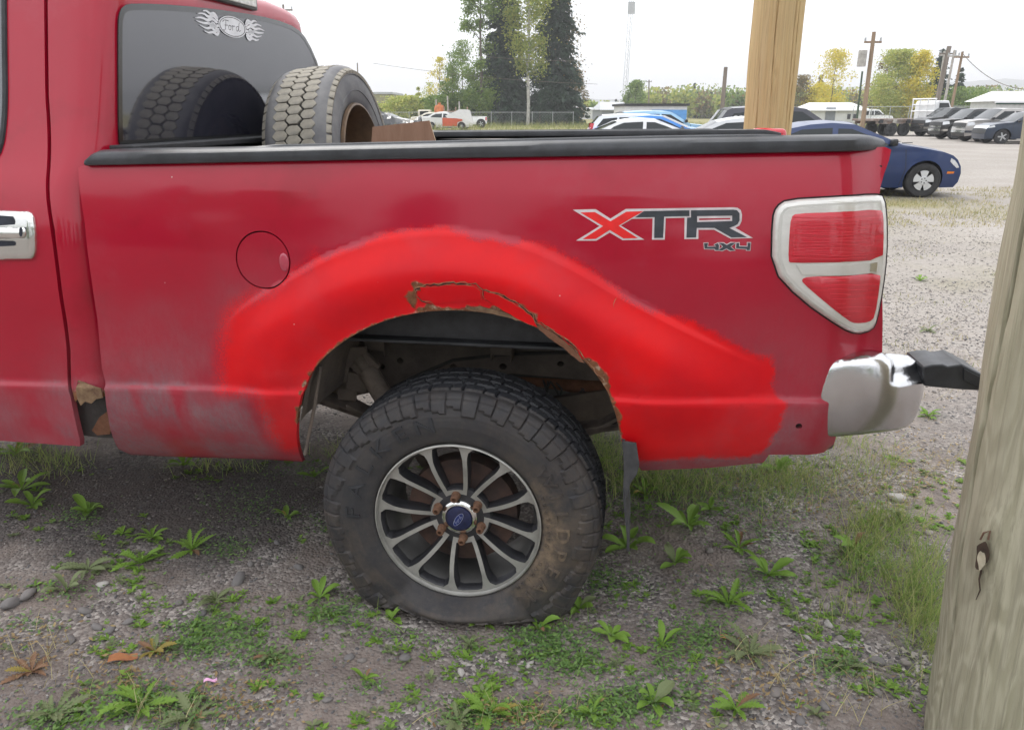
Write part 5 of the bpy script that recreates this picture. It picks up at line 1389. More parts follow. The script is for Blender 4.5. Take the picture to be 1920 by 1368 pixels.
wire('faint upper overhead wire crossing the tall tree clump',at(860,100,78),at(1085,114,78),.2,.014)
# ---- lattice mast
def mast():
    Y=190; b=at(1169,212,Y); b.z=0; t=at(1176,-20,Y); h=t.z; o=empty('lattice_mast',b); tag(o,'tall pale lattice radio mast fading into the white sky','mast'); M=pm('mast_grey',(.45,.46,.48),.7,0,.1,3)
    w=.55; C=[(math.cos(a)*w,math.sin(a)*w) for a in(.5,2.6,4.7)]
    for x,y in C: MB().tube([(x,y,0),(x+.8,y,h)],.05,5).build('leg',M,o)
    mb=MB(); z=0;k=0
    while z<h-1.2:
        for i in range(3):
            a=C[i];c=C[(i+1)%3]; s=.8*z/h; mb.tube([(a[0]+s,a[1],z),(c[0]+s,c[1],z+1.2)],.025,4,cap=False)
        z+=1.2
    q=mb.build('lattice_bracing',M,o); q['kind']='stuff'
    MB().box((.8,0,h*.86),(1.6,.3,2.5)).build('antenna',M,o)
mast()
# ---- buildings
M_WHT=pm('white_siding',(.62,.63,.62),.7,0,.06,3); M_TANW=pm('tan_siding',(.30,.29,.17),.85,0,.1,3); M_ROOFG=pm('grey_metal_roof',(.42,.44,.46),.5,.2,.1,2); M_ROOFW=pm('white_metal_roof',(.72,.73,.74),.5,.1,.05,2)
M_BLUW=pm('blue_siding',(.10,.30,.62),.6,0,.1,3); M_DKT=pm('dark_trim',(.03,.032,.035),.7); M_GRNT=pm('green_trim',(.03,.10,.07),.6); M_PANE=glass_dark('building_pane',(.03,.035,.04),.08)
M_GREYW=pm('grey_siding',(.20,.22,.24),.8,0,.1,3)
def shed(name,label,pxl,pxr,ybase,ytop,yeave,Y,wall,roof,depth=6,gable=False,wins=(),trim=None,flat=False,door=None,split=None,siding=True):
    a=at(pxl,ybase,Y); b=at(pxr,ybase,Y); w=b.x-a.x; top=at(pxl,ytop,Y).z; ev=at(pxl,yeave,Y).z
    o=empty(name,(a.x,Y,0)); tag(o,label,'building')
    mb=MB(); mb.box((w/2,depth/2,ev/2),(w,depth,ev)); mb.build('wall',wall,o)
    if siding:
        mb=MB(); k=int(w/.45)
        for i in range(1,k): mb.box((w*i/k,-.012,ev/2),(.05,.03,ev-.02))
        q=mb.build('siding_rib',wall,o); q['kind']='stuff'
    if flat:
        MB().box((w/2,depth/2,(ev+top)/2+.01),(w+.3,depth+.3,max(.12,top-ev))).build('roof',roof,o)
    elif gable: # ridge runs toward the viewer
        mb=MB(); mb.prism([(-.3,ev-.02),(w/2,top),(w+.3,ev-.02),(w+.3,ev+.1),(w/2,top+.14),(-.3,ev+.1)],-.3,depth+.3); mb.build('roof',roof,o)
        mb=MB(); mb.prism([(0,ev),(w,ev),(w/2,top)],0,.1); mb.build('gable_wall',wall,o)
    else:
        mb=MB(); e=.35; rw=w*.10
        mb.add([(-e,-e,ev),(w+e,-e,ev),(w+e,depth+e,ev),(-e,depth+e,ev),(rw,depth/2,top),(w-rw,depth/2,top),(-e,-e,ev-.12),(w+e,-e,ev-.12)],[(0,1,5,4),(1,2,5),(2,3,4,5),(3,0,4),(0,6,7,1)]); mb.build('roof',roof,o,0)
    for (x0,x1,z0,z1) in wins:
        f=MB().box((w*(x0+x1)/2,-.03,ev*(z0+z1)/2),(w*(x1-x0)+.14,.06,ev*(z1-z0)+.14)).build('window',trim or M_WHT,o)
        MB().box((w*(x0+x1)/2,-.075,ev*(z0+z1)/2),(w*(x1-x0),.03,ev*(z1-z0))).build('pane',M_PANE,f)
    if trim: MB().box((w/2,-.05,ev-.12),(w+.1,.06,.22)).build('trim_board',trim,o)
    if door: MB().box((w*door[0],-.04,door[2]/2),(door[1],.06,door[2])).build('door',M_GREYW,o)
    return o
shed('warehouse','tan flat roofed building behind bushes left of the wreck yard',560,738,240,173,177,125,M_TANW,M_ROOFG,12,flat=True)
shed('warehouse','long low white building under the hills right of the tall tree clump',1079,1122,214,199,204,170,M_WHT,M_ROOFW,14)
q=shed('warehouse','grey building with a pale sloping roof beside the lattice mast',1128,1184,216,190,206,140,M_GREYW,M_ROOFG,16,siding=False)
q=shed('workshop','low workshop with dark flat roof and half white half blue wall',1172,1286,238,194.5,199,60,M_WHT,M_DKT,7,flat=True,wins=[(.28,.33,.55,.75)])
w_=at(1286,238,60).x-at(1172,238,60).x
MB().box((w_*.71,-.05,1.42*.62),(w_*.57,.05,1.42*1.02)).build('blue_wall',M_BLUW,q)
shed('shed','small white shed with low hipped metal roof behind the white pickup',1518,1620,240,192,206,84,M_WHT,M_ROOFW,5,wins=[(.66,.72,.45,.75),(.76,.82,.45,.75)],door=(.35,1.0,1.9))
shed('building','white building with green trim at the right edge behind parked trucks',1858,1990,250,170,190,62,M_WHT,M_ROOFW,3.5,wins=[(.24,.29,.42,.72),(.52,.66,.4,.8)],trim=M_GRNT,siding=True)
def signp(label,px,py,Y):
    p=at(px,py,Y); o=empty('yard_sign',(p.x,Y,0)); tag(o,label,'sign'); MB().tube([(0,0,0),(0,0,p.z)],.04,6).build('post',M_GALV,o); MB().box((0,-.05,p.z-.2),(.9,.04,.7)).build('panel',M_PALE,o)
# ---- haze round everything, open sky outside
def haze():
    m=bpy.data.materials.new('haze'); m.use_nodes=True; nt=m.node_tree; nt.nodes.clear(); o=nt.nodes.new('ShaderNodeOutputMaterial'); v=nt.nodes.new('ShaderNodeVolumePrincipled')
    v.inputs['Color'].default_value=(.985,.99,1,1); v.inputs['Density'].default_value=.0009; v.inputs['Anisotropy'].default_value=.2; nt.links.new(v.outputs[0],o.inputs['Volume'])
    mb=MB(); mb.box((0,1250,49.5),(6000,2900,101)); q=mb.build('haze',m,None,0); tag(q,kind='stuff')
haze()
# ---- the two log posts
def log_mat(name,c1,c2,c3,knots):
    m,nt,b=nodes(name); N=nt.nodes.new; L=nt.links.new
    tc=N('ShaderNodeTexCoord'); mp=N('ShaderNodeMapping'); mp.inputs['Scale'].default_value=(1,1,knots[0]); L(tc.outputs['Object'],mp.inputs[0]); P=mp.outputs[0]
    def noise(s,d=6,r=.6,src=P,dist=0):
        n=N('ShaderNodeTexNoise'); n.inputs['Scale'].default_value=s; n.inputs['Detail'].default_value=d; n.inputs['Roughness'].default_value=r; n.inputs['Distortion'].default_value=dist; L(src,n.inputs[0]); return n.outputs[0]
    def mr(x,a,b_,c=0,d=1):
        r=N('ShaderNodeMapRange'); r.inputs[1].default_value=a; r.inputs[2].default_value=b_; r.inputs[3].default_value=c; r.inputs[4].default_value=d; L(x,r.inputs[0]); return r.outputs[0]
    def mix(f,a,c):
        x=N('ShaderNodeMix'); x.data_type='RGBA'; L(f,x.inputs[0])
        for i,q in((6,a),(7,c)):
            if isinstance(q,tuple): x.inputs[i].default_value=(*q,1)
            else: L(q,x.inputs[i])
        return x.outputs[2]
    # growth rings cut by the peeled surface: contour bands of a stretched noise field
    m2=N('ShaderNodeMapping'); m2.inputs['Scale'].default_value=(1,1,.022); L(tc.outputs['Object'],m2.inputs[0]); fib=noise(130,5,.7,m2.outputs[0]); fib2=noise(34,4,.6,m2.outputs[0])
    f=noise(knots[3],4,.5,P,.5); mu=N('ShaderNodeMath'); mu.operation='MULTIPLY'; mu.inputs[1].default_value=knots[1]; L(f,mu.inputs[0])
    sn=N('ShaderNodeMath'); sn.operation='SINE'; L(mu.outputs[0],sn.inputs[0])
    col=mix(mr(sn.outputs[0],-.6,1,0,knots[2]),c1,c2); col=mix(mr(noise(3,5),.4,.7,0,.7),col,c3)
    col=mix(mr(fib,.48,.62,0,.5),col,tuple(c*.52 for c in c1)); col=mix(mr(fib2,.35,.65,0,.5),col,tuple(c*.78 for c in c2))
    L(col,b.inputs['Base Color']); b.inputs['Roughness'].default_value=.85; b.inputs['Specular IOR Level'].default_value=.25
    bp=N('ShaderNodeBump'); bp.inputs['Distance'].default_value=.004; L(fib,bp.inputs['Height']); L(bp.outputs[0],b.inputs['Normal']); return m
def log(name,label,A,B,r0,r1,mat,knots=(),wob=.006,checks=9,cut=None,seed=1):
    A=Vector(A);B=Vector(B);d=B-A;L=d.length; root=empty(name,A); tag(root,label,'post'); root.rotation_mode='QUATERNION'; root.rotation_quaternion=Vector((0,0,1)).rotation_difference(d)
    n=220; k=int(L/.025); V=[]
    ck=[(random.uniform(0,6.28),random.uniform(0,.6)*L,random.uniform(.25,.7)*L) for _ in range(checks)]
    for i in range(k+1):
        z=L*i/k; rb=lerp(r0,r1,i/k)
        for j in range(n):
            a=2*math.pi*j/n; x,y=math.cos(a),math.sin(a)
            r=rb+wob*mnoise.fractal(Vector((x*1.1,y*1.1,z*1.6+seed)),1,2,3)+.0012*mnoise.noise(Vector((x*14,y*14,z*3)))
            for (ca,z0,ln) in ck:
                if z0<z<z0+ln:
                    da=abs((a-ca-.05*math.sin(z*5)+math.pi)%(2*math.pi)-math.pi); 
                    if da<.03: r-=.016*(1-da/.03)*math.sin(math.pi*(z-z0)/ln)
            for (ka,kz,kr,kd) in knots:
                da=((a-ka+math.pi)%(2*math.pi)-math.pi)*rb; q=(da/kr)**2+((z-kz)/(kr*2.4))**2
                r+=kd*math.exp(-q*.6)-(.012*math.exp(-q*9))
            V.append((x*r,y*r,z))
    F=[(i*n+j,i*n+(j+1)%n,(i+1)*n+(j+1)%n,(i+1)*n+j) for i in range(k) for j in range(n)]
    b=len(V); V.append((0,0,L)); F+=[(k*n+j,k*n+(j+1)%n,b) for j in range(n)]
    me=bpy.data.meshes.new('shaft'); me.from_pydata(V,[],F); me.materials.append(mat); me.polygons.foreach_set('use_smooth',[True]*len(F)); me.set_sharp_from_angle(angle=R_(50)); inst('shaft',me,root); return root,ck
M_LOGG=log_mat('treated_post_wood',(.34,.32,.225),(.49,.46,.345),(.31,.30,.20),(.16,110,.85,6))
M_LOGT=log_mat('peeled_log_wood',(.54,.39,.19),(.68,.53,.30),(.44,.31,.15),(.05,70,.35,6))
# standing just beyond the truck
pb=at(1436,400,4.75); pb.z=-.3; ptop=at(1462,-300,4.75)
t0=at(1439,235,4.75)
dirv=(at(1461,0,4.75)-t0); B=t0+dirv*(3.2/dirv.z); A=t0-dirv*((t0.z+.3)/dirv.z)
r,_=log('log_post','peeled yellow log post standing just beyond the truck bed',A,B,.128,.150,M_LOGT,[(R_(-100),1.95,.03,.006),(R_(-70),1.55,.02,.005),(R_(-60),2.6,.02,.004)],seed=4)
# foreground treated post at the right edge, leaning slightly
hp=1.50
def pt(px,py): r=ray(px,py); return CAM+r*(hp/r.y)
la=pt(1738,1368); lb=pt(1915,345); rad=.145
A=la+Vector((rad*1.14,.0,0)); B=lb+Vector((rad*1.06,0,0)); dv=(B-A); A2=A-dv*((A.z+.3)/dv.z); B2=A+dv*((2.6-A.z)/dv.z)
KZ=(Vector(pt(1865,1000))-A2).length-.0
root,_=log('log_post','greenish weathered treated post close in the right foreground',A2,B2,.150,.138,M_LOGG,[(R_(-155),KZ,.03,.022)],.010,10,seed=9)
# sawn knot scar on it
def scar():
    Zd=(B2-A2).normalized(); q=Zd.to_track_quat('Z','Y')
    mb=MB(); rows=[]
    for i in range(9):
        t=i/8; rows.append([(0,0,0)]*9)
    r0=.151
    def sp(da,z,off): a=R_(-155)+da/r0; return (math.cos(a)*(r0+off),math.sin(a)*(r0+off),z)
    MD=pm('knot_dark',(.07,.045,.03),.9,0,.3,30); ML=pm('knot_face',(.50,.45,.33),.8,0,.2,30)
    mb.add([sp(.012*math.cos(a)*(1+.25*math.sin(3*a+1)),KZ-.012+.034*math.sin(a)*(1+.2*math.sin(2*a)),.0205) for a in np.linspace(0,6.283,20,endpoint=False)],[tuple(range(20))]); mb.build('knot_ring',MD,root,0,recalc=False)
    mb=MB(); mb.add([sp(.0065*math.cos(a)*(1+.3*math.sin(2*a+2))+.002,KZ-.020+.022*math.sin(a)*(1+.2*math.sin(3*a)),.0225) for a in np.linspace(0,6.283,20,endpoint=False)],[tuple(range(20))]); mb.build('knot_face',ML,root,0,recalc=False)
    mb=MB(); pts=[sp(.0,KZ-.05,.012),sp(-.003,KZ-.075,.009),sp(.001,KZ-.10,.006),sp(-.006,KZ-.13,.003)]; mb.tube(pts,[.0022,.0018,.0015,.0008],5); mb.build('knot_split',MD,root)
    mb=MB(); mb.tube([sp(-.008,KZ+.022,.019),sp(-.004,KZ+.04,.019),sp(.006,KZ+.05,.017),sp(.006,KZ+.03,.019)],.0022,6); mb.build('wire_staple',pm('staple_rust',(.16,.09,.06),.8,.3),root)
scar()
# ------------------------------------------------------------ vehicles in the yard
def carpaint(name,col,rough=.3,metal=0): return pm(name,col,rough,metal,.05,4,coat=.45,croft=.12)
M_CGL=glass_dark('car_glass',(.015,.02,.022),.06,1.42); M_CBK=pm('car_black_trim',(.02,.021,.023),.5,0,.2,12); M_CTY=pm('car_tyre',(.03,.03,.032),.8,0,.2,12); M_CRM=pm('car_rim',(.45,.46,.47),.35,.6,.1,12)
M_CHD=pm('headlamp_glass',(.70,.72,.74),.12,.2,.1,20,coat=.6); M_CTL=pm('tail_lamp_red',(.5,.01,.02),.2,0,.1,20,coat=.5); M_AMB=pm('amber_lamp',(.75,.22,.02),.25,0,.1,20); M_PLBK=pm('car_wheelwell',(.008,.008,.009),.9)
def whl(root,x,y,R,wd=.2,spokes=5,rim=M_CRM,side=-1,rr=.64,cover=False):
    M=Matrix.Translation((x,y,R))@Matrix.Rotation(math.pi/2*(1 if side<0 else -1),4,'X')
    mb=MB(); h=wd/2; mb.lathe([(R*rr,h-.01),(R*.80,h+.008),(R*.93,h-.002),(R,h-.03),(R,-h+.03),(R*.93,-h),(R*rr,-h),(R*rr*.97,0)],40,M=M,closed=True); w=mb.build('wheel',M_CTY,root)
    mb=MB(); mb.lathe([(R*rr+.004,h-.012),(R*rr-.006,h-.002),(R*rr-.02,h-.012),(R*rr-.03,h-.05),(.001,h-.055)],36,0,M)
    if cover: # five pointed hubcap
        ro=R*rr-.012
        for k in range(5):
            a0=2*math.pi*k/5+math.pi/2
            P=[(ro*.98,a0-.44),(ro*.99,a0-.2),(ro*.99,a0),(ro*.99,a0+.2),(ro*.98,a0+.44),(ro*.36,a0+.62),(ro*.30,a0),(ro*.36,a0-.62)]
            v=[(r*math.cos(a),r*math.sin(a),h-.004+.008*(1-r/ro)) for r,a in P]; mb.add(v,[tuple(range(8))],1,M)
        mb.lathe([(ro*.42,h-.0),(ro*.38,h+.006),(.001,h+.008)],24,1,M)
        for k in range(5):
            a=2*math.pi*k/5; mb.lathe([(.012,h+.0075),(.001,h+.0095)],8,0,M@Matrix.Translation((.042*math.cos(a),.042*math.sin(a),0)))
    else:
        ro=R*rr-.01
        for k in range(spokes):
            a0=2*math.pi*k/spokes; P=[(ro,a0-.16),(ro,a0+.16),(.05,a0+.7),(.05,a0-.7)]
            mb.add([(r*math.cos(a),r*math.sin(a),h-.008+.01*(1-r/ro)) for r,a in P],[(0,1,2,3)],1,M)
        mb.lathe([(.06,h-.002),(.04,h+.006),(.001,h+.006)],16,1,M)
    mb.build('rim',[M_CBK,rim],w,30)
def car(name,label,cat,loc,head,S,paint):
    """S: top=[(x,z,mat)] rear->front upper outline, mats b body g glass k black c chrome; bottom z, axles, W half width, belt, tum"""
    root=empty(name,loc,head); tag(root,label,cat)
    top=S['top']; Wd=S.get('W',.86); belt=S.get('belt',.9); tum=S.get('tum',.30); zb=S.get('zb',.2); R=S.get('R',.31); ar=R*1.16
    x0=min(p[0] for p in top); x1=max(p[0] for p in top); xm=(x0+x1)/2; hl=(x1-x0)/2
    def yw(x,z):
        e=abs(x-xm)/hl; y=Wd-.17*ss(.62,1.0,e)**1.6
        y-=tum*max(0,z-belt)*(1 if z>belt else 0)+.04*max(0,(.42-z)/.3)+.02*((z-.6)/.3)**2*(z<belt)
        sh=S.get('shoulder',0); 
        if sh and z>belt-.02: y-=sh*ss(belt-.02,belt+.05,z)
        return y
    base=[(a[0],a[1]) for a in top]
    bot=[]
    for ax in sorted(S['ax'],reverse=True):
        bot+=[(ax+math.sqrt(max(0,ar*ar-(zb-R)**2)),zb)]
        a0=math.atan2(zb-R,math.sqrt(max(0,ar*ar-(zb-R)**2)))
        for t in np.linspace(a0,math.pi-a0,14): bot.append((ax+ar*math.cos(t),R+ar*math.sin(t)))
    poly=base+[p for i,p in enumerate(bot)]
    q=[poly[0]]
    for p in poly[1:]:
        if math.dist(p,q[-1])>.012: q.append(p)
    poly=q; holes=[]
    def side(poly2,name,mat,off,step,depth=0,sides=(-1,1),par=None,smooth=50,bs=None):
        pts,tr=cdt(poly2,[],step,(),bs)
        out=[]
        for sg in sides:
            v=[(a,sg*(yw(a,b)+off),b) for a,b in pts]
            f=[tuple(int(i) for i in (t if sg<0 else t[::-1])) for t in tr]
            me=bpy.data.meshes.new(name); me.from_pydata(v,[],f); me.materials.append(mat); me.polygons.foreach_set('use_smooth',[True]*len(f)); me.set_sharp_from_angle(angle=R_(smooth)); out.append(inst(name,me,par or root))
        return out
    det=S.get('detail',.10)
    # body: both flanks and the skin over the top in one shell
    pts,tr=cdt(poly,[],det,(),det); mb=MB()
    for sg in(-1,1): mb.add([(a,sg*yw(a,b),b) for a,b in pts],[tuple(int(i) for i in (t if sg<0 else t[::-1])) for t in tr])
    runs=[('b',mb,-9)]
    K=8
    for i in range(len(top)-1):
        (xa,za,m),(xb,zb_,_)=top[i],top[i+1]; n=max(1,int(math.dist((xa,za),(xb,zb_))/det)); rows=[]
        for j in range(n+1):
            t=j/n; x=lerp(xa,xb,t); z=lerp(za,zb_,t); y=yw(x,z); cr=S.get('crown',.035)
            nx,nz=-(zb_-za),(xb-xa); L=math.hypot(nx,nz) or 1; nx/=L; nz/=L
            ax_=nx if nz<.8 else 0
            off=.004 if m!='b' else 0
            rows.append([(x+(nx*cr*1.1 if abs(nx)>.7 else nx*cr)*(1-s*s)+nx*off,y*s,z+nz*cr*(1-s*s)+nz*off) for s in np.linspace(-1,1,K+1)])
        if m=='b': mb.grid(rows)
        else:
            if runs[-1][0]!=m or runs[-1][2]!=i-1: runs.append((m,MB(),i))
            runs[-1]=(m,runs[-1][1],i); runs[-1][1].grid(rows)
    mt={'b':paint,'g':M_CGL,'k':M_CBK,'c':M_CHR2,'r':M_CTL,'h':M_CHD,'w':paint}; nm={'b':'body','g':'windscreen','k':'grille','c':'chrome_grille','r':'tail_lamp_strip','h':'headlamp_strip','w':'panel'}
    for k,m_ in [(r[0],r[1]) for r in runs]:
        if m_.v: m_.build(nm[k],mt[k],root,40)
    # dark wheel wells and underside
    mb=MB(); zt=min(belt-.05,R+ar+.03); mb.box(((x0+x1)/2,0,(zb+zt)/2),(x1-x0-.25,(Wd-.24)*2,zt-zb)); mb.build('underside',M_PLBK,root)
    for ax in S['ax']:
        for sg in(-1,1):
            if sg>0 and S.get('hide_far'): continue
            whl(root,ax,sg*(Wd-.125),R,S.get('tw',.2),S.get('spokes',5),S.get('rim',M_CRM),sg,S.get('rr',.64),S.get('cover',False))
    for w in S.get('win',[]): side(w,'side_window',M_CGL,.005,.12,sides=(-1,1),bs=.1)
    for w,m_,n_ in S.get('pan',[]): side(w,n_,m_,.008,.10,sides=(-1,1),bs=.08)
    for seg in S.get('seams',[]):
        pl=[(a-.006,b) for a,b in seg]+[(a+.006,b) for a,b in seg[::-1]]; side(pl,'door_seam',M_CBK,.0045,.12,sides=(-1,1),bs=.1)
    for h in S.get('handles',[]):
        for sg in(-1,1): MB().box((h[0],sg*(yw(*h)+.012),h[1]),(.16,.03,.03)).build('door_handle',S.get('hm',paint),root,bevel=.006)
    if 'mirror' in S:
        x,z=S['mirror']
        for sg in(-1,1): MB().box((x,sg*(yw(x,z)+.09),z),(.10,.17,.12)).build('wing_mirror',S.get('mm',M_CBK),root,bevel=.03)
    return root
def bt(pts,m='b'): return [(a,b,m) for a,b in pts]
SEDAN=dict(top=[(-3.72,.22,'b'),(-3.74,.55,'b'),(-3.66,.88,'b'),(-3.55,.93,'b'),(-3.0,.97,'g'),(-2.45,1.24,'b'),(-2.1,1.31,'b'),(-1.7,1.34,'b'),(-1.30,1.31,'g'),(-.46,.955,'b'),(-.1,.90,'b'),(.30,.83,'b'),(.50,.765,'b'),(.60,.69,'b'),(.675,.57,'b'),(.70,.44,'b'),(.69,.28,'b'),(.63,.18,'b')],
 ax=[0,-2.64],W=.86,belt=.90,tum=.42,zb=.17,R=.30,rr=.63,
 win=[[(-1.62,.93),(-1.60,1.24),(-1.36,1.235),(-1.0,1.10),(-.66,.94)],[(-2.72,.96),(-2.55,1.10),(-2.25,1.22),(-1.70,1.25),(-1.72,.93)]],
 seams=[[(-.42,.25),(-.36,.55),(-.42,.88)],[(-1.66,.25),(-1.67,.9)]],mirror=(-.62,.95))
def mk(base,**k): d=dict(base); d.update(k); return d
# the blue compact next to the tailgate
p=gnd(1735,371)
BLUE=mk(SEDAN,detail=.05,cover=True,rim=pm('hubcap_silver',(.62,.63,.64),.3,.3,.05,20),crown=.045,
  seams=[[(-.42,.22),(-.36,.55),(-.40,.88)],[(-1.66,.25),(-1.67,.9)]],
  pan=[([(.46,.72),(.54,.68),(.60,.62),(.645,.55),(.60,.54),(.52,.60),(.45,.66)],M_CHD,'headlamp'),([(.42,.44),(.56,.44),(.57,.475),(.43,.48)],M_AMB,'side_marker'),([(-1.6,.56),(-.45,.56),(-.45,.585),(-1.6,.585)],pm('blue_rub_strip',(.010,.03,.12),.5),'rub_strip')])
for kk in('top','win','seams','pan'):
    if kk=='top': BLUE['top']=[(a*.96,b*.95,m) for a,b,m in BLUE['top']]
    elif kk=='pan': BLUE['pan']=[([(x*.96,z*.95) for x,z in w],m,n) for w,m,n in BLUE['pan']]
    else: BLUE[kk]=[[(x*.96,z*.95) for x,z in w] for w in BLUE[kk]]
BLUE['belt']=.86
blue=car('parked_car','dark blue compact car with silver five point hubcap, parked beyond the tailgate','car',(p.x,p.y+.82,0),R_(-6),BLUE,carpaint('blue_metallic',(.005,.026,.11),.38))
mb=MB(); 
for k in range(2): mb.tube([(-.35-.0*k,-.55+.6*k,.93),(-.05,-.2+.6*k,.925)],.008,5)
q=mb.build('wiper_blade',M_CBK,blue); q['kind']='stuff'
# the group right behind the far bed rail
def gc(px,py): return gnd(px,py)
SUV=dict(top=[(-3.55,.30,'b'),(-3.60,.75,'b'),(-3.50,1.05,'g'),(-3.18,1.50,'k'),(-3.05,1.55,'b'),(-2.2,1.60,'b'),(-1.4,1.58,'b'),(-1.12,1.53,'g'),(-.42,1.08,'b'),(.30,1.00,'b'),(.62,.90,'h'),(.74,.75,'k'),(.80,.5,'b'),(.76,.24,'b')],
 ax=[0,-2.68],W=.90,belt=1.02,tum=.30,zb=.26,R=.35,rr=.66,
 win=[[(-3.25,1.10),(-3.02,1.42),(-2.52,1.47),(-2.50,1.08)],[(-2.44,1.08),(-2.44,1.48),(-1.66,1.48),(-1.66,1.07)],[(-1.58,1.07),(-1.58,1.48),(-1.22,1.46),(-.66,1.10)]],
 seams=[[(-.44,.3),(-.42,1.0)],[(-1.62,.3),(-1.62,1.05)],[(-2.48,.5),(-2.46,1.05)]],mirror=(-.62,1.12),handles=[(-1.45,.95),(-2.3,.95)],
 pan=[([(-3.56,.80),(-3.40,.84),(-3.34,1.06),(-3.47,1.06)],M_CTL,'tail_lamp'),([(.40,.84),(.68,.78),(.66,.86),(.44,.93)],M_CHD,'headlamp')])
WAG=mk(SUV,top=[(a,b*.92,m) for a,b,m in SUV['top']])
hs_=mk(SUV,detail=.07)
suv=car('parked_suv','dark grey SUV with a white heart sticker, half hidden by the yellow log post','SUV',(at(1582,230,22).x,22.4,0),R_(-3),hs_,carpaint('charcoal_metallic',(.035,.035,.05),.35))
hm=MB(); hp_=[]
for t in np.linspace(0,2*math.pi,40,endpoint=False): hp_.append((16*math.sin(t)**3*.0085,(13*math.cos(t)-5*math.cos(2*t)-2*math.cos(3*t)-math.cos(4*t))*.0085))
hm.add([(-2.92+a,-.90+.068-.3*b,1.27+b) for a,b in hp_],[tuple(range(40))]); hm.build('heart_sticker',M_STK,suv,0,recalc=False)
car('parked_car','white sedan with its curved roof just showing above the far rail','car',(at(1297,240,25).x+.2,25.3,0),R_(0),mk(SEDAN,W=.9,belt=.85,detail=.08,top=[(a*1.05,b*.94,m) for a,b,m in SEDAN['top']],win=[[(x*1.05,z*.94) for x,z in w] for w in SEDAN['win']],ax=[0,-2.77]),carpaint('pearl_white',(.74,.75,.76)))
car('parked_suv','white crossover left of the white sedan showing its red tail lamp','SUV',(at(1262,240,30).x+.4,30,0),R_(-4),mk(WAG,top=[(a,b*.86,m) for a,b,m in SUV['top']],win=[[(x,z*.86) for x,z in w] for w in SUV['win']],belt=.89),carpaint('white_gloss',(.78,.79,.80)))
car('parked_car','pale blue hatchback behind the white sedan','car',(at(1302,235,33).x,33,0),R_(4),mk(SUV,top=[(a,b*.93,m) for a,b,m in SUV['top']],win=[[(x,z*.93) for x,z in w] for w in SUV['win']],belt=.95),carpaint('pale_blue',(.30,.52,.72)))
car('parked_car','bright blue car whose bonnet shows between the white sedan and dark SUV','car',(at(1316,240,27.5).x,27.5,0),R_(-14),mk(SEDAN),carpaint('bright_blue',(.03,.22,.65)))
car('parked_car','silver car glimpsed through between the log post and the blue compact','car',(at(1530,240,19).x,18.6,0),R_(-8),mk(SEDAN),carpaint('silver_white',(.6,.61,.62)))
# pickups
PK=dict(top=[(-3.95,.45,'b'),(-4.0,.80,'b'),(-3.97,1.12,'b'),(-3.0,1.14,'b'),(-2.30,1.14,'b'),(-2.26,1.20,'g'),(-2.14,1.72,'b'),(-2.0,1.78,'b'),(-1.2,1.80,'b'),(-.95,1.76,'g'),(-.30,1.22,'b'),(.35,1.17,'b'),(.72,1.10,'b'),(.79,1.02,'k'),(.83,.80,'c'),(.835,.72,'b'),(.85,.64,'c'),(.86,.50,'k'),(.80,.30,'k')],
 ax=[0,-3.35],W=.96,belt=1.14,tum=.26,zb=.36,R=.39,rr=.62,tw=.25,crown=.03,
 win=[[(-2.12,1.20),(-2.05,1.62),(-1.62,1.66),(-1.62,1.19)],[(-1.54,1.19),(-1.54,1.66),(-1.02,1.65),(-.50,1.24)]],
 seams=[[(-.34,.42),(-.34,1.15)],[(-1.58,.42),(-1.58,1.18)],[(-2.24,.42),(-2.24,1.14)]],handles=[(-1.42,1.08),(-2.1,1.08)],mirror=(-.45,1.28),
 pan=[([(.40,.92),(.76,.86),(.76,1.05),(.44,1.10)],M_CHD,'headlamp'),([(.45,.50),(.84,.50),(.84,.62),(.45,.62)],M_CHR2,'front_bumper'),([(-3.96,.75),(-3.82,.75),(-3.82,1.08),(-3.96,1.08)],M_CTL,'tail_lamp')])
def sc_(S,k,kx=1): 
    d=dict(S); d['top']=[(a*kx,b*k,m) for a,b,m in S['top']]; d['win']=[[(x*kx,z*k) for x,z in w] for w in S['win']]; d['seams']=[[(x*kx,z*k) for x,z in w] for w in S['seams']]
    d['pan']=[([(x*kx,z*k) for x,z in w],m,n) for w,m,n in S.get('pan',[])]; d['handles']=[(x*kx,z*k) for x,z in S.get('handles',[])]; d['ax']=[x*kx for x in S['ax']]; d['belt']=S['belt']*k; d['zb']=S['zb']*k; d['mirror']=(S['mirror'][0]*kx,S['mirror'][1]*k); return d
W_=carpaint('work_white',(.74,.75,.75)); BK_=carpaint('gloss_black',(.012,.012,.014)); SV_=carpaint('warm_silver',(.42,.40,.38),.35,.3); DB_=carpaint('dark_navy',(.015,.028,.055)); DG_=carpaint('dark_graphite',(.025,.027,.03))
def place(px,py,head,S,pt,name,label,cat,sg=1):
    g=gnd(px,py); # nearest front wheel stands at this pixel
    c=math.cos(head); s=math.sin(head); y=sg*(S['W']-.125); off=Vector((-s*y,c*y,0)); return car(name,label,cat,(g.x-off.x,g.y-off.y,0),head,S,pt)
place(1660,237.5,R_(-3),sc_(PK,.95,.85),W_,'parked_pickup','white crew cab pickup in front of the white shed','pickup truck',-1)
place(1788,262.0,R_(175),mk(sc_(PK,.90,.92),R=.40,rim=M_CBK,zb=.44),BK_,'parked_pickup','black lifted pickup with black wheels, left of the silver pickup','pickup truck')
place(1836,266.5,R_(174),mk(sc_(PK,.90,.92),R=.36),SV_,'parked_pickup','silver pickup with chrome grille between the black pickup and navy SUV','pickup truck')
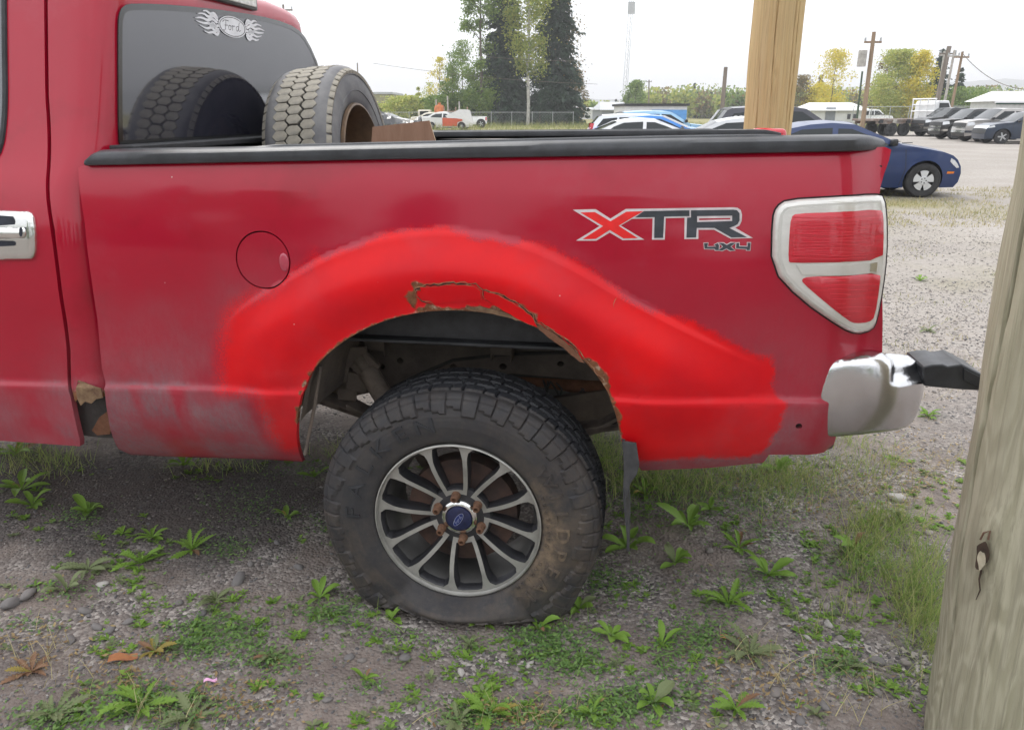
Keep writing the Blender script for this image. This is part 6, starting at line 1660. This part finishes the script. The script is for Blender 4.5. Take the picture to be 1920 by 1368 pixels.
place(1875,270,R_(173),mk(sc_(SUV,.92,.95),R=.33),DB_,'parked_suv','dark navy crossover nearest the right edge of the parked row','SUV')
place(1752,256.5,R_(182),sc_(PK,.95,.9),DG_,'parked_pickup','dark van like truck with chrome grille, leftmost of the dark parked row','pickup truck')
# flatbed tow truck
def tow():
    g=gnd(1716,254); rz=R_(14); o=empty('flatbed_truck',(g.x,g.y,0),rz); tag(o,'flatbed tow truck with rusty deck and white cab guard','truck')
    MR=pm('rusty_deck',(.16,.09,.06),.9,0,.4,3,col2=(.30,.28,.26)); MW=W_
    MB().box((-1.9,0,.98),(4.4,2.2,.14)).build('deck',MR,o,bevel=.02)
    MB().box((-1.8,-1.0,.82),(4.2,.08,.16)).build('side_rail',MR,o); MB().box((-1.8,1.0,.82),(4.2,.08,.16)).build('side_rail',MR,o)
    for i in range(4): MB().box((-3.6+i*1.0,-1.05,.90),(.3,.12,.22)).build('tool_box',M_PALE if i%2 else M_DKT,o,bevel=.01)
    # headache rack
    for y in(-1,-.35,.35,1): MB().tube([(.30,y,1.0),(.30,y,2.25)],.045,6).build('rack_bar',MW,o)
    for z in(1.5,1.9,2.25): MB().tube([(.30,-1.05,z),(.30,1.05,z)],.045,6).build('rack_bar',MW,o)
    cab_=mk(PK); 
    mb=MB(); mb.prism([(.45,.6),(.45,2.0),(.55,2.15),(1.35,2.15),(1.75,1.45),(2.7,1.35),(2.85,1.2),(2.85,.5),(.45,.5)],-.95,.95); mb.build('cab',MW,o,bevel=.05)
    for y in(-.965,.965): MB().prism([(.65,1.5),(.65,2.0),(1.3,2.0),(1.6,1.5)],y-.01,y+.01).build('side_window',M_CGL,o)
    mb=MB(); mb.add([(1.40,-.85,2.05),(1.40,.85,2.05),(1.77,.85,1.48),(1.77,-.85,1.48)],[(0,1,2,3)]); mb.build('windscreen',M_CGL,o,0)
    MB().box((2.87,0,.95),(.06,1.3,.5)).build('grille',M_CHR2,o)
    for x in(-2.7,-1.75,2.0):
        for sg in(-1,1): whl(o,x,sg*.92,.42,.24,6,M_CBK,sg,.55)
tow()
# wrecks by the fence on the left
WR=carpaint('faded_white',(.66,.66,.64),.5); WO=carpaint('orange_red',(.55,.09,.03),.4); WC_=carpaint('cream',(.62,.58,.46),.5)
S=sc_(SEDAN,1.06,1.0); S['top']=[(a,b+.05,m) for a,b,m in S['top']]; S['ax']=[0,-2.64]
w1=place(866,243.5,R_(-8),S,WR,'wrecked_car','white wrecked car with orange front wing and missing wheel','wrecked car',-1)
for nm,pl in (('orange_wing',[(-1.65,.30),(-1.65,.98),(-.4,.93),(.1,.86),(.1,.75),(-.34,.62),(-.38,.3)]),):
    pts,tr=cdt(pl,[],.15); me=bpy.data.meshes.new(nm); me.from_pydata([(a,-.905,b) for a,b in pts],[],[tuple(int(i) for i in t) for t in tr]); me.materials.append(WO); inst(nm,me,w1)
place(846,240.8,R_(10),sc_(SEDAN,1.05,1.0),WC_,'wrecked_car','cream wrecked hatchback half hidden by the plywood','wrecked car',-1)
wp=place(842,240.5,R_(184),sc_(PK,.92,.9),W_,'wrecked_pickup','white pickup bed with red tail lamp at the right end of the wrecks','wrecked pickup')
place(752,241.5,R_(-12),sc_(SEDAN,1.0,1.0),SV_,'wrecked_car','grey silver wreck beside the spare tyre','wrecked car',-1)
g=at(866,219,72); MB().prism([(0,0),(1.2,.5),(2.0,.45),(2.3,-.6),(1.6,-.2),(.2,-.15)],-.5,.5).build('loose_bonnet',WR,None,loc=(g.x-1.5,66,g.z+.0)) 
o=bpy.data.objects['loose_bonnet']; o.location=(g.x-1.0,66.5,1.15); tag(o,'white torn bonnet panel lying on top of the wrecks','car panel')
# crumpled black body shell: folded sheets
def crumple():
    g=at(738,228,67); mb=MB(); rows=[]
    for i in range(16):
        rows.append([((i/15-.5)*4.6+.25*mnoise.noise(Vector((i,j,3))),(j/9-.5)*1.8,max(.25,(.95+.35*math.sin(i*.42))*math.sin(math.pi*(j+.5)/10)+.28*mnoise.noise(Vector((i*.8,j*.9,7))))) for j in range(10)])
    mb.grid(rows); o=mb.build('crushed_car',BK_,None,12,loc=(g.x,67,.05)); tag(o,'crumpled black car shell piled beside the spare tyre','crushed car')
    s=o.modifiers.new('thickness','SOLIDIFY'); s.thickness=.05
crumple()
def machine():
    g=at(836,215,78); o=empty('yard_machine',(g.x,78,0)); tag(o,'orange yard machine with upright exhaust pipes behind the wrecks','machine')
    MO=pm('machine_orange',(.55,.16,.04),.6,0,.2,3); MT=pm('machine_tan',(.42,.28,.20),.8,0,.3,3)
    MB().lathe([(.001,0),(.45,0),(.5,.1),(.5,1.5),(.4,1.75),(.15,1.8),(.13,2.0),(.001,2.0)],20,M=Matrix.Translation((-.6,0,.3))).build('tank',MO,o)
    for z in (.3,.9,1.5): MB().box((1.0,0,z),(2.4,1.4,.10)).build('rack_shelf',MT,o)
    for x in(-.1,1.0,2.1): MB().box((x,-.65,.95),(.10,.10,1.9)).build('rack_post',MT,o)
    MB().box((.5,0,.6),(.8,.9,.45)).build('engine_block',MT,o,bevel=.05); MB().box((1.6,0,1.2),(.7,.9,.4)).build('engine_block',MT,o,bevel=.05)
    for x,h in((-.9,2.6),(.2,2.9),(1.3,2.4)): MB().tube([(x,0,1.5),(x,0,h)],.07,8).build('exhaust_pipe',M_PALE,o)
    MB().box((-2.0,0,1.1),(1.2,1.4,1.1)).build('operator_cab',WC_,o,bevel=.1); MB().box((-2.0,-.71,1.25),(.8,.03,.55)).build('cab_window',M_CGL,o)
machine()
# ------------------------------------------------------------ weeds, grass, stones and litter
M_LF={'g':leaf_mat('weed_leaf',(.11,.21,.03),(.23,.37,.065),tr=.28),'d':leaf_mat('weed_leaf_dull',(.12,.16,.075),(.22,.25,.12),tr=.2),'y':leaf_mat('weed_leaf_yellow',(.20,.19,.05),(.35,.26,.07),tr=.25),'r':leaf_mat('weed_leaf_brown',(.16,.08,.045),(.28,.17,.10),tr=.15)}
def leaf_mesh(L,w,lobes,mat,curl=.35,nseg=9,sd=0):
    r=random.Random(sd); rows=[]
    for i in range(nseg*2+1):
        t=i/(nseg*2); x=L*t
        prof=math.sin(math.pi*min(1,t**1.25*.97+.03))**.75*(.35+.65*ss(0,.45,t)) 
        if lobes: prof*= (1-.45*lobes*((i%2)))*(1+r.uniform(-.08,.08))
        hw=w*.5*prof+.0015; z=math.sin(t*math.pi*.62)*L*curl-.0
        rows.append([(x-(.012*lobes*L if i%2 else 0)*4,-hw,z+hw*.35),(x,-hw*.5,z+hw*.12),(x,0,z),(x,hw*.5,z+hw*.12),(x-(.012*lobes*L if i%2 else 0)*4,hw,z+hw*.35)])
    mb=MB(); mb.grid(rows); return mb.mesh('leaf',M_LF[mat],0)
LEAVES={}
for m in 'gdyr':
    LEAVES['dandelion',m]=[leaf_mesh(.10,.028,1.15,m,.16+.12*k,sd=k) for k in range(3)]
    LEAVES['dock',m]=[leaf_mesh(.12,.034,.3,m,.30+.15*k,sd=k+5) for k in range(3)]
    LEAVES['plantain',m]=[leaf_mesh(.06,.021,.15,m,.30+.12*k,nseg=5,sd=k+9) for k in range(3)]
def weed(px,py,size,kind,col,label,n=None,flat=.0):
    g=gnd(px,py); z=hgt(g.x,g.y); nm={'dandelion':'dandelion_plant','dock':'dock_plant','plantain':'plantain_plant'}[kind]
    o=empty(nm,(g.x,g.y,z-.002),random.uniform(0,6.28)); tag(o,label,'weed')
    n=n or {'dandelion':13,'dock':10,'plantain':10}[kind]; base={'dandelion':.10,'dock':.12,'plantain':.06}[kind]
    dist=math.hypot(g.x,g.y,CZ); Lm=size/FPX*dist*.54/base
    for i in range(n):
        c=col if random.random()>.09 else random.choice('yrd' if kind!='plantain' else 'gd')
        me=random.choice(LEAVES[kind,c]); s=Lm*random.uniform(.4,1.15)
        inst('leaf',me,o,(0,0,.002),(random.uniform(-.3,.3),random.uniform(-.35,.22)+flat,2*math.pi*i/n+random.uniform(-.35,.35)),(s,s*random.uniform(.85,1.2),s*random.uniform(.7,1.2)))
    return o
WL=[(600,1120,75,'dock','g','upright broad leaved weed left of the flat tyre, tallest there'),
(1290,990,120,'dock','g','largest dock plant, right of the mud flap'),
(1265,1060,70,'plantain','g','bushy weed just below the largest dock plant'),
(1385,1030,75,'dandelion','g','dandelion right of the largest dock plant'),
(1175,1030,80,'plantain','g','leafy weed growing at the foot of the mud flap'),
(1440,1080,85,'plantain','g','low weed clump two plants right of the mud flap'),
(1365,1135,90,'dandelion','g','wide open rosette in the bare patch right of the tyre'),
(1240,1215,75,'dock','g','light green weed below and right of the tyre'),
(1145,1195,60,'plantain','g','small round leaved weed just right below the tyre'),
(1010,1180,75,'dock','g','upright weed against the right bottom of the flat tyre'),
(1085,1140,60,'plantain','g','small weed touching the tyre at its lower right'),
(905,1170,80,'dandelion','g','weed pressed against the bottom centre of the tyre'),
(735,1160,50,'plantain','g','little weed in front of the tyre left of centre'),
(685,1270,50,'dock','g','small bright weed in the bare dirt below the tyre'),
(880,1210,45,'dandelion','d','pale drooping weed under the tyre centre'),
(1405,1225,110,'dandelion','d','sprawling rosette with dying brown leaves at lower right'),
(1225,1320,80,'plantain','g','leafy weed at the bottom right of centre'),
(1380,1330,90,'dandelion','g','dandelion at the bottom edge right of centre'),
(1110,1340,60,'dandelion','g','small weed at the bottom edge near the centre'),
(915,1340,110,'dandelion','g','large weed patch rosette at the bottom centre'),
(860,1355,80,'dandelion','d','ragged weed left of the bottom centre rosette'),
(905,1300,50,'plantain','g','small weed above the bottom centre rosette'),
(360,1030,80,'dandelion','g','arching weed in the middle of the left dirt patch'),
(265,1055,80,'dandelion','g','dark green weed left of the arching weed'),
(165,1065,85,'dandelion','d','dusty dull weed on the left dirt'),
(285,1005,60,'dandelion','g','smaller weed above the pair on the left dirt'),
(125,1105,60,'dock','d','pale weed low on the left side'),
(165,960,60,'plantain','g','clover like green weed below the cab door'),
(540,975,55,'dock','g','weed standing alone between the rocker and tyre'),
(590,895,70,'dock','g','bright weed just ahead of the flat tyre under the body'),
(345,875,60,'dock','g','leafy weed peeping under the front of the bed side'),
(40,915,80,'dock','g','big weed at the left edge beneath the door'),
(30,850,90,'dandelion','g','weed clump under the door bottom at the left edge'),
(60,945,60,'plantain','g','round leaved weed beside the left edge clump'),
(405,1125,70,'dandelion','d','wilted yellowish weed lying by a flat stone'),
(290,1220,70,'dandelion','y','yellowing weed beside the orange dead leaf'),
(270,1320,110,'dandelion','g','broad rosette near the bottom left'),
(360,1340,90,'dandelion','d','ragged rosette right of the bottom left one'),
(60,1260,70,'dandelion','r','browned weed near the lower left edge'),
(100,1340,90,'dandelion','d','grey green weed in the bottom left corner'),
(510,1230,60,'dandelion','d','flat weed below the left clover patch'),
(1460,885,60,'dock','g','bright plant under the rear corner of the bed'),
(1725,527,28,'plantain','g','lone bright green tuft on the far gravel'),
(1740,620,40,'dandelion','d','pale low weed in the gravel behind the bumper'),
(1600,1035,80,'dock','g','leafy weed at the head of the long grass strip'),
(1690,985,60,'dock','d','weed amid the long grass nearest the bumper'),
(1590,1250,60,'dandelion','d','small grey weed near the treated post'),
(1740,780,45,'dandelion','g','low weed under the chrome bumper end'),
(1530,1340,50,'plantain','d','tiny weed at the bottom edge left of the treated post'),
(230,1000,40,'plantain','g','tiny sprig above the left dirt weeds'),
(1330,960,50,'plantain','g','small weed right above the largest dock plant'),
(1120,870,60,'dock','g','leafy plant seen behind the tyre under the arch'),
(1210,930,60,'dock','g','weed behind the mud flap')]
for a in WL: weed(*a)
def blades(C,H,w,name,label,lean=.35,mat='g',seg=3,kind='stuff',bend=.6):
    n=len(C); A=rng.uniform(0,6.283,n); ln=rng.uniform(0,lean,n)+.05; V=np.zeros((n,2*seg+1,3)); dx=np.cos(A);dy=np.sin(A); B=rng.uniform(0,6.283,n)
    for i in range(seg+1):
        t=i/seg; off=H*(ln*t+bend*ln*t*t); z=H*t*np.cos(ln*t)
        cx=C[:,0]+dx*off; cy=C[:,1]+dy*off; ww=w*(1-t)**.6*(H/np.mean(H))**.3
        if i<seg:
            V[:,2*i,0]=cx-np.cos(B)*ww; V[:,2*i,1]=cy-np.sin(B)*ww; V[:,2*i,2]=C[:,2]+z
            V[:,2*i+1,0]=cx+np.cos(B)*ww; V[:,2*i+1,1]=cy+np.sin(B)*ww; V[:,2*i+1,2]=C[:,2]+z
        else: V[:,2*i,0]=cx; V[:,2*i,1]=cy; V[:,2*i,2]=C[:,2]+z
    k=2*seg+1; F=[]
    for i in range(seg-1): F+=[(2*i,2*i+1,2*i+3),(2*i,2*i+3,2*i+2)]
    F.append((2*seg-2,2*seg-1,2*seg)); F=np.array(F)
    FF=(F[None]+np.arange(n)[:,None,None]*k).reshape(-1,3)
    o=inst(name,cloud_mesh(name,V.reshape(-1,3),FF,M_LF[mat] if isinstance(mat,str) else mat)); tag(o,label,None,None,'stuff'); return o
def pts_px(n,poly):
    out=[]; xs=[p[0] for p in poly]; ys=[p[1] for p in poly]
    while len(out)<n:
        c=np.stack([rng.uniform(min(xs),max(xs),n),rng.uniform(min(ys),max(ys),n)],1); c=c[pip(c,poly)]
        w=np.array([mnoise.noise(Vector((a*.02,b*.03,4)))+.4 for a,b in c]); c=c[rng.uniform(0,.8,len(c))<w]; out+=c.tolist()
    G=[gnd(a,b) for a,b in out[:n]]; return np.array([(g.x,g.y,hgt(g.x,g.y)) for g in G])
def blob(n,px,py,rx,ry): 
    c=rng.normal(size=(n,2))*np.array([rx,ry])*.5+np.array([px,py]); c[:,1]=np.maximum(c[:,1],240); G=[gnd(a,b) for a,b in c]; P=np.array([(g.x,g.y,hgt(g.x,g.y)) for g in G]); return P[~in_contact(P[:,0],P[:,1])]
C=np.concatenate([pts_px(1250,[(1560,1030),(1600,985),(1680,960),(1740,985),(1770,1060),(1790,1120),(1745,1230),(1700,1190),(1640,1110),(1590,1080)]),blob(260,1740,1180,60,100),blob(260,1620,1010,90,50)])
M_FRESH=leaf_mat('fresh_grass',(.14,.25,.05),(.27,.38,.10),(.38,.38,.16),tr=.35)
blades(C,rng.uniform(.03,.14,len(C)),.0013,'grass','long green grass strip between the truck and the treated post',.8,M_FRESH)
M_STRAW=leaf_mat('straw',(.30,.26,.13),(.46,.40,.22),tr=.2); M_OLGR=leaf_mat('olive_grass',(.13,.17,.05),(.28,.27,.10),tr=.3)
cl=[(1130,850,60,50,300),(1210,905,60,40,260),(1290,920,80,40,300),(1380,890,90,30,300),(1470,905,60,30,200),(1120,840,60,40,220),(1150,900,40,60,200),(1110,880,40,50,140),(1350,915,130,40,330),(1500,900,80,50,260),(1230,900,60,40,200),(1450,950,80,50,160),(50,865,90,30,220),(110,870,70,25,120),(420,880,90,14,110),(1600,870,90,50,190),(1650,890,80,40,120),(650,850,60,20,120),(900,1165,50,14,60),(980,1170,90,10,90),(770,1165,60,12,50),(1560,830,70,20,120),(1580,1140,80,60,90)]
P=np.concatenate([blob(n,a,b,c,d) for a,b,c,d,n in cl]); blades(P,rng.uniform(.03,.10,len(P)),.0013,'grass','green grass tufts growing under and behind the truck bed',.75,M_FRESH)
cl=[(1640,930,130,50,260),(1560,900,120,50,180),(1600,560,160,40,90),(1720,700,140,60,160),(1620,1300,120,60,70),(300,1330,120,50,60),(950,1340,150,40,70),(1780,880,80,50,120),(1450,1250,160,80,80),(100,1250,110,60,50)]
P=np.concatenate([blob(n,a,b,c,d) for a,b,c,d,n in cl]); blades(P,rng.uniform(.02,.08,len(P)),.0012,'dry_grass','dry straw coloured grass stalks scattered over the gravel',1.0,M_STRAW)
# dry lawn bands further back in the lot
def band(n,y0,y1,x0,x1,h0,h1,w,mat,label,thr=.1):
    X=rng.uniform(x0,x1,n); Y=rng.uniform(y0,y1,n); k=np.array([mnoise.noise(Vector((a*.8,b*.8,5)))+.5*mnoise.noise(Vector((a*2.5,b*2.5,9))) for a,b in zip(X,Y)])>thr; X,Y=X[k],Y[k]
    return blades(np.stack([X,Y,np.zeros(len(X))],1),rng.uniform(h0,h1,len(X)),w,'dry_grass',label,.9,mat,2)
band(26000,10.3,16,3.5,17,.02,.07,.004,M_STRAW,'dry pale grass around the blue compact car',-.15)
band(9000,10.5,15.5,3.5,16,.02,.06,.004,M_OLGR,'olive grass mixed into the dry grass round the blue car',-.05)
band(7000,4.2,10.5,1.6,9,.015,.05,.0025,M_OLGR,'sparse olive grass patches on the open gravel',.22)
band(5000,4.2,10.5,1.6,9,.015,.045,.0025,M_STRAW,'sparse dry grass patches on the open gravel',.12)
band(9000,60,92,-22,40,.3,.8,.02,M_OLGR,'tall rough grass along the fence and behind the far cars',-.2)
# mats of small leaved clover-like cover
def cover(cl,mat,name,label,sz=.006):
    P=[];
    for a,b,c,d,n in cl: P.append(blob(int(n*.5),a,b,c,d)); P.append(blob(int(n*.35),a,b,c*1.9,d*1.9))
    P=np.concatenate(P); n=len(P); P[:,2]+=rng.uniform(.003,.028,n)*rng.uniform(.3,1,n)
    D=np.zeros((n,3)); D[:,2]=1; A=rng.normal(size=(n,3))*.45; A[:,2]=0; an=rng.uniform(0,6.28,n)
    A1=np.stack([np.cos(an),np.sin(an),rng.uniform(-.4,.5,n)],1); B1=np.stack([-np.sin(an),np.cos(an),rng.uniform(-.4,.4,n)],1); s=(sz*rng.uniform(.6,1.5,n))[:,None]
    V=np.stack([P-A1*s,P-B1*s*.45+A1*s*.1,P+A1*s,P+B1*s*.45+A1*s*.1],1).reshape(-1,3); o=inst(name,cloud_mesh(name,V,np.arange(n*4).reshape(-1,4),mat)); tag(o,label,None,None,'stuff')
cover([(620,1150,60,22,520),(400,1185,70,35,900),(360,1215,50,20,300),(470,1195,40,30,280),(510,1235,70,25,420),(1040,1215,70,35,800),(1000,1190,60,25,420),(1080,1245,50,25,420),(1310,1195,70,45,800),(1250,1240,40,40,300),(1560,1250,60,30,360),(1180,1330,90,35,620),(1220,1300,90,25,380),(1090,1330,60,25,260),(900,1345,110,35,700),(320,1320,120,40,900),(250,1300,70,30,300),(100,1345,110,30,420),(60,1170,70,20,120),(420,1030,50,20,300),(150,970,45,18,260),(470,960,70,22,240),(440,930,90,25,200),(560,880,70,20,320),(120,1110,60,20,160),(600,990,40,20,120),(1330,930,120,40,700),(1200,950,70,60,500),(1440,1000,60,40,300),(1150,1100,60,30,320),(1120,1080,40,30,220),(740,1180,60,25,260),(860,1210,60,20,120),(1420,1090,70,30,300),(1380,960,90,40,300),(1540,930,60,30,240),(1620,1050,90,50,700),(700,1290,40,20,80),(1250,930,100,40,600),(1420,930,90,40,450),(1140,860,40,50,350)],leaf_mat('clover_leaf',(.075,.15,.045),(.19,.30,.09),tr=.2),'clover','patches of small leaved green ground cover in the dirt')
cover([(430,1310,110,50,260),(60,1200,100,60,200),(230,1270,80,40,160),(1450,1280,140,70,260),(1600,950,150,60,500),(1690,900,100,50,300),(1400,900,140,40,300),(960,1350,90,30,160),(1560,700,200,80,300),(1740,850,80,60,240)],leaf_mat('dead_leaf_litter',(.16,.10,.05),(.36,.27,.13),tr=.1),'leaf_litter','brown and yellow dead leaf scraps on the gravel',.007)
def sprigs(N,name,label,mat):
    c=np.stack([rng.uniform(0,1850,N*3),rng.uniform(860,1368,N*3)],1); w=np.array([mnoise.noise(Vector((a*.006,b*.010,14)))+.5*mnoise.noise(Vector((a*.02,b*.03,4))) for a,b in c]); w+=np.where((c[:,0]>1150)&(c[:,1]<1150),.2,0)-np.where((c[:,0]<600)&(c[:,1]<1000),.12,0)
    c=c[w>rng.uniform(-.05,.35,len(c))][:N]; V=[];F=[]
    for a,b in c:
        g=gnd(a,b)
        if abs(g.x+.16)<.26 and 1.9<g.y<2.4: continue
        z=hgt(g.x,g.y); k=rng.integers(5,12); L=rng.uniform(.008,.026)
        for i in range(k):
            an=6.283*i/k+rng.uniform(-.4,.4); l=L*rng.uniform(.5,1.2); w_=l*rng.uniform(.14,.3); el=rng.uniform(.15,.9); dx,dy=math.cos(an),math.sin(an); n0=len(V)
            V+=[(g.x,g.y,z),(g.x+dx*l*.55-dy*w_,g.y+dy*l*.55+dx*w_,z+l*.5*el),(g.x+dx*l,g.y+dy*l,z+l*.55*el),(g.x+dx*l*.55+dy*w_,g.y+dy*l*.55-dx*w_,z+l*.5*el)]; F.append((n0,n0+1,n0+2,n0+3))
    o=inst(name,cloud_mesh(name,np.array(V),np.array(F),mat)); tag(o,label,None,None,'stuff')
sprigs(900,'seedlings','tiny green seedlings scattered over the dirt',M_LF['g']); sprigs(420,'seedlings','tiny dull grey green seedlings scattered over the dirt',M_LF['d'])
# distinct larger stones are pieces of the ground
gr=bpy.data.objects['ground']
SM=[]
for k in range(6):
    bm=bmesh.new(); bmesh.ops.create_icosphere(bm,subdivisions=2,radius=1); 
    for v in bm.verts: v.co*=1+.40*mnoise.noise(v.co*1.1+Vector((k*7,0,0)))+.10*mnoise.noise(v.co*3+Vector((k*3,0,0))); v.co.z*=.55; v.co.x*=1.25
    me=bpy.data.meshes.new('stone'); bm.to_mesh(me); bm.free(); me.polygons.foreach_set('use_smooth',[True]*len(me.polygons)); me.materials.append(M_PEB)
    a=me.attributes.new('tone','FLOAT','POINT'); a.data.foreach_set('value',[(.42,.6,.75,.5,.95,.35)[k]]*len(me.vertices)); SM.append(me)
ST=[(447,1090,14,0),(337,1130,7,3),(375,1152,7,0),(380,1150,8,5),(480,1142,7,1),(182,1175,9,3),(205,1180,8,0),(240,1164,8,3),(160,1145,9,3),(52,1116,13,3),(22,1130,14,0),(192,1095,8,4),(130,1200,9,3),(1680,940,14,4),(1330,1035,8,1),(1120,1253,6,1),(1010,1240,6,1),(1060,1205,9,2),(993,1245,8,4),(760,1232,9,0),(790,1325,9,1),(865,1262,8,4),(1005,1280,7,2),(1455,1298,11,1),(1350,1293,9,2),(1548,1135,8,2),(1552,1170,8,4),(1515,1197,6,4),(1650,1238,10,0),(1640,1235,9,3),(1645,1295,8,1),(1250,1297,9,1),(680,1235,7,1),(655,1230,8,0),(640,1185,7,2),(600,1180,6,1),(615,1310,8,3),(540,1165,7,1),(240,1362,6,4),(455,1330,7,1),(1268,1300,12,2),(1575,1195,7,1),(1430,1140,6,2),(1545,1325,9,3),(1500,1350,8,0),(1700,1240,7,2),(1270,1190,6,1),(560,1065,8,0),(470,1060,6,3),(1600,770,6,4),(1650,760,6,1),(1620,800,5,4),(1560,880,6,1),(1740,1000,7,2),(520,1020,7,5),(1130,1020,5,1)]
for a,b,s,k in ST:
    g=gnd(a,b); r=s/FPX*math.hypot(g.x,g.y,CZ); inst('stone',SM[k],gr,(g.x,g.y,hgt(g.x,g.y)+r*.25),(random.uniform(-.2,.2),random.uniform(-.2,.2),random.uniform(0,6)),(r,r*random.uniform(.7,1),r))
# litter
def scrap(px,py,L,w,mat,name,label,cat,rz):
    g=gnd(px,py); rows=[]
    for i in range(7):
        t=i/6; ww=w*.5*(.35+.65*math.sin(math.pi*min(1,t*.8+.2))); rows.append([(L*(t-.5),-ww,.004+.006*math.sin(t*5)),(L*(t-.5),0,.002+.005*math.cos(t*4)),(L*(t-.5),ww,.006+.004*math.sin(t*7))])
    o=MB().grid(rows).build(name,mat,None,60,loc=(g.x,g.y,hgt(g.x,g.y)+.008),rz=rz,recalc=False); tag(o,label,cat)
scrap(395,1278,.034,.012,pm('pink_paper',(.75,.40,.62),.6,0,.05,20),'paper_scrap','small pink paper scrap on the dirt at lower left','litter',.25)
scrap(232,1238,.075,.035,pm('orange_leaf',(.42,.17,.06),.8,0,.3,40,col2=(.25,.10,.05)),'dead_leaf','curled orange brown dead leaf at lower left','leaf',.2)
scrap(1370,1205,.06,.02,pm('tan_leaf',(.45,.26,.10),.8,0,.3,40),'dead_leaf','tan dead leaf beside the sprawling rosette at lower right','leaf',-.5)
